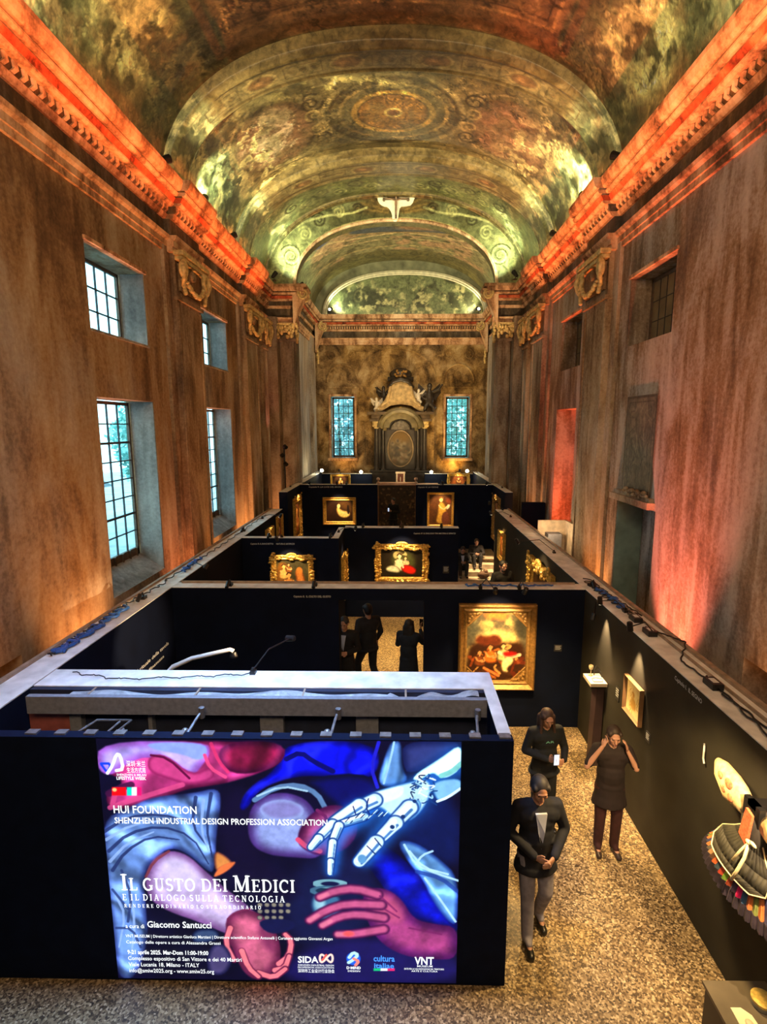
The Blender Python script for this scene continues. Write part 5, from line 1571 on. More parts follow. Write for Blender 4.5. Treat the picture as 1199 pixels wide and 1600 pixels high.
# ---- cables and plugs on the board tops
def cable(label, pts, r, m, wig=0.03, n=60, name='power_cable', seed=1, coils=0):
    rr = random.Random(seed); P_ = [Vector(q) for q in pts]; out = []
    for k in range(n):
        u = k / (n - 1) * (len(P_) - 1); i = min(int(u), len(P_) - 2); f = u - i
        q = P_[i].lerp(P_[i + 1], f)
        an = k * .9
        out.append(q + Vector((wig * math.sin(an * 1.3 + seed) + coils * math.cos(k * .8), wig * math.cos(an * .7) + coils * math.sin(k * .8), abs(math.sin(an * 2.1)) * wig * .5 + r * .6)))
    o = MB().tube(out, r, 6).build(name, m, None, smooth=True)
    return tag(o, label, 'cable')


zc = 2.512
cable('black cable along the right partition top, nearest stretch', [(3.30, 2.4, zc), (3.30, 4.0, zc), (3.28, 5.2, zc)], .011, M_BLK, .015, 40, seed=2)
cable('second black cable beside it on the right partition top', [(3.22, 2.6, zc), (3.2, 3.8, zc), (3.27, 5.1, zc)], .010, M_BLK, .02, 40, seed=3)
cable('black cable looping off the right partition near the red-lit wall', [(3.3, 5.35, zc), (3.24, 5.9, zc), (3.5, 6.3, zc + .06), (3.42, 6.6, zc + .03), (3.3, 6.9, zc)], .010, M_BLK, .01, 60, seed=4)
cable('coiled black cable on the right partition by the junction', [(3.38, 7.4, zc), (3.3, 8.3, zc), (3.28, 9.2, zc)], .009, M_BLK, .01, 90, seed=5, coils=.09)
cable('blue cable bundle on the right partition top', [(3.3, 7.7, zc), (3.34, 8.2, zc), (3.25, 8.7, zc)], .016, M_BLUEC, .03, 50, seed=6, coils=.04)
cable('blue cable bundle on the left partition top', [(-4.1, 6.0, zc), (-4.08, 6.7, zc), (-4.1, 7.6, zc)], .022, M_BLUEC, .03, 90, seed=7, coils=.05)
cable('black cable tangled with the blue bundle on the left partition', [(-4.15, 5.9, zc), (-4.1, 6.6, zc + .02), (-4.16, 7.7, zc), (-4.05, 9.0, zc)], .010, M_BLK, .035, 90, seed=8)
cable('blue cable bundle farther along the left partition top', [(-4.05, 9.6, zc), (-4.1, 10.6, zc)], .018, M_BLUEC, .03, 50, seed=9, coils=.04)
cable('black cable along the left partition top toward the presbytery', [(-4.1, 9.0, zc), (-4.05, 12, zc), (-4.1, 16, zc)], .010, M_BLK, .03, 80, seed=10)
cable('blue cable coil on the wide cross partition, right part', [(1.1, 8.85, zc), (1.7, 8.84, zc), (2.6, 8.86, zc)], .014, M_BLUEC, .02, 70, seed=11, coils=.035)
cable('black cable lying along the screen enclosure top', [(-3.6, 5.5, zc), (-3.0, 5.35, zc), (-2.2, 5.42, zc), (-1.62, 5.5, zc)], .006, M_BLK, .02, 60, seed=12)
for (x, y, lab) in ((3.28, 5.32, 'black plug and socket block on the right partition top, nearest'), (3.27, 6.75, 'black power adapter on the right partition above the drawing'), (3.3, 7.25, 'small black power brick on the right partition top, farther')):
    t = thing('power_adapter', lab, 'adapter', (x, y, 2.5))
    MB().box(-.06, .06, -.1, .1, .0, .07).build('body', M_BLK, t, bevel=.01)
    MB().tube([(0, .1, .03), (.02, .16, .04)], .014, 6).build('cable_gland', M_BLK, t)
    MB().box(-.03, .03, -.05, .05, .07, .073).build('rating_label', M_CAP, t)
# plug-strip lamp hanging from the top edge of the cross partition
t = thing('hanging_lamp', 'small black lamp hanging inside the right partition near the junction', 'lamp', (3.06, 8.1, 2.2))
MB().tube([(0, 0, .3), (-.02, 0, .1)], .01, 6).build('stem', M_BLK, t); MB().tube([(-.02, 0, .1), (-.05, -.02, 0)], .035, 8).build('lamp_head', M_BLK, t)

# ---- pedestal with a small glass object
t = thing('display_pedestal', 'slim dark pedestal with a pale top standing against the right partition', 'pedestal', (2.97, 7.70, 0))
MB().box(-.13, .115, -.17, .17, 1.36, 1.41).build('top', mat('pedestal_top', (.55, .47, .38), .5, var=.1), t)
MB().box(-.12, .105, -.16, .16, 1.33, 1.36).build('tray', M_BLK, t)
m = MB(); m.add([(-.03, -.06, 0), (.115, -.06, 0), (.115, .1, 0), (-.03, .1, 0), (.0, -.08, 1.33), (.11, -.08, 1.33), (.11, .12, 1.33), (0, .12, 1.33)], [(0, 3, 2, 1), (4, 5, 6, 7), (0, 1, 5, 4), (1, 2, 6, 5), (2, 3, 7, 6), (3, 0, 4, 7)])
m.build('column', mat('dark_purple_column', (.05, .03, .035), .5), t)
t = thing('glass_goblet', 'small glass goblet standing on the pedestal', 'glass', (2.93, 7.80, 1.41))
MB().lathe([(0, 0), (.035, 0), (.035, .006), (.006, .015), (.005, .09), (.03, .11), (.035, .15), (.03, .17)], n=16).build('bowl', mat('goblet_glass', (.8, .72, .5), .1, .3), t, smooth=True)
t = thing('wire_spectacles', 'thin wire object lying on the pedestal beside the goblet', 'wire object', (2.98, 7.65, 1.412))
MB().tube([(-.08, -.06, 0.004), (.06, -.06, .004), (.08, .03, .004), (.0, .07, .004), (-.07, .04, .004), (-.08, -.06, .004)], .004, 6).build('loop', M_BLK, t)
t = thing('metal_sculpture', 'little dark looped metal sculpture at the back of the pedestal', 'sculpture', (3.02, 7.82, 1.41))
MB().tube([(-.03, 0, 0), (-.04, 0, .08), (0, .02, .14), (.04, 0, .1), (.05, -.04, .04), (.06, -.08, 0)], .008, 6).tube([(-.03, 0, .06), (.02, -.03, .1), (.05, -.06, .08)], .007, 6).build('body', M_BLK, t)

# ---- low plinth in the near right corner
t = thing('display_plinth', 'low dark plinth in the bottom right corner', 'plinth', (2.79, 3.30, 0))
MB().box(-.26, .26, -.55, .55, .60, .63).build('top', mat('bronze_board', (.12, .10, .07), .5, var=.15), t)
MB().box(-.24, .24, -.53, .53, 0, .60).build('body', M_BLK, t)
t = thing('paper_tag', 'cream folded paper tag on the low plinth', 'paper', (2.68, 3.55, .632))
m = MB(); m.add([(-.06, -.12, .001), (.09, -.12, .001), (.08, .02, .001), (.03, .08, .001), (-.05, .08, .001), (-.06, -.12, .02), (.09, -.12, .02), (.08, .02, .016), (.03, .08, .01), (-.05, .08, .01)], [(4, 3, 2, 1, 0), (5, 6, 7, 8, 9), (0, 1, 6, 5), (1, 2, 7, 6), (2, 3, 8, 7), (3, 4, 9, 8), (4, 0, 5, 9)])
m.build('sheet', mat('cream_paper', (.8, .78, .55), .7, var=.05), t); MB().ell((.02, -.05, .024), (.03, .04, .012)).build('wax_seal', mat('pale_wax', (.7, .55, .4), .5), t, smooth=True)
t = thing('round_tin', 'round grey tin with a yellow patterned lid on the low plinth', 'tin', (2.90, 3.66, .63))
MB().lathe([(0, 0), (.075, 0), (.08, .01), (.08, .05), (0, .05)], n=24).build('body', M_STEEL, t)
MB().lathe([(.083, .045), (.085, .065), (.075, .072), (.05, .07), (.045, .076), (0, .076)], n=24).build('lid', mat('yellow_lid', (.75, .55, .14), .4, var=.3, vscale=30), t)

# ---- picture on the LED wall (authored as a flat picture, laid on the screen face)
_F = 840.0; _P = R(9.13); _Y = R(0.9)


def pix(px, py):
    """point of the screen picture -> (x, depth below top) in metres on the screen plane"""
    fw = (-math.sin(_Y) * math.cos(_P), math.cos(_Y) * math.cos(_P), -math.sin(_P)); rt = (math.cos(_Y), math.sin(_Y), 0)
    up = (rt[1] * fw[2] - rt[2] * fw[1], rt[2] * fw[0] - rt[0] * fw[2], rt[0] * fw[1] - rt[1] * fw[0])
    a = (px - 612.8) / _F; b_ = -(py - 800) / _F
    r_ = [fw[i] + rt[i] * a + up[i] * b_ for i in range(3)]; k = (LY - .006) / r_[1]
    return (r_[0] * k + 2.665, 2.495 - (5.2 + r_[2] * k))


def PP(*q): return [pix(*k) for k in q]


L = Paint(PW, PH, 0.0050, C(8, 8, 38))
mm = 0.0058


def LP(q, col, edge=None, ew=.06, soft=.012, **k): L.poly(PP(*q), C(*col), soft, C(*edge) if edge else None, ew, **k)
def LL(q, w, col, a=1.0, w2=None, hard=.6): L.line(PP(*q), w, C(*col), a, w2, hard)


L.noise(.5, 2.0)
LP([(480, 1340), (560, 1330), (600, 1400), (560, 1470), (470, 1480), (440, 1420)], (16, 22, 66), None, soft=.12)
LP([(340, 1240), (400, 1230), (400, 1330), (440, 1370), (480, 1400), (400, 1410), (350, 1370)], (14, 10, 44), None, soft=.08)
LP([(560, 1460), (720, 1490), (720, 1540), (440, 1540), (460, 1490)], (24, 20, 84), None, soft=.08)
LP([(640, 1230), (720, 1250), (720, 1360), (660, 1330), (620, 1300)], (10, 22, 76), None, soft=.08)
# blue drapery, top centre
LP([(444, 1158), (592, 1158), (592, 1212), (545, 1222), (490, 1210), (440, 1218), (402, 1236), (384, 1268), (372, 1262), (388, 1230), (432, 1204)], (8, 16, 236), (3, 6, 120), .08, fold=(.9, 9, .35))
LP([(470, 1215), (590, 1205), (600, 1265), (560, 1290), (500, 1240)], (8, 12, 90), (6, 10, 44), .08)
LL([(448, 1186), (470, 1175), (490, 1190), (520, 1205)], .03, (5, 8, 100)); LL([(592, 1160), (580, 1200), (590, 1230)], .02, (30, 30, 200))
# red / lavender cloth top left
LP([(158, 1158), (446, 1158), (444, 1192), (395, 1212), (352, 1224), (328, 1228), (285, 1234), (240, 1256), (172, 1268), (163, 1238), (200, 1222), (150, 1200)], (190, 52, 128), (90, 14, 60), .07, fold=(1.1, 11, .34), mott=.2)
LP([(350, 1158), (446, 1158), (442, 1196), (372, 1214), (338, 1190)], (130, 22, 66), (60, 8, 46), .09, fold=(.7, 12, .4), mott=.3)
LP([(156, 1158), (322, 1158), (330, 1176), (316, 1196), (300, 1216), (284, 1206), (236, 1180), (200, 1192), (172, 1214), (150, 1200)], (170, 150, 236), (150, 84, 196), .09, fold=(1.3, 10, .18), mott=.15)
LP([(225, 1160), (318, 1160), (326, 1176), (312, 1190), (285, 1178), (240, 1172)], (136, 158, 240), None)
LP([(232, 1180), (260, 1178), (300, 1212), (330, 1196), (338, 1216), (300, 1228), (272, 1220), (230, 1206)], (196, 60, 130), (140, 30, 90), .04)
LL([(236, 1180), (262, 1184), (296, 1216)], .014, (90, 10, 60)); LL([(320, 1180), (328, 1200), (352, 1214)], .02, (228, 70, 130)); LL([(330, 1162), (342, 1190), (356, 1206)], .02, (220, 50, 110), .8)
LL([(172, 1262), (200, 1252), (240, 1240), (285, 1226)], .03, (208, 70, 130), .8); LL([(170, 1240), (185, 1232), (205, 1226)], .04, (60, 14, 60), .9); LL([(180, 1240), (176, 1256)], .03, (190, 60, 120))
# grey-blue robe on the left
LP([(158, 1282), (200, 1262), (242, 1244), (300, 1240), (342, 1230), (346, 1256), (338, 1300), (336, 1364), (322, 1360), (300, 1338), (268, 1322), (240, 1342), (224, 1366), (228, 1420), (232, 1470), (212, 1530), (184, 1528), (178, 1470), (166, 1380)], (98, 136, 208), (40, 56, 120), .07, fold=(2.1, 13, .42), mott=.15)
for q in ([(162, 1300), (200, 1276), (250, 1272), (300, 1284)], [(170, 1330), (200, 1302), (250, 1290), (300, 1306), (326, 1350)], [(176, 1360), (196, 1330), (236, 1306), (280, 1312)], [(330, 1240), (322, 1290), (332, 1340)], [(306, 1246), (300, 1290), (322, 1320)]):
    LL(q, .022, (30, 44, 96), .85, .008)
for q in ([(166, 1312), (206, 1288), (256, 1282)], [(172, 1346), (200, 1316), (240, 1300)], [(182, 1400), (196, 1430), (186, 1480)], [(200, 1380), (212, 1440), (204, 1500)], [(318, 1250), (314, 1296), (326, 1330)]):
    LL(q, .02, (142, 176, 236), .8, .008)
for q in ([(176, 1390), (200, 1420)], [(190, 1360), (206, 1400), (200, 1440)], [(182, 1450), (206, 1450), (220, 1480)]): LL(q, .016, (34, 50, 104), .8)
LP([(334, 1328), (352, 1336), (366, 1350), (350, 1354), (336, 1364)], (206, 130, 66), (120, 60, 50), .03); LP([(336, 1364), (346, 1352), (372, 1344), (358, 1360), (334, 1372)], (224, 110, 60), None)
# left forearm reaching down to the open hand
LP([(226, 1372), (236, 1344), (262, 1328), (292, 1334), (322, 1362), (352, 1388), (392, 1418), (416, 1446), (400, 1470), (360, 1462), (310, 1440), (262, 1424), (232, 1404)], (196, 176, 226), (110, 70, 130), .13, mott=.25)
LP([(250, 1340), (290, 1340), (320, 1372), (300, 1390), (260, 1380)], (206, 196, 236), None, soft=.06, a=.6)
LL([(228, 1370), (240, 1346), (264, 1330)], .016, (120, 50, 60), .8)
LP([(352, 1432), (382, 1418), (412, 1430), (432, 1454), (440, 1486), (436, 1512), (404, 1534), (380, 1520), (366, 1488), (354, 1464)], (190, 90, 124), (90, 26, 64), .13, mott=.3)
LP([(400, 1440), (424, 1456), (430, 1490), (410, 1480)], (110, 36, 80), None, soft=.05, a=.8)
for q, w_ in (([(436, 1506), (452, 1494), (456, 1470), (446, 1460)], .034), ([(430, 1516), (446, 1512), (452, 1494)], .034), ([(404, 1520), (428, 1528), (446, 1514)], .036), ([(360, 1450), (352, 1474), (366, 1500)], .032), ([(378, 1486), (388, 1512), (404, 1526)], .034)):
    LL(q, w_ * 1.25, (96, 26, 64)); LL(q, w_, (226, 116, 130), 1, w_ * .7)
LL([(356, 1436), (372, 1424), (392, 1420)], .012, (110, 36, 76))
LP([(326, 1478), (350, 1472), (366, 1500), (350, 1526), (322, 1520)], (70, 62, 110), (24, 24, 66), .05); LP([(300, 1452), (340, 1450), (345, 1470), (300, 1476)], (50, 70, 110), (10, 20, 60), .04)
for k in range(14):
    a_, b2 = 402 + 11 * (k % 5), 1410 + 10 * (k // 5); LP([(a_, b2), (a_ + 9, b2 + 1), (a_ + 8, b2 + 8), (a_, b2 + 7)], (128, 122, 110), (60, 60, 72), .012, .008)
LP([(398, 1436), (460, 1436), (462, 1452), (420, 1462)], (16, 20, 66), None)
# middle elbow
LP([(386, 1290), (394, 1256), (420, 1240), (452, 1238), (484, 1252), (500, 1286), (506, 1318), (500, 1342), (462, 1340), (418, 1336), (392, 1320)], (146, 164, 232), (64, 40, 110), .14, mott=.25)
LP([(400, 1260), (440, 1246), (478, 1260), (470, 1280), (420, 1284)], (120, 110, 176), (150, 170, 230), .05, a=.7)
LL([(398, 1250), (430, 1230), (468, 1226), (496, 1240), (508, 1262)], .03, (84, 120, 170)); LL([(402, 1244), (440, 1228), (480, 1236)], .012, (150, 190, 220))
# distant fist
LP([(462, 1314), (474, 1282), (500, 1262), (528, 1256), (552, 1268), (562, 1300), (540, 1330), (500, 1338), (478, 1330)], (164, 66, 124), (70, 14, 66), .11, mott=.3)
LL([(466, 1312), (480, 1324), (500, 1330)], .03, (206, 70, 110)); LL([(496, 1266), (512, 1278), (508, 1296)], .02, (110, 30, 90))
# pale sleeve folds, top right and mid right
LP([(590, 1216), (604, 1176), (612, 1158), (628, 1158), (628, 1200), (640, 1222), (600, 1232)], (90, 140, 206), (36, 70, 140), .04, fold=(.2, 22, .4))
LL([(600, 1224), (612, 1180), (616, 1160)], .012, (150, 200, 240)); LP([(630, 1158), (716, 1158), (716, 1170), (640, 1214), (628, 1190)], (44, 54, 120), (18, 26, 80), .08)
LP([(556, 1330), (600, 1318), (640, 1350), (690, 1396), (716, 1440), (716, 1458), (670, 1450), (620, 1420), (596, 1380)], (8, 20, 200), (3, 6, 80), .14, fold=(.8, 8, .3), mott=.3)
LP([(618, 1312), (652, 1316), (690, 1344), (716, 1370), (716, 1446), (700, 1440), (676, 1408), (660, 1372), (640, 1350)], (96, 156, 226), (30, 64, 156), .05, fold=(2.2, 15, .42))
for q in ([(632, 1320), (650, 1352), (680, 1364), (716, 1376)], [(650, 1350), (660, 1336), (676, 1330)], [(664, 1372), (690, 1408), (712, 1440)], [(640, 1330), (662, 1356), (700, 1366)]): LL(q, .013, (176, 222, 250), .9)
LL([(652, 1362), (690, 1372), (714, 1392)], .025, (30, 60, 150), .8)
# jar
L.ell(*pix(510, 1414), .13, .15, C(58, 108, 150), .2); L.ell(*pix(500, 1412), .05, .08, C(140, 190, 210), .5); L.ell(*pix(514, 1394), .16, .05, C(20, 44, 70), .2)
L.ring(*pix(516, 1381), .125, .036, .016, C(110, 160, 176)); L.ring(*pix(514, 1392), .15, .045, .012, C(60, 100, 130))
# right hand
LP([(566, 1390), (600, 1386), (628, 1404), (646, 1436), (680, 1444), (716, 1448), (716, 1498), (680, 1500), (630, 1494), (590, 1470), (570, 1430)], (160, 60, 122), (74, 18, 84), .15, mott=.3)
LP([(570, 1400), (606, 1394), (628, 1416), (632, 1440), (600, 1440)], (196, 84, 122), None, soft=.06, a=.7)
for q in ([(500, 1402), (524, 1392), (556, 1388), (590, 1398)], [(484, 1438), (510, 1422), (542, 1412), (596, 1414)], [(504, 1446), (530, 1432), (560, 1428), (600, 1434)], [(528, 1460), (552, 1460), (600, 1452)]):
    LL(q, .062, (66, 14, 66), 1, .07); LL(q, .048, (190, 84, 132), 1, .055, .3); LL([q[0], ((q[0][0] + q[1][0]) / 2, (q[0][1] + q[1][1]) / 2)], .035, (222, 120, 150), .8, .03, .2)
L.ell(*pix(545, 1459), .05, .03, C(236, 84, 90), .5)
for q in ([(594, 1400), (620, 1424)], [(600, 1420), (624, 1434)], [(640, 1450), (690, 1460)]): LL(q, .012, (110, 30, 90), .7)
# robot arm
for w_, a_ in ((.34, .25), (.26, .35), (.19, .5)):
    LL([(716, 1190), (660, 1232), (600, 1256), (560, 1270), (510, 1300), (490, 1322)], w_, (30, 110, 220), a_, w_ * .35, .1)
    LL([(640, 1256), (600, 1300), (572, 1344)], w_, (30, 110, 220), a_, w_ * .5, .1); LL([(560, 1276), (524, 1306), (518, 1360)], w_ * .8, (30, 110, 220), a_, w_ * .4, .1)
LP([(642, 1214), (690, 1184), (722, 1160), (722, 1200), (700, 1216), (686, 1214), (676, 1206), (652, 1222)], (248, 254, 255), (150, 220, 250), .025, .008)
LL([(690, 1212), (706, 1206), (720, 1194)], .03, (120, 200, 200)); LP([(674, 1226), (690, 1218), (722, 1216), (722, 1236), (686, 1254), (678, 1240)], (120, 180, 226), (60, 120, 190), .02, .006)
LL([(684, 1252), (700, 1246), (720, 1232)], .016, (210, 240, 250))
LP([(568, 1244), (600, 1232), (640, 1222), (668, 1216), (676, 1234), (664, 1262), (640, 1286), (612, 1276), (594, 1260), (572, 1262)], (184, 226, 248), (70, 130, 200), .025, .008)
LP([(576, 1240), (606, 1234), (632, 1226), (630, 1244), (600, 1256), (578, 1256)], (216, 242, 252), None, soft=.01); LP([(640, 1252), (656, 1248), (660, 1262), (642, 1284), (626, 1280)], (120, 184, 226), (50, 110, 190), .02, .006)
rr = random.Random(2)
for k in range(34):
    x, y = rr.uniform(640, 678), rr.uniform(1214, 1256)
    LL([(x, y), (x + rr.uniform(-8, 8), y + rr.uniform(-6, 6)), (x + rr.uniform(-9, 9), y + rr.uniform(-8, 8))], .008, rr.choice([(10, 24, 70), (230, 246, 255), (20, 60, 130), (160, 214, 240)]), .9)


def seg(q, w0, w1, c1=(196, 230, 250), c2=(18, 60, 140)):
    LL(q, w0 + .016, c2, 1, w1 + .014, .8); LL(q, w0, c1, 1, w1, .75)
    o = [(a - 2.0, b_ - 2.4) for a, b_ in q]; LL(o, w0 * .45, (246, 254, 255), 1, w1 * .45, .5)
    o = [(a + 3.2, b_ + 3.4) for a, b_ in q]; LL(o, w0 * .22, (60, 110, 180), .9, w1 * .22, .6)


seg([(586, 1250), (560, 1262)], .07, .07); seg([(562, 1258), (522, 1284)], .07, .052); seg([(520, 1288), (500, 1308)], .052, .045); seg([(498, 1310), (486, 1324)], .044, .03)
seg([(570, 1276), (532, 1288)], .04, .036, (140, 190, 226)); seg([(530, 1290), (521, 1312)], .042, .036); seg([(520, 1316), (517, 1342)], .038, .034); seg([(517, 1346), (516, 1364)], .033, .026)
seg([(640, 1262), (618, 1284)], .08, .07); seg([(618, 1286), (592, 1312)], .075, .055); seg([(588, 1316), (562, 1346)], .075, .062)
L.ell(*pix(566, 1342), .04, .045, C(90, 150, 206), .2); L.ell(*pix(613, 1292), .02, .02, C(20, 50, 110), .2); L.ring(*pix(613, 1292), .03, .03, .008, C(220, 244, 255)); L.ell(*pix(630, 1276), .02, .02, C(20, 50, 110)); L.ell(*pix(648, 1252), .018, .018, C(20, 50, 110))
LL([(576, 1248), (572, 1262), (578, 1272)], .008, (14, 40, 110)); LL([(552, 1260), (556, 1272)], .008, (14, 40, 110)); LL([(586, 1310), (596, 1322)], .008, (14, 40, 110)); LL([(574, 1322), (586, 1334)], .008, (14, 40, 110))
for k in range(16):
    x = 540 + k * 4; y = 1284 - k * .8 + 4 * math.sin(k); LL([(x, y), (x + 6, y - 6)], .006, (200, 236, 250) if k % 2 else (10, 30, 90), .9)
# left dark edge and grain
L.noise(.10, 14, 3, 5)
# logos that belong to the picture
LL([(158, 1193), (174, 1193), (168, 1208), (158, 1194)], .014, (20, 60, 240)); LL([(168, 1208), (176, 1196), (182, 1178), (188, 1180), (193, 1202), (182, 1204)], .018, (255, 255, 255))
L.poly(PP((175, 1230), (197, 1230), (197, 1243), (175, 1243)), C(250, 10, 24), .006, smooth=0)
L.poly(PP((198.5, 1230), (206, 1230), (206, 1243), (198.5, 1243)), C(10, 224, 196), .006, smooth=0); L.poly(PP((206, 1230), (214, 1230), (214, 1243), (206, 1243)), C(250, 250, 250), .006, smooth=0); L.poly(PP((214, 1230), (221, 1230), (221, 1243), (214, 1243)), C(240, 20, 110), .006, smooth=0)
L.ell(*pix(179, 1234), .02, .018, C(255, 190, 120), .3)
L.ell(*pix(552.5, 1498), .066, .07, C(30, 90, 220), .1); LL([(546, 1496), (552, 1488), (560, 1492), (552, 1500), (545, 1504)], .02, (180, 230, 240)); LL([(553, 1498), (561, 1502), (556, 1508)], .018, (250, 130, 120))
q = [(500 + 10 * math.sin(k * PI / 12) * 1.0 + 10, 1497.5 + 6 * math.sin(k * PI / 6)) for k in range(25)]
L.line([pix(*k) for k in q], .014, C(255, 214, 200), smooth=0)
LL([(504, 1500), (510, 1492)], .012, (240, 90, 80))
L.poly(PP((584, 1513), (595, 1513), (595, 1517), (584, 1517)), C(20, 190, 120), .005, smooth=0); L.poly(PP((595, 1513), (606, 1513), (606, 1517), (595, 1517)), C(240, 240, 240), .005, smooth=0); L.poly(PP((606, 1513), (617, 1513), (617, 1517), (606, 1517)), C(230, 40, 110), .005, smooth=0)
picture = L.plane('screen_face', LED_ORG, (1, 0, 0), (0, 0, -1), M_LED, led_root)

M_GLOW = mat('led_white_text', (.1, .1, .1), .4, emis=1.15, ecol=(.92, .98, 1.0), var=0)
M_GLOWB = mat('led_blue_text', (.02, .1, .3), .4, emis=1.0, ecol=(.06, .30, 1.0), var=0)


def led_text(s, x0, x1, yb, cap, name='screen_text', m=M_GLOW, bold=0.004):
    """x0..x1 left and right, yb baseline, cap = cap height, in picture units"""
    a = pix(x0, yb); b2 = pix(x1, yb); c_ = pix(x0, yb - cap)
    return text_obj(name, s, a[0] + LED_ORG[0], LED_ORG[2] - a[1], b2[0] - a[0], a[1] - c_[1], m, led_root, y=LED_ORG[1] - .006, bold=bold)


led_text('深圳·米兰', 198, 228, 1196.5, 7.5); led_text('生活方式周', 199, 228, 1206, 6.5)
led_text('SHENZHEN & MILAN', 183, 229, 1211.5, 3.6); led_text('LIFESTYLE WEEK', 183, 229, 1217.5, 5.0, bold=.02)
led_text('HUI FOUNDATION', 178.5, 308, 1269.5, 12, bold=.014)
led_text('SHENZHEN INDUSTRIAL DESIGN PROFESSION ASSOCIATION', 180, 512, 1285.5, 9.5, bold=.014)
led_text('a cura di', 197, 226, 1449, 6.5); led_text('Giacomo Santucci', 231, 331, 1448, 10, bold=.014)
led_text('VNT MUSEUM | Direttore artistico Gianluca Marziani | Direttore scientifico Stefano Antonelli | Curatore aggiunto Giovanni Argan', 197, 520, 1463.5, 4.6)
led_text('Catalogo delle opere a cura di Alessandra Grassi', 198, 345, 1473, 4.8)
led_text('9-21 aprile 2025. Mar-Dom 11:00-19:00', 200, 326, 1489.5, 6.4, bold=.02); led_text('Complesso espositivo di San Vittore e dei 40 Martiri', 201, 378, 1499, 6.2)
led_text('Viale Lucania 18, Milano - ITALY', 202, 312, 1508.5, 6.2); led_text('info@smiw2025.org - www.smiw25.org', 203, 335, 1518, 6.2)
led_text('SIDA', 466, 498, 1503, 10, bold=.025, name='logo_text'); led_text('SHENZHEN INDUSTRIAL DESIGN', 466, 522, 1508, 2.6, name='logo_text'); led_text('PROFESSION ASSOCIATION', 466, 522, 1511.5, 2.4, name='logo_text'); led_text('深圳市工业设计行业协会', 466, 523, 1518, 4.6, name='logo_text')
led_text('D·MIND', 542, 564, 1513, 4.0, bold=.03, name='logo_text'); led_text('DESIGN', 544, 563, 1517.5, 2.8, name='logo_text')
led_text('cultura', 584, 617, 1501, 9.5, m=M_GLOWB, bold=.02, name='logo_text'); led_text('italiae', 585, 616, 1511.5, 8, m=M_GLOWB, bold=.02, name='logo_text')
led_text('VNT', 648, 678, 1506, 12, bold=.025, name='logo_text'); led_text('MUSEUM', 652, 676, 1510, 2.8, name='logo_text'); led_text('ENTE PER LA VALORIZZAZIONE DEL TERRITORIO', 632, 694, 1514, 2.6, name='logo_text'); led_text('ARTE E CULTURA', 643, 684, 1517.5, 2.4, name='logo_text')

# roman (seriffed) capitals for the exhibition title, drawn stroke by stroke; unit em box 0..1 high
def arc_(cx, cy, rx, ry, a0, a1, n=12): return [(cx + rx * math.cos(R(a0 + (a1 - a0) * k / n)), cy + ry * math.sin(R(a0 + (a1 - a0) * k / n))) for k in range(n + 1)]


TH, TN = .15, .065   # thick, thin
GL = {  # width, [(points, stroke width)], [serifs (x0,x1,y)]
    'I': (.42, [([(.21, 0), (.21, 1)], TH)], [(.04, .38, 0), (.04, .38, 1)]),
    'L': (.66, [([(.2, 0), (.2, 1)], TH), ([(.2, .03), (.6, .03)], TN), ([(.6, .03), (.62, .24)], TN)], [(.04, .3, 0), (.04, .36, 1)]),
    'G': (.82, [(arc_(.42, .5, .33, .47, 50, 320), TH * .85), ([(.66, .08), (.66, .42)], TH)], [(.5, .78, .42)]),
    'U': (.82, [([(.2, 1), (.2, .3)] + arc_(.42, .3, .22, .27, 180, 360), TH * .8), ([(.64, .3), (.64, 1)], TN)], [(.04, .36, 1), (.5, .78, 1)]),
    'S': (.62, [(arc_(.31, .73, .2, .23, 30, 250, 10) + arc_(.31, .27, .22, .24, 80, -150, 12), TH * .85)], []),
    'T': (.74, [([(.37, 0), (.37, 1)], TH), ([(.05, .97), (.69, .97)], TN), ([(.05, .97), (.04, .78)], TN), ([(.69, .97), (.70, .78)], TN)], [(.2, .54, 0)]),
    'O': (.86, [(arc_(.43, .5, .33, .47, 0, 360, 24), TH * .82)], []),
    'D': (.84, [([(.2, 0), (.2, 1)], TH), ([(.1, .97), (.36, .97)] + arc_(.36, .5, .38, .47, 90, -90, 14) + [(.36, .03), (.1, .03)], TH * .7)], [(.04, .3, 0), (.04, .3, 1)]),
    'E': (.70, [([(.2, 0), (.2, 1)], TH), ([(.2, .97), (.6, .97)], TN), ([(.2, .5), (.5, .5)], TN), ([(.2, .03), (.62, .03)], TN), ([(.6, .97), (.61, .8)], TN), ([(.62, .03), (.64, .22)], TN), ([(.5, .4), (.5, .6)], TN)], [(.04, .3, 0), (.04, .3, 1)]),
    'M': (1.02, [([(.17, 0), (.17, 1)], TN), ([(.19, .98), (.5, .05)], TH), ([(.5, .05), (.82, .98)], TN), ([(.84, 0), (.84, 1)], TH)], [(.03, .33, 0), (.03, .28, 1), (.68, 1.0, 0), (.74, 1.0, 1)]),
    'C': (.76, [(arc_(.42, .5, .33, .47, 48, 312, 18), TH * .85), ([(.66, .95), (.66, .72)], TN)], []),
    'A': (.82, [([(.13, 0), (.4, 1)], TN), ([(.4, 1), (.68, 0)], TH), ([(.2, .33), (.58, .33)], TN)], [(.0, .28, 0), (.52, .84, 0)]),
    'N': (.86, [([(.18, 0), (.18, 1)], TN), ([(.18, 1), (.68, .03)], TH), ([(.69, 0), (.69, 1)], TN)], [(.03, .33, 0), (.04, .24, 1), (.54, .84, 1)]),
    'R': (.82, [([(.2, 0), (.2, 1)], TH), ([(.15, .97), (.36, .97)] + arc_(.38, .74, .22, .23, 90, -90, 10) + [(.2, .51)], TH * .7), ([(.4, .5), (.72, .02)], TH)], [(.04, .34, 0), (.04, .3, 1), (.6, .84, 0)]),
}


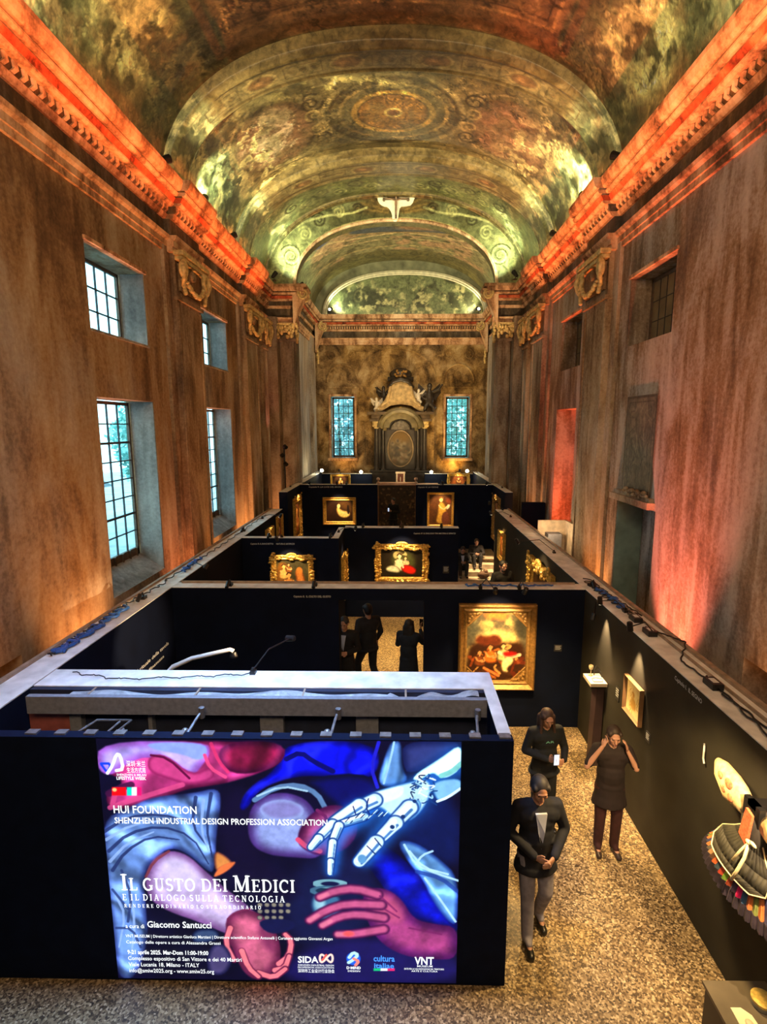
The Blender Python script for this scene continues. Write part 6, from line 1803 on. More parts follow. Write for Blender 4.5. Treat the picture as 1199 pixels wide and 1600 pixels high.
def flat_stroke(mb, pts, w, y):
    for k in range(len(pts) - 1):
        (x0, z0), (x1, z1) = pts[k], pts[k + 1]
        dx, dz = x1 - x0, z1 - z0; l_ = math.hypot(dx, dz) or 1; nx, nz = -dz / l_ * w / 2, dx / l_ * w / 2; ex, ez = dx / l_ * w * .12, dz / l_ * w * .12
        mb.add([(x0 - nx - ex, y, z0 - nz - ez), (x1 - nx + ex, y, z1 - nz + ez), (x1 + nx + ex, y, z1 + nz + ez), (x0 + nx - ex, y, z0 + nz - ez)], [(0, 1, 2, 3)])


def serif_text(s, x0, x1, yb, cap, small, name='screen_title', space=.06):
    """big initial capitals (upper case) and small capitals (lower case letters)"""
    tot = sum(.35 * (small if small < 1 else 1) if ch == ' ' else (GL[ch.upper()][0] + space) * (1 if ch.isupper() else small) for ch in s)
    a = pix(x0, yb); b2 = pix(x1, yb); c_ = pix(x0, yb - cap)
    sx = (b2[0] - a[0]) / tot; sz = a[1] - c_[1]; bx0 = a[0] + LED_ORG[0]; bz = LED_ORG[2] - a[1]; y = LED_ORG[1] - .006
    mb = MB(); cx = 0
    for ch in s:
        if ch == ' ':
            cx += .35 * (small if small < 1 else 1); continue
        k = 1 if ch.isupper() else small
        w_, st, sf = GL[ch.upper()]
        for pts, tw in st: flat_stroke(mb, [(bx0 + (cx + p_[0] * k) * sx, bz + p_[1] * k * sz) for p_ in pts], tw * k * sz * 1.05 ** 1, y)
        for (a0, a1, zz) in sf:
            zz = .03 if zz == 0 else (.97 if zz == 1 else zz)
            flat_stroke(mb, [(bx0 + (cx + a0 * k) * sx, bz + zz * k * sz), (bx0 + (cx + a1 * k) * sx, bz + zz * k * sz)], TN * k * sz, y - .0005)
        cx += (w_ + space) * k
    return mb.build(name, M_GLOW, led_root)


serif_text('Il gusto dei Medici', 190, 463, 1390, 25, .76)
serif_text('e il dialogo sulla tecnologia'.upper(), 192, 448, 1405.5, 9.5, 1, space=.28)
serif_text('rendere ordinario lo straordinario'.upper(), 195, 411, 1416.8, 5.2, 1, space=.5)

# ================================================================== ALTAR END
t = thing('high_altar', 'dark marble altarpiece with columns, scrolled pediment and oval picture against the far wall', 'altarpiece', (0.0, 26.6, 0.62))
Zb = -0.62


def AB(mb, x0, x1, y0, y1, z0, z1): return mb.box(x0, x1, y0, y1, z0 + Zb, z1 + Zb)


m = MB(); AB(m, -1.45, 1.45, -.35, .39, .62, 2.95); AB(m, -1.5, 1.5, -.4, .39, 2.95, 3.05); m.build('base', M_MARBLE, t, bevel=.02)
m = MB(); AB(m, -1.3, 1.3, .1, .38, 3.05, 5.9); m.build('back_slab', M_MARBLE, t)
for s in (-1, 1):
    for (x, y, nm) in ((1.18, -.1, 'column'), (.86, .05, 'column')):
        m = MB(); m.lathe([(.16, 3.05 + Zb), (.16, 3.12 + Zb), (.12, 3.16 + Zb), (.12, 4.0 + Zb), (.105, 5.0 + Zb), (.12, 5.05 + Zb)], (s * x, y, 0), 16)
        c_ = m.build(nm, M_MARBLE, t, smooth=True)
        g = MB(); g.lathe([(.11, 5.05 + Zb), (.15, 5.2 + Zb), (.2, 5.35 + Zb), (.2, 5.4 + Zb)], (s * x, y, 0), 12)
        for k in range(8): g.ell((s * x + .15 * math.cos(k * PI / 4), y + .15 * math.sin(k * PI / 4), 5.22 + Zb), (.05, .05, .09), nu=6, nv=4)
        g.build('column_capital', M_GILT, c_)
    m = MB(); AB(m, *sorted((s * .68, s * 1.5)), -.3, .38, 5.4, 5.52); AB(m, *sorted((s * .7, s * 1.42)), -.25, .38, 5.52, 5.72); AB(m, *sorted((s * .62, s * 1.6)), -.4, .38, 5.72, 5.85)
    m.build('entablature_block', mat('brown_marble', (.13, .09, .05), .45, var=.5, vscale=5), t, bevel=.015)
# big arch with inner arch
m = MB()
for (r, w_, d, z) in ((.98, .16, -.28, 5.1), (.78, .1, -.1, 4.95)):
    pts = [((r) * math.cos(k * PI / 16), d, z + r * .85 * math.sin(k * PI / 16) + Zb) for k in range(17)]; m.tube(pts, w_, 8)
for k in range(16):
    a0, a1 = k * PI / 16, (k + 1) * PI / 16
    v_ = []
    for yy in (-.2, .1):
        for (r, a) in ((.55, a0), (.98, a0), (.98, a1), (.55, a1)): v_.append((r * math.cos(a), yy, 5.1 + r * .85 * math.sin(a) + Zb))
    m.add(v_, [(0, 1, 2, 3), (4, 7, 6, 5), (0, 4, 5, 1), (1, 5, 6, 2), (2, 6, 7, 3), (3, 7, 4, 0)])
m.build('arch', mat('olive_marble', (.16, .13, .06), .45, var=.4, vscale=4), t)
m = MB(); m.ell((0, -.32, 5.98 + Zb), (.13, .07, .12)); m.build('keystone', M_GOLD, t, smooth=True)
m = MB(); m.ell((0, .02, 4.95 + Zb), (.55, .08, .52)); m.build('shell_niche', M_MARBG, t, smooth=True)
p = Paint(1.3, 1.75, .02, C(92, 80, 60)); p.noise(.5, 4); p.ell(.65, .3, .5, .3, C(120, 92, 44), .6); rr = random.Random(6)
for k in range(40): x, z = rr.uniform(.2, 1.1), rr.uniform(.4, 1.5); p.ell(x, z, rr.uniform(.03, .1), rr.uniform(.05, .14), C(*rr.choice([(130, 110, 86), (50, 44, 40), (110, 76, 50), (150, 136, 112)])), .5, rr.random() * 3, .7)
# oval canvas
N, M_ = 48, 14; P = np.zeros((M_, N, 3)); cc = np.zeros((M_, N, 3))
for i in range(M_):
    for j in range(N):
        r = i / (M_ - 1); a = 2 * PI * j / (N - 1); x, z = .60 * r * math.cos(a), .86 * r * math.sin(a)
        P[i, j] = (x, -.08, 4.08 + z + Zb); cc[i, j] = p.c[min(p.ny - 1, max(0, int((.875 - z) / 1.75 * (p.ny - 1)))), min(p.nx - 1, max(0, int((.65 + x) / 1.3 * (p.nx - 1))))]
grid_mesh('oval_picture', P, cc, M_CANVAS, t)
m = MB(); m.tube([(.62 * math.cos(k * PI / 20), -.1, 4.08 + .88 * math.sin(k * PI / 20) + Zb) for k in range(41)], .045, 8, caps=False); m.build('oval_frame', mat('bronze', (.30, .22, .13), .4, .4, var=.3), t, smooth=True)
m = MB(); m.box(-.68, .68, -.05, .1, 3.1 + Zb, 5.0 + Zb); m.build('picture_ground', M_MARBLE, t)
# curved pediment crown
m = MB()
prof = [(-1.25, 5.85), (-1.1, 6.1), (-.85, 6.2), (-.62, 6.5), (-.5, 6.95), (-.42, 7.15), (0, 7.32), (.42, 7.15), (.5, 6.95), (.62, 6.5), (.85, 6.2), (1.1, 6.1), (1.25, 5.85), (.9, 5.9), (.5, 6.15), (0, 6.22), (-.5, 6.15), (-.9, 5.9)]
n = len(prof); v_ = [(q[0], -.2, q[1] + Zb) for q in prof] + [(q[0], .2, q[1] + Zb) for q in prof]
m.add(v_, [(i, (i + 1) % n, n + (i + 1) % n, n + i) for i in range(n)] + [tuple(range(n))[::-1], tuple(range(n, 2 * n))])
for s in (-1, 1): m.tube([(s * .5, -.24, 7.1 + Zb), (s * .55, -.26, 6.7 + Zb), (s * .7, -.26, 6.35 + Zb), (s * .95, -.26, 6.15 + Zb)], [.05, .08, .1, .06], 8)
m.build('gable', mat('ochre_stucco', (.50, .36, .17), .6, var=.4, vscale=6), t)
m = MB(); m.tube([(-.62, -.2, 7.0 + Zb), (-.35, -.3, 7.28 + Zb), (0, -.34, 7.38 + Zb), (.35, -.3, 7.28 + Zb), (.62, -.2, 7.0 + Zb)], [.06, .1, .12, .1, .06], 8)
m.ell((0, -.05, 7.62 + Zb), (.55, .22, .32)); AB(m, -.62, .62, -.2, .2, 7.32, 7.5); m.build('crown', M_MARBLE, t, smooth=True)
m = MB(); rr = random.Random(4)
for k in range(18): m.ell((rr.uniform(-.3, .3), -.27, rr.uniform(7.48, 7.8) + Zb), (.07, .05, .06), nu=7, nv=5)
m.build('crown_ornament', M_GOLDD, t, smooth=True)
light('SPOT', 'altar_spot', (-1.0, 24.6, 3.2), (0, 26.4, 6.6), 300, (1, .74, .38), .1, 40, .8)


def angel(label, x, z, s, m_, y=26.5, h=.75):
    t = thing('altar_angel', label, 'statue', (x, y, z))
    b_ = MB(); b_.ell((0, 0, h * .42), (h * .15, h * .13, h * .27)); b_.ell((s * .02, 0, h * .80), (h * .09, h * .09, h * .11)); b_.ell((0, 0, h * .66), (h * .07, h * .07, h * .1))
    b_.tube([(0, 0, h * .3), (s * h * .16, -.05, h * .12), (s * h * .10, -.02, 0)], [h * .1, h * .08, h * .05], 8); b_.tube([(0, 0, h * .3), (-s * h * .12, -.06, h * .14), (-s * h * .16, -.04, 0)], [h * .1, h * .08, h * .05], 8)
    b_.tube([(s * h * .1, 0, h * .62), (s * h * .3, -.04, h * .7), (s * h * .42, -.05, h * .86)], [h * .055, h * .045, h * .03], 6); b_.tube([(-s * h * .1, 0, h * .6), (-s * h * .24, -.08, h * .45), (-s * h * .1, -.12, h * .38)], [h * .055, h * .045, h * .03], 6)
    o = b_.build('body', m_, t); r_ = o.modifiers.new('remesh', 'REMESH'); r_.mode = 'VOXEL'; r_.voxel_size = .02; r_.use_smooth_shade = True
    for q in (-1, 1):
        w_ = MB(); w_.add([(q * .04, .08, h * .6), (q * h * .35, .14, h * .9), (q * h * .38, .15, h * .6), (q * h * .2, .1, h * .35), (q * .04, .12, h * .6), (q * h * .35, .18, h * .9), (q * h * .38, .19, h * .6), (q * h * .2, .14, h * .35)], [(0, 1, 2, 3), (7, 6, 5, 4), (0, 4, 5, 1), (1, 5, 6, 2), (2, 6, 7, 3), (3, 7, 4, 0)])
        w_.build('wing', m_, t)


angel('pale seated angel on the left end of the altar pediment', -1.15, 5.87, -1, M_STUCCO)
angel('dark angel behind the pale one, left side of the altar pediment', -.82, 6.2, -1, M_MARBLE, 26.78, 1.0)
angel('bright white angel on the right shoulder of the altar pediment', .85, 6.22, 1, M_STUCCO, 26.42, .8)
angel('large dark standing angel at the right end of the altar pediment', 1.38, 5.87, 1, M_MARBLE, 26.5, 1.5)

# altar table with patterned front
t = thing('altar_table', 'altar table with a dark patterned marble front below the altarpiece', 'altar', (-.15, 23.6, .62))
p = Paint(1.72, 1.98, .022, C(58, 44, 30)); rr = random.Random(3)
for k in range(200): x, z = rr.uniform(0, 1.7), rr.uniform(.1, 1.95); p.ell(x, z, rr.uniform(.02, .07), rr.uniform(.02, .06), C(*rr.choice([(110, 84, 54), (30, 24, 18), (80, 50, 30), (140, 110, 70)])), .4, rr.random() * 3, .8)
for xx in (.03, 1.69): p.line([(xx, 0), (xx, 1.98)], .02, C(150, 110, 70), smooth=0)
MB().box(-.86, .86, 0, .8, 0, 1.98).build('block', M_MARBG, t)
p.plane('patterned_front', (-.86, -.012, 1.98), (1, 0, 0), (0, 0, -1), M_CANVAS, t)
MB().box(-.93, .93, -.08, .86, 1.98, 2.04).box(-.9, .9, -.04, .3, 2.04, 2.09).build('top_slab', M_PINKST, t, bevel=.01)
for s, lab in ((-1, 'pinkish stone ball finial at the left end of the altar table'), (1, 'pinkish stone ball finial at the right end of the altar table')):
    f = thing('ball_finial', lab, 'finial', (-.15 + s * .83, 23.62, 2.71))
    MB().lathe([(.07, 0), (.07, .03), (.03, .06), (.04, .1)], n=14).build('foot', M_PINKST, f); MB().ell((0, 0, .16), (.08, .08, .08)).build('ball', M_PINKST, f, smooth=True)
t = thing('altar_tabernacle', 'small white-framed tabernacle with a dark niche on the altar table', 'tabernacle', (0.0, 24.1, 2.66))
m = MB().box(-.2, -.13, -.1, .1, 0, .42).box(.13, .2, -.1, .1, 0, .42).box(-.22, .22, -.12, .1, .42, .5).box(-.22, .22, -.12, .1, -.0, .04); m.build('frame', mat('lit_cream_marble', (.8, .72, .55), .5), t, bevel=.008)
MB().box(-.13, .13, 0, .08, .04, .42).build('niche', mat('niche_red', (.16, .05, .03), .5), t); MB().ell((0, -.03, .16), (.03, .03, .12)).build('figure', M_STUCCO, t, smooth=True)
light('POINT', 'tabernacle_lamp', (0, 23.5, 3.2), None, 7, WARM, .05)
t = thing('stone_balustrade', 'dark balustrade with pale lit top ledges to the right of the altar table', 'balustrade', (1.25, 24.7, .62))
MB().box(-.45, .45, -.1, .1, 0, 1.72).box(-.5, .5, .2, .34, 0, 1.86).build('body', M_MARBLE, t)
MB().box(-.5, .5, -.14, .14, 1.72, 1.78).box(-.5, .5, .16, .36, 1.86, 1.92).build('top_ledge', M_PINKST, t)

# crucifix on the front of the chancel arch
t = thing('crucifix', 'small dark wooden crucifix over white stucco drapery, high on the chancel arch', 'crucifix', (-.18, 20.22, 12.25))
m = MB(); m.box(-.035, .035, -.06, -.02, .1, .98).box(-.46, .46, -.065, -.025, .70, .76)
for q in (-.42, .42): m.ell((q, -.05, .70), (.05, .03, .06))
m.build('cross', M_WOOD, t)
b_ = MB(); b_.ell((0, -.1, .56), (.05, .035, .13)); b_.ell((.01, -.11, .74), (.035, .035, .045)); b_.tube([(0, -.1, .65), (-.2, -.09, .72), (-.38, -.08, .73)], [.025, .02, .015], 6); b_.tube([(0, -.1, .65), (.2, -.09, .72), (.38, -.08, .73)], [.025, .02, .015], 6); b_.tube([(0, -.1, .5), (.02, -.12, .35), (0, -.08, .2)], [.035, .03, .018], 6)
o = b_.build('corpus', mat('corpus_brown', (.25, .15, .09), .5), t); r_ = o.modifiers.new('remesh', 'REMESH'); r_.mode = 'VOXEL'; r_.voxel_size = .012; r_.use_smooth_shade = True
m = MB(); prof = [(-.12, .02), (.06, .02), (.1, .3), (.14, .5), (.35, .52), (.56, .55), (.68, .85), (.6, 1.0), (.46, 1.06), (.3, .92), (.15, .78), (-.2, .76), (-.45, .84), (-.58, .98), (-.66, .86), (-.62, .64), (-.46, .52), (-.28, .5), (-.14, .3)]
for _ in range(1):
    q = []
    for k in range(len(prof)):
        p0, p1 = prof[k], prof[(k + 1) % len(prof)]; q += [(p0[0] * .75 + p1[0] * .25, p0[1] * .75 + p1[1] * .25), (p0[0] * .25 + p1[0] * .75, p0[1] * .25 + p1[1] * .75)]
    prof = q
n = len(prof); v_ = [(a, 0.0, b2) for a, b2 in prof] + [(a * .99, .06, b2) for a, b2 in prof]
m.add(v_, [(i, (i + 1) % n, n + (i + 1) % n, n + i) for i in range(n)] + [tuple(range(n)), tuple(range(n, 2 * n))[::-1]])
m.build('stucco_drapery', mat('bright_stucco', (.86, .82, .66), .6, var=.1, vscale=8, bump=.3), t)
light('SPOT', 'crucifix_spot', (-.2, 17.2, 10.6), (-.18, 20.2, 12.9), 210, STRAW, .05, 22, .4)

# lamp tower on the left by the presbytery
t = thing('lamp_tower', 'black stand with three stage lamps at the left edge of the presbytery', 'lamp stand', (-4.12, 19.1, 0.0))
MB().tube([(0, 0, 0), (0, 0, 4.45)], .025, 8).build('pole', M_BLK, t)
for k, (z, q) in enumerate(((4.45, 1), (4.15, -1), (3.85, 1))):
    m = MB().tube([(q * .02, -.05, z + .04), (q * .10, -.12, z - .02)], .07, 10).box(-.03, .03, -.03, .03, z - .05, z + .05); m.build('lamp', M_BLK, t)
MB().box(-.05, .05, -.05, .05, 0, .03).build('foot', M_BLK, t)
light('SPOT', 'tower_beam', (-4.12, 18.9, 4.3), (-4.7, 19.4, 7.5), 60, (1, .3, .25), .05, 50, .8)

# ================================================================== FOLK COSTUME on the right partition
cx, cy = 2.95, 4.02


def CM(n, c, v=.2, s=30): return mat(n, c, .8, var=v, vscale=s, bump=.2)


M_CREAM = CM('cream_brocade', (.72, .56, .30), .35, 22); M_BLKCL = CM('black_wool', (.035, .032, .03)); M_HEM = CM('plum_black_hem', (.035, .026, .045), .5, 12)
t = thing('costume_stand', 'black wall bracket with a cross bar carrying the folk costume', 'stand', (3.09, cy, 2.0))
MB().box(-.20, 0, -.05, .05, .10, .15).box(-.20, -.15, -.10, .10, -.02, .15).build('bracket', M_BLK, t); MB().tube([(-.10, -.62, .08), (-.10, .62, .08)], .012, 8).build('cross_bar', M_WOOD, t)
t = thing('costume_jacket', 'short folk jacket with wide cream brocade sleeves spread on the wall', 'jacket', (cx, cy, 2.0))
for s in (-1, 1):
    m = MB()
    m.tube([(0, s * .09, .0), (.0, s * .22, .03), (.01, s * .36, .03), (.03, s * .52, .07), (.05, s * .62, .10)], [.09, .13, .155, .12, .05], 14)
    o = m.build('sleeve', M_CREAM, t, smooth=True)
    for v_ in o.data.vertices: v_.co.x *= .55
    m = MB()
    for (yy, zz, r_) in ((.30, .10, .05), (.36, .02, .045), (.26, .0, .04), (.42, .10, .035)): m.ell((-.068, s * yy, zz), (.012, r_, r_))
    m.build('red_embroidery', CM('red_flowers', (.62, .20, .10), .5, 50), t, smooth=True)
m = MB(); m.tube([(0, 0, .10), (0, 0, -.05), (-.01, 0, -.18), (-.02, 0, -.30)], [.08, .15, .14, .11], 14); o = m.build('bodice', M_BLKCL, t, smooth=True)
for v_ in o.data.vertices: v_.co.x *= .6
m = MB(); m.add([(-.12, -.10, .10), (-.12, -.02, .12), (-.13, .02, -.14), (-.13, -.07, -.18), (-.10, -.10, .10), (-.10, -.02, .12), (-.10, .02, -.14), (-.10, -.07, -.18)], [(0, 1, 2, 3), (7, 6, 5, 4), (0, 4, 5, 1), (1, 5, 6, 2), (2, 6, 7, 3), (3, 7, 4, 0)])
m.build('red_facing', CM('red_facing', (.66, .14, .06), .4, 60), t)
t = thing('pleated_skirt', 'flared pleated skirt striped in many colours with a dark hem', 'skirt', (cx, cy, 1.66))
cols = [(.25, .5, .07), (.55, .07, .04), (.05, .10, .16), (.62, .14, .04), (.10, .05, .03), (.42, .26, .14), (.12, .11, .10), (.62, .22, .08), (.05, .06, .16), (.70, .22, .06), (.20, .26, .07), (.66, .20, .06), (.04, .12, .26), (.72, .02, .20), (.06, .05, .10), (.5, .1, .05)]
cm_ = [CM('pleat_%d' % i, c_, .15, 40) for i, c_ in enumerate(cols)]
m = MB(); NP = 64
ring = lambda r0, z, ph: [(-(r0 * .50) * math.sin(a) * (1 + ph * .05 * ((k % 2) * 2 - 1)) + .08, r0 * math.cos(a) * (1 + ph * .05 * ((k % 2) * 2 - 1)), z) for k, a in enumerate([-.12 + (PI + .24) * j / NP for j in range(NP + 1)])]
R0, R1, R2, R3 = ring(.13, .10, 0), ring(.36, -.02, .6), ring(.56, -.25, 1), ring(.61, -.335, 1)
for k in range(NP):
    mi = ((NP - 1 - k) // 2) % len(cols)
    for A, B in ((R0, R1), (R1, R2)): m.add([A[k], A[k + 1], B[k + 1], B[k]], [(0, 1, 2, 3)], mi)
o = m.build('pleats', cm_, t); sd = o.modifiers.new('solid', 'SOLIDIFY'); sd.thickness = .008
m = MB()
for k in range(NP): m.add([R2[k], R2[k + 1], R3[k + 1], R3[k]], [(0, 1, 2, 3)])
o = m.build('hem', M_HEM, t); sd = o.modifiers.new('solid', 'SOLIDIFY'); sd.thickness = .012
t = thing('costume_apron', 'black apron with cream edging tied over the striped skirt', 'apron', (cx, cy, 1.74))
m = MB(); NA = 18
ar = lambda r0, z, hw: [(-(r0 * .54) * math.sin(a) + .06, r0 * math.cos(a), z) for a in [PI / 2 - hw + 2 * hw * j / NA for j in range(NA + 1)]]
A_ = [ar(.15, .14, .7), ar(.26, .04, .9), ar(.38, -.05, 1.0), ar(.46, -.15, .85), ar(.50, -.20, .55)]
for A, B in zip(A_[:-1], A_[1:]):
    for k in range(NA): m.add([A[k], A[k + 1], B[k + 1], B[k]], [(0, 1, 2, 3)])
o = m.build('panel', CM('black_apron', (.03, .03, .024), .3, 12), t, smooth=True); sd = o.modifiers.new('solid', 'SOLIDIFY'); sd.thickness = .01
M_EDGE = CM('cream_cord', (.78, .68, .42), .1)
edge = [a[0] for a in A_] + A_[-1][1:-1] + [a[-1] for a in A_[::-1]]
MB().tube([(q[0] - .015, q[1], q[2]) for q in edge], .006, 6).build('edging', M_EDGE, t, smooth=True)
m = MB(); m.tube([(-.12, -.10, .12), (-.17, -.14, .02), (-.22, -.15, -.08), (-.24, -.12, -.20)], .013, 6).tube([(-.12, -.10, .12), (-.15, -.06, .02), (-.20, -.05, -.08)], .011, 6).ell((-.12, -.10, .13), (.02, .035, .018)).ell((-.12, -.15, .15), (.015, .04, .016)); m.build('ribbon_bow', M_EDGE, t, smooth=True)
t = thing('hanging_ribbon', 'narrow white ribbon hanging on the right partition beside the costume', 'ribbon', (3.08, 5.02, 1.84))
MB().tube([(0, .02, .18), (-.01, .0, .12), (-.01, .0, .04), (-.015, -.03, 0)], .009, 6).build('strip', M_WHITE, t); MB().ell((0, .02, .18), (.012, .012, .012)).build('pin', M_STEEL, t)

# ================================================================== PEOPLE
def bake(o, name, voxel, parent, m, smooth=4):
    r_ = o.modifiers.new('r', 'REMESH'); r_.mode = 'VOXEL'; r_.voxel_size = voxel; r_.use_smooth_shade = True
    s_ = o.modifiers.new('s', 'SMOOTH'); s_.iterations = smooth; s_.factor = .5
    dg = bpy.context.evaluated_depsgraph_get(); dg.update()
    me = bpy.data.meshes.new_from_object(o.evaluated_get(dg))
    bpy.data.objects.remove(o)
    me.materials.clear(); me.materials.append(m); me.name = name
    return link(name, me, parent)


def cap(mb, a, b_, ra, rb, n=10):
    a = Vector(a); b_ = Vector(b_); d = b_ - a; L_ = d.length or 1e-4
    dn = d / L_
    pts = [a - dn * ra * .95, a - dn * ra * .6, a, a + d * .5, b_, b_ + dn * rb * .6, b_ + dn * rb * .95]
    mb.tube(pts, [ra * .25, ra * .8, ra, (ra + rb) / 2, rb, rb * .8, rb * .25], n)


def person(label, loc, rz, h=1.70, top=(.02, .022, .03), legs=(.02, .02, .025), hair=(.03, .02, .015), skirt=0.0, coat=0.0, long_hair=0.0, nod=0.0, pose=None, shoes=(.012, .012, .012), shirt=None, skinm=None, bag=False, phone=False, sleeve=1.0, beard=False, text=None, grp=None, name='person'):
    k = h / 1.72
    J = {'pel': (0, 0, .95), 'che': (0, 0, 1.27), 'nek': (0, 0, 1.46), 'hed': (0, .03, 1.60), 'sh': .185, 'shz': 1.41,
         'el': [(-.25, -.02, 1.13), (.25, -.02, 1.13)], 'wr': [(-.26, .06, .88), (.26, .06, .88)], 'hd': [(0, .1, -1), (0, .1, -1)],
         'kn': [(-.10, .03, .50), (.10, .03, .50)], 'an': [(-.10, 0, .09), (.10, 0, .09)], 'ft': [(-.12, .17, .03), (.12, .17, .03)]}
    if pose: J.update(pose)
    t = thing(name, label, 'person', loc, rz, grp)
    top = tuple(c * .45 for c in top); legs = tuple(c * .5 for c in legs)
    V = lambda q: Vector(q) * k
    sk = skinm or M_SKIN
    hd = V(J['hed']); nk = V(J['nek']); ch = V(J['che']); pl = V(J['pel'])
    rotn = Matrix.Rotation(-nod, 3, 'X')
    H_ = lambda x, y, z: tuple(hd + rotn @ (Vector((x, y, z)) * k))
    # --- body: one continuous skin surface
    b_ = MB()
    b_.ell(H_(0, -.005, .02), (.076 * k, .095 * k, .098 * k), nu=16, nv=12, rot=rotn); b_.ell(H_(0, .028, -.045), (.058 * k, .065 * k, .065 * k), nu=12, nv=8, rot=rotn)
    cap(b_, H_(0, .088, .02), H_(0, .108, -.018), .010 * k, .015 * k, 8); b_.ell(H_(0, .088, -.052), (.026 * k, .012 * k, .009 * k)); b_.ell(H_(0, .076, -.088), (.022 * k, .02 * k, .016 * k)); b_.ell(H_(0, .082, .038), (.055 * k, .014 * k, .012 * k))
    for s in (-1, 1): b_.ell(H_(s * .077, -.005, 0), (.010 * k, .02 * k, .032 * k)); b_.ell(H_(s * .04, .07, -.01), (.02 * k, .018 * k, .02 * k))
    cap(b_, hd + Vector((0, -.02, -.06)) * k, nk, .052 * k, .056 * k, 12)
    cap(b_, ch + Vector((-.10, 0, .08)) * k, ch + Vector((.10, 0, .08)) * k, .085 * k, .085 * k); cap(b_, ch, pl, .09 * k, .10 * k); cap(b_, nk, ch, .06 * k, .09 * k)
    for i, s in enumerate((-1, 1)):
        sh = Vector((ch.x + s * J['sh'] * k, ch.y, ch.z + (J['shz'] - J['che'][2]) * k)); el = V(J['el'][i]); wr = V(J['wr'][i])
        cap(b_, Vector((ch.x + s * .08 * k, ch.y, sh.z)), sh, .06 * k, .05 * k); cap(b_, sh, el, .048 * k, .036 * k); cap(b_, el, wr, .037 * k, .024 * k)
        d = Vector(J['hd'][i]).normalized(); side = d.cross(Vector((s, .2, 0))).normalized(); nrm = d.cross(side).normalized()
        pc = wr + d * .045 * k
        b_.ell(tuple(pc), (.018 * k, .038 * k, .048 * k), rot=Matrix((nrm, side, d)).transposed())
        for f in range(4):
            o0 = wr + d * .08 * k + side * (f - 1.5) * .019 * k; ln = (.072, .08, .075, .058)[f] * k
            mid = o0 + d * ln * .5 + nrm * .004; tip = mid + (d * .75 - nrm * s * .65).normalized() * ln * .5
            cap(b_, o0, mid, .0095 * k, .009 * k, 8); cap(b_, mid, tip, .009 * k, .0075 * k, 8)
        o0 = wr + d * .03 * k - side * .03 * k; cap(b_, o0, o0 + (d * .7 - side * .7).normalized() * .035 * k, .012 * k, .010 * k, 8); cap(b_, o0 + (d * .7 - side * .7).normalized() * .035 * k, o0 + (d * .7 - side * .7).normalized() * .035 * k + d * .028 * k, .010 * k, .008 * k, 8)
        hp = pl + Vector((s * .09, 0, -.04)) * k; kn = V(J['kn'][i]); an = V(J['an'][i]); ft = V(J['ft'][i])
        cap(b_, hp, kn, .07 * k, .048 * k); cap(b_, kn, an, .046 * k, .032 * k); cap(b_, an, ft, .032 * k, .026 * k)
    body = bake(b_.build('tmp', sk), 'body', .0075, t, sk, 2)
    e_ = MB()
    for s in (-1, 1): e_.ell(H_(s * .031, .082, .018), (.013 * k, .006 * k, .007 * k))
    e_.build('eyes', mat('eye_dark', (.02, .015, .012), .3), t, smooth=True)
    MB().ell(H_(0, .097, -.052), (.022 * k, .006 * k, .006 * k)).build('lips', mat('lips', (.32, .10, .09), .5), t, smooth=True)
    # --- hair
    mh = mat('hair_%d' % int(hair[0] * 1000), hair, .6, var=.3, vscale=40)
    g = MB(); g.ell(H_(0, -.022, .042), (.087 * k, .098 * k, .092 * k), nu=16, nv=12, rot=rotn); g.ell(H_(0, -.05, .0), (.085 * k, .075 * k, .09 * k), rot=rotn)
    for s in (-1, 1): g.ell(H_(s * .066, .02, .055), (.024 * k, .05 * k, .04 * k))
    if long_hair:
        for q in (-1, 0, 1): cap(g, H_(q * .06, -.06, -.02), tuple(Vector(H_(q * .07, -.07, -.02)) + Vector((0, -.02, -long_hair)) * k), .05 * k, .035 * k)
        for s in (-1, 1): cap(g, H_(s * .078, .0, .02), tuple(Vector(H_(s * .095, .02, 0)) + Vector((0, .02, -long_hair * .8)) * k), .026 * k, .022 * k)
    bake(g.build('tmp', mh), 'hair', .011, t, mh, 2)
    if beard:
        g = MB(); g.ell(H_(0, .05, -.085), (.055 * k, .05 * k, .04 * k)); g.build('beard', mh, t, smooth=True)
    # --- clothes
    mt = mat('cloth_%d_%d_%d' % tuple(int(c * 1000) for c in top), top, .85, var=.25, vscale=12, bump=.1)
    g = MB(); zc_ = (.86 if not coat else .86)
    cap(g, ch + Vector((-.11, 0, .07)) * k, ch + Vector((.11, 0, .07)) * k, .115 * k, .115 * k, 14); g.ell(tuple(ch), (.19 * k, .13 * k, .17 * k), nu=14, nv=8); g.ell(tuple((ch + pl) / 2 + Vector((0, 0, -.02)) * k), (.175 * k, .150 * k, .22 * k), nu=14, nv=8); g.ell(tuple(pl + Vector((0, 0, -.02)) * k), (.18 * k, .14 * k, .13 * k), nu=14, nv=8)
    cap(g, nk + Vector((0, 0, -.03)) * k, ch, .068 * k, .10 * k)
    for i, s in enumerate((-1, 1)):
        sh = Vector((ch.x + s * J['sh'] * k, ch.y, ch.z + (J['shz'] - J['che'][2]) * k)); el = V(J['el'][i]); wr = V(J['wr'][i])
        cap(g, Vector((ch.x + s * .07 * k, ch.y, sh.z)), sh, .075 * k, .068 * k)
        e2 = sh.lerp(el, min(1, sleeve * 2)); cap(g, sh, e2, .066 * k, .056 * k)
        if sleeve > .5: cap(g, el, el.lerp(wr, (sleeve - .5) * 1.9), .055 * k, .042 * k)
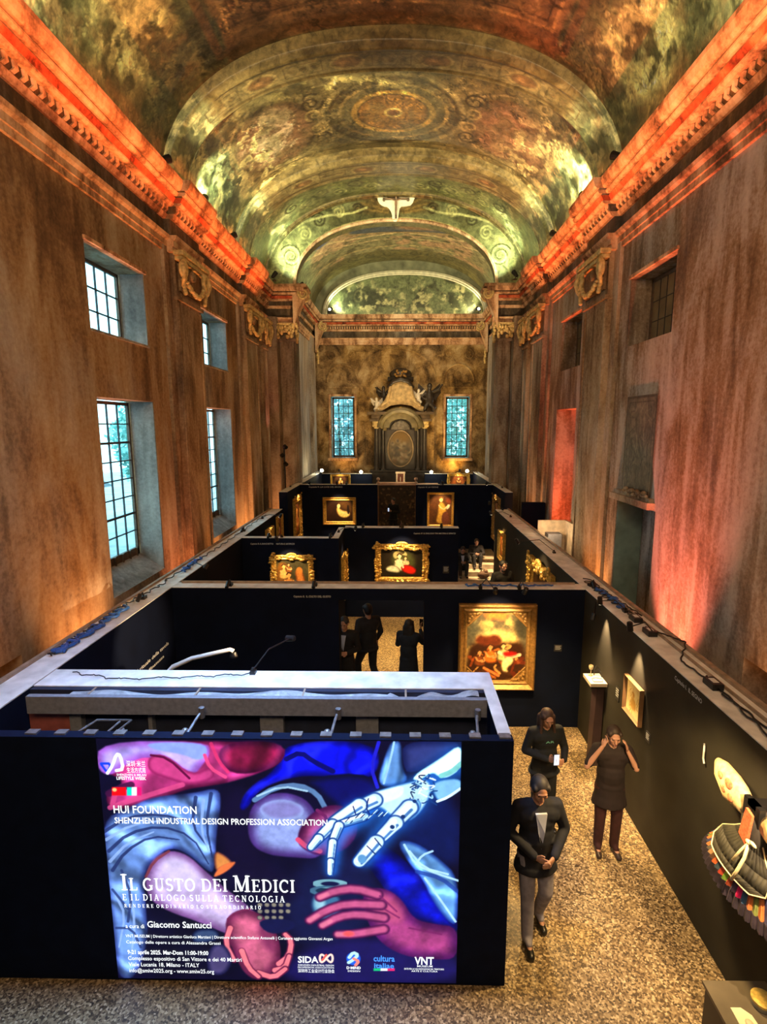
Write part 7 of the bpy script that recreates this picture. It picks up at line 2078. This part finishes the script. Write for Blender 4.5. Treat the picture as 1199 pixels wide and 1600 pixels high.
    if coat:
        n_ = 18
        prof_ = [(.165, .14), (.17, .05), (.19, -.15), (.205, -coat * .7), (.22, -coat)]
        v_ = []
        for (r, z) in prof_:
            for j in range(n_):
                a = 2 * PI * j / n_; v_.append(tuple(pl + Vector((r * math.cos(a) * (1 + .04 * math.sin(a * 5)), r * .75 * math.sin(a), z)) * k))
        f_ = [(q * n_ + j, q * n_ + (j + 1) % n_, (q + 1) * n_ + (j + 1) % n_, (q + 1) * n_ + j) for q in range(4) for j in range(n_)] + [tuple(range(n_)), tuple(range(4 * n_, 5 * n_))[::-1]]
        g.add(v_, f_)
    bake(g.build('tmp', mt), 'coat' if coat else 'top', .012, t, mt, 3)
    if shirt:
        ms = mat('shirt_pale', shirt, .8, var=.1); g = MB()
        q = [(-.055, .118, .13), (.055, .118, .13), (.03, .145, -.05), (-.005, .142, -.22), (-.03, .145, -.05)]
        v_ = [tuple(ch + Vector(a) * k) for a in q] + [tuple(ch + Vector((a[0], a[1] - .06, a[2])) * k) for a in q]
        n_ = 5; g.add(v_, [(i, n_ + i, n_ + (i + 1) % n_, (i + 1) % n_) for i in range(n_)] + [tuple(range(n_)), tuple(range(n_, 2 * n_))[::-1]]); g.build('shirt', ms, t)
    ml = mat('trouser_%d_%d_%d' % tuple(int(c * 1000) for c in legs), legs, .85, var=.25, vscale=14, bump=.1); g = MB()
    for i, s in enumerate((-1, 1)):
        hp = pl + Vector((s * .09, 0, -.04)) * k; kn = V(J['kn'][i]); an = V(J['an'][i])
        cap(g, hp, kn, .098 * k, .072 * k, 12); cap(g, kn, an + (an - kn).normalized() * .02, .070 * k, .058 * k, 12); cap(g, an, (an + V(J['ft'][i])) / 2 + Vector((0, 0, .02)) * k, .05 * k, .036 * k)
    g.ell(tuple(pl + Vector((0, 0, -.04)) * k), (.165 * k, .125 * k, .12 * k))
    bake(g.build('tmp', ml), 'trousers', .012, t, ml, 3)
    mshoe = mat('shoe_%d' % int(shoes[0] * 1000), shoes, .35, var=.2)
    for i in (0, 1):
        g = MB(); an = V(J['an'][i]); ft = V(J['ft'][i]); heel = an + Vector((0, -.03, -.05)) * k
        cap(g, an + Vector((0, 0, .06)) * k, an + Vector((0, 0, -.03)) * k, .050 * k, .046 * k); cap(g, heel, ft, .043 * k, .038 * k)
        o = bake(g.build('tmp', mshoe), 'shoe', .01, t, mshoe, 2)
        zf = min(an.z, ft.z) - .09 * k if False else None
        lo = min((heel.z, ft.z)) - .034 * k
        for v_ in o.data.vertices:
            if v_.co.z < lo: v_.co.z = lo
    if phone:
        wr = V(J['wr'][1]); d = Vector(J['hd'][1]).normalized(); o_ = wr + d * .11 * k
        ph = thing('phone', phone, 'phone', tuple(Vector(loc) + Matrix.Rotation(rz, 3, 'Z') @ (o_ + Vector((-.005, .03, .01)))), rz)
        MB().box(-.037, .037, -.005, .005, -.07, .08).build('case', M_BLK, ph, bevel=.004); MB().box(-.033, .033, .0052, .0058, -.064, .074).build('display', mat('phone_glow', (.5, .6, .8), .3, emis=.8), ph)
    if text:
        for k2, q in enumerate(text): text_obj('chest_lettering', q, -.055, .0, .11, .03, mat('mint_print', (.2, .62, .5), .7), t, 0).location = tuple(ch + Vector((0, .152, .05)) * k)
        for o in t.children:
            if o.name.startswith('chest_lettering'): o.rotation_euler = (0, 0, PI)
    # put the soles on the ground
    return t


S1 = mat('skin_lit', (.46, .25, .18), .5, var=.1)
UPR = {'el': [(-.27, .10, 1.22), (.31, .08, 1.20)], 'wr': [(-.14, .13, 1.47), (.16, .13, 1.50)], 'hd': [(.25, .0, .95), (-.4, -.05, .9)]}
person('person in dark plum clothes with both hands raised to the ears, by the right partition', (2.56, 5.98, 0), PI - .1, 1.66, top=(.022, .010, .014), legs=(.075, .018, .024), hair=(.028, .016, .012), nod=.3, pose=UPR, sleeve=.42, coat=.28, shoes=(.03, .02, .02), skinm=S1)
person('long-haired person in a black top with mint lettering, looking at a phone', (1.86, 6.36, 0), PI + .15, 1.66, top=(.010, .014, .022), legs=(.010, .013, .020), hair=(.05, .025, .02), long_hair=.26, nod=.35,
       pose={'el': [(-.27, .02, 1.15), (.27, .0, 1.15)], 'wr': [(-.16, .24, 1.12), (.06, .26, 1.16)], 'hd': [(.8, .5, .1), (-.4, .7, .5)]}, coat=.12, text=['AR'], phone='phone held by the person in the black sweatshirt')
person('person in a navy blazer, light shirt and pale trousers walking toward the viewer', (1.38, 4.86, 0), PI + .08, 1.78, top=(.012, .016, .038), legs=(.50, .48, .62), hair=(.02, .018, .022), nod=.4, shirt=(.45, .5, .68),
       pose={'el': [(-.28, .0, 1.15), (.28, .0, 1.15)], 'wr': [(-.09, .24, 1.04), (.08, .22, 1.04)], 'hd': [(.7, .6, -.1), (-.7, .5, -.1)], 'kn': [(-.10, .06, .50), (.09, .08, .50)], 'an': [(-.10, -.12, .12), (.09, .12, .09)], 'ft': [(-.11, .04, .03), (.10, .29, .03)]}, coat=.20)
# seen through the doorway
person('person in a long black coat standing at the left jamb of the doorway', (-1.02, 9.42, 0), PI - .2, 1.74, top=(.008, .008, .016), legs=(.01, .01, .015), hair=(.02, .015, .015), coat=.82, nod=.3,
       pose={'el': [(-.26, .0, 1.14), (.26, .0, 1.14)], 'wr': [(-.12, .22, 1.12), (.10, .24, 1.14)], 'hd': [(.7, .6, .1), (-.6, .6, .2)]}, shirt=(.12, .1, .12))
person('person in dark clothes striding away beyond the doorway, head hidden by its lintel', (-.62, 9.95, 0), .5, 1.80, top=(.008, .012, .028), legs=(.009, .013, .026), hair=(.02, .016, .014), coat=.1,
       pose={'kn': [(-.12, .22, .52), (.10, .02, .50)], 'an': [(-.12, .16, .10), (.10, -.28, .16)], 'ft': [(-.13, .33, .03), (.11, -.14, .05)], 'el': [(-.27, -.06, 1.14), (.27, .02, 1.14)], 'wr': [(-.24, .1, .95), (.25, .14, .95)]})
person('long-haired person in a blue-black coat raising a phone at the right side of the doorway', (.16, 9.55, 0), -.35, 1.64, top=(.012, .026, .060), legs=(.010, .016, .035), hair=(.012, .010, .012), long_hair=.34, coat=.45,
       pose={'el': [(-.26, .1, 1.14), (.25, .16, 1.22)], 'wr': [(-.05, .26, 1.3), (.14, .32, 1.42)], 'hd': [(.2, .4, .8), (0, .3, .9)]}, phone='phone raised by the long-haired person at the doorway', bag=True)
# seated on the presbytery steps
SIT = {'pel': (0, 0, .22), 'che': (0, .06, .54), 'nek': (0, .10, .73), 'hed': (0, .16, .86), 'shz': .68, 'kn': [(-.12, .42, .42), (.12, .42, .42)], 'an': [(-.10, .46, -.02 + .10), (.10, .46, .08)], 'ft': [(-.11, .62, .03), (.11, .62, .03)], 'el': [(-.26, .20, .46), (.26, .20, .46)], 'wr': [(-.08, .40, .50), (.08, .40, .50)], 'hd': [(.6, .6, 0), (-.6, .6, 0)]}
person('person in a black jacket and white shirt seated on the presbytery steps reading a phone', (2.12, 17.95, .18), PI, 1.72, top=(.010, .011, .016), legs=(.05, .045, .04), hair=(.02, .016, .014), nod=.5, shirt=(.5, .5, .5), pose=SIT, skinm=S1)
person('second person seated a step higher behind the one in the white shirt', (2.66, 18.5, .34), PI, 1.70, top=(.014, .010, .012), legs=(.02, .018, .02), hair=(.10, .06, .035), nod=.3, pose=SIT, skinm=S1)
person('bearded person in black standing before the steps beside the right partition', (2.52, 12.9, 0), PI + .3, 1.92, top=(.012, .012, .014), legs=(.014, .013, .014), hair=(.008, .007, .007), beard=True, coat=.2, nod=.15, skinm=S1, pose={'el': [(-.27, .0, 1.14), (.27, .0, 1.14)], 'wr': [(-.14, .2, 1.02), (.14, .2, 1.02)], 'hd': [(.6, .6, 0), (-.6, .6, 0)]})
person('person in black standing before the altar table, face lit by a phone', (-.28, 21.6, .62), PI - .5, 1.68, top=(.010, .009, .008), legs=(.012, .01, .01), hair=(.012, .01, .009), nod=.3, skinm=S1, coat=.15, pose={'el': [(-.27, .0, 1.14), (.27, .0, 1.14)], 'wr': [(-.06, .26, 1.2), (.08, .26, 1.2)], 'hd': [(.4, .6, .5), (-.4, .6, .5)]}, phone='small bright phone held before the altar table')
t = thing('brown_bag', 'slumped brown bag lying on the lowest presbytery step', 'bag', (2.78, 17.42, .157))
m = MB(); m.ell((0, 0, .13), (.2, .14, .14)); m.ell((.06, 0, .22), (.1, .09, .1)); m.build('sack', mat('brown_canvas', (.16, .09, .05), .8, var=.4, vscale=10, bump=.4), t, smooth=True); MB().tube([(-.12, 0, .2), (-.05, -.03, .33), (.06, 0, .3)], .012, 6).build('strap', M_WOOD, t)
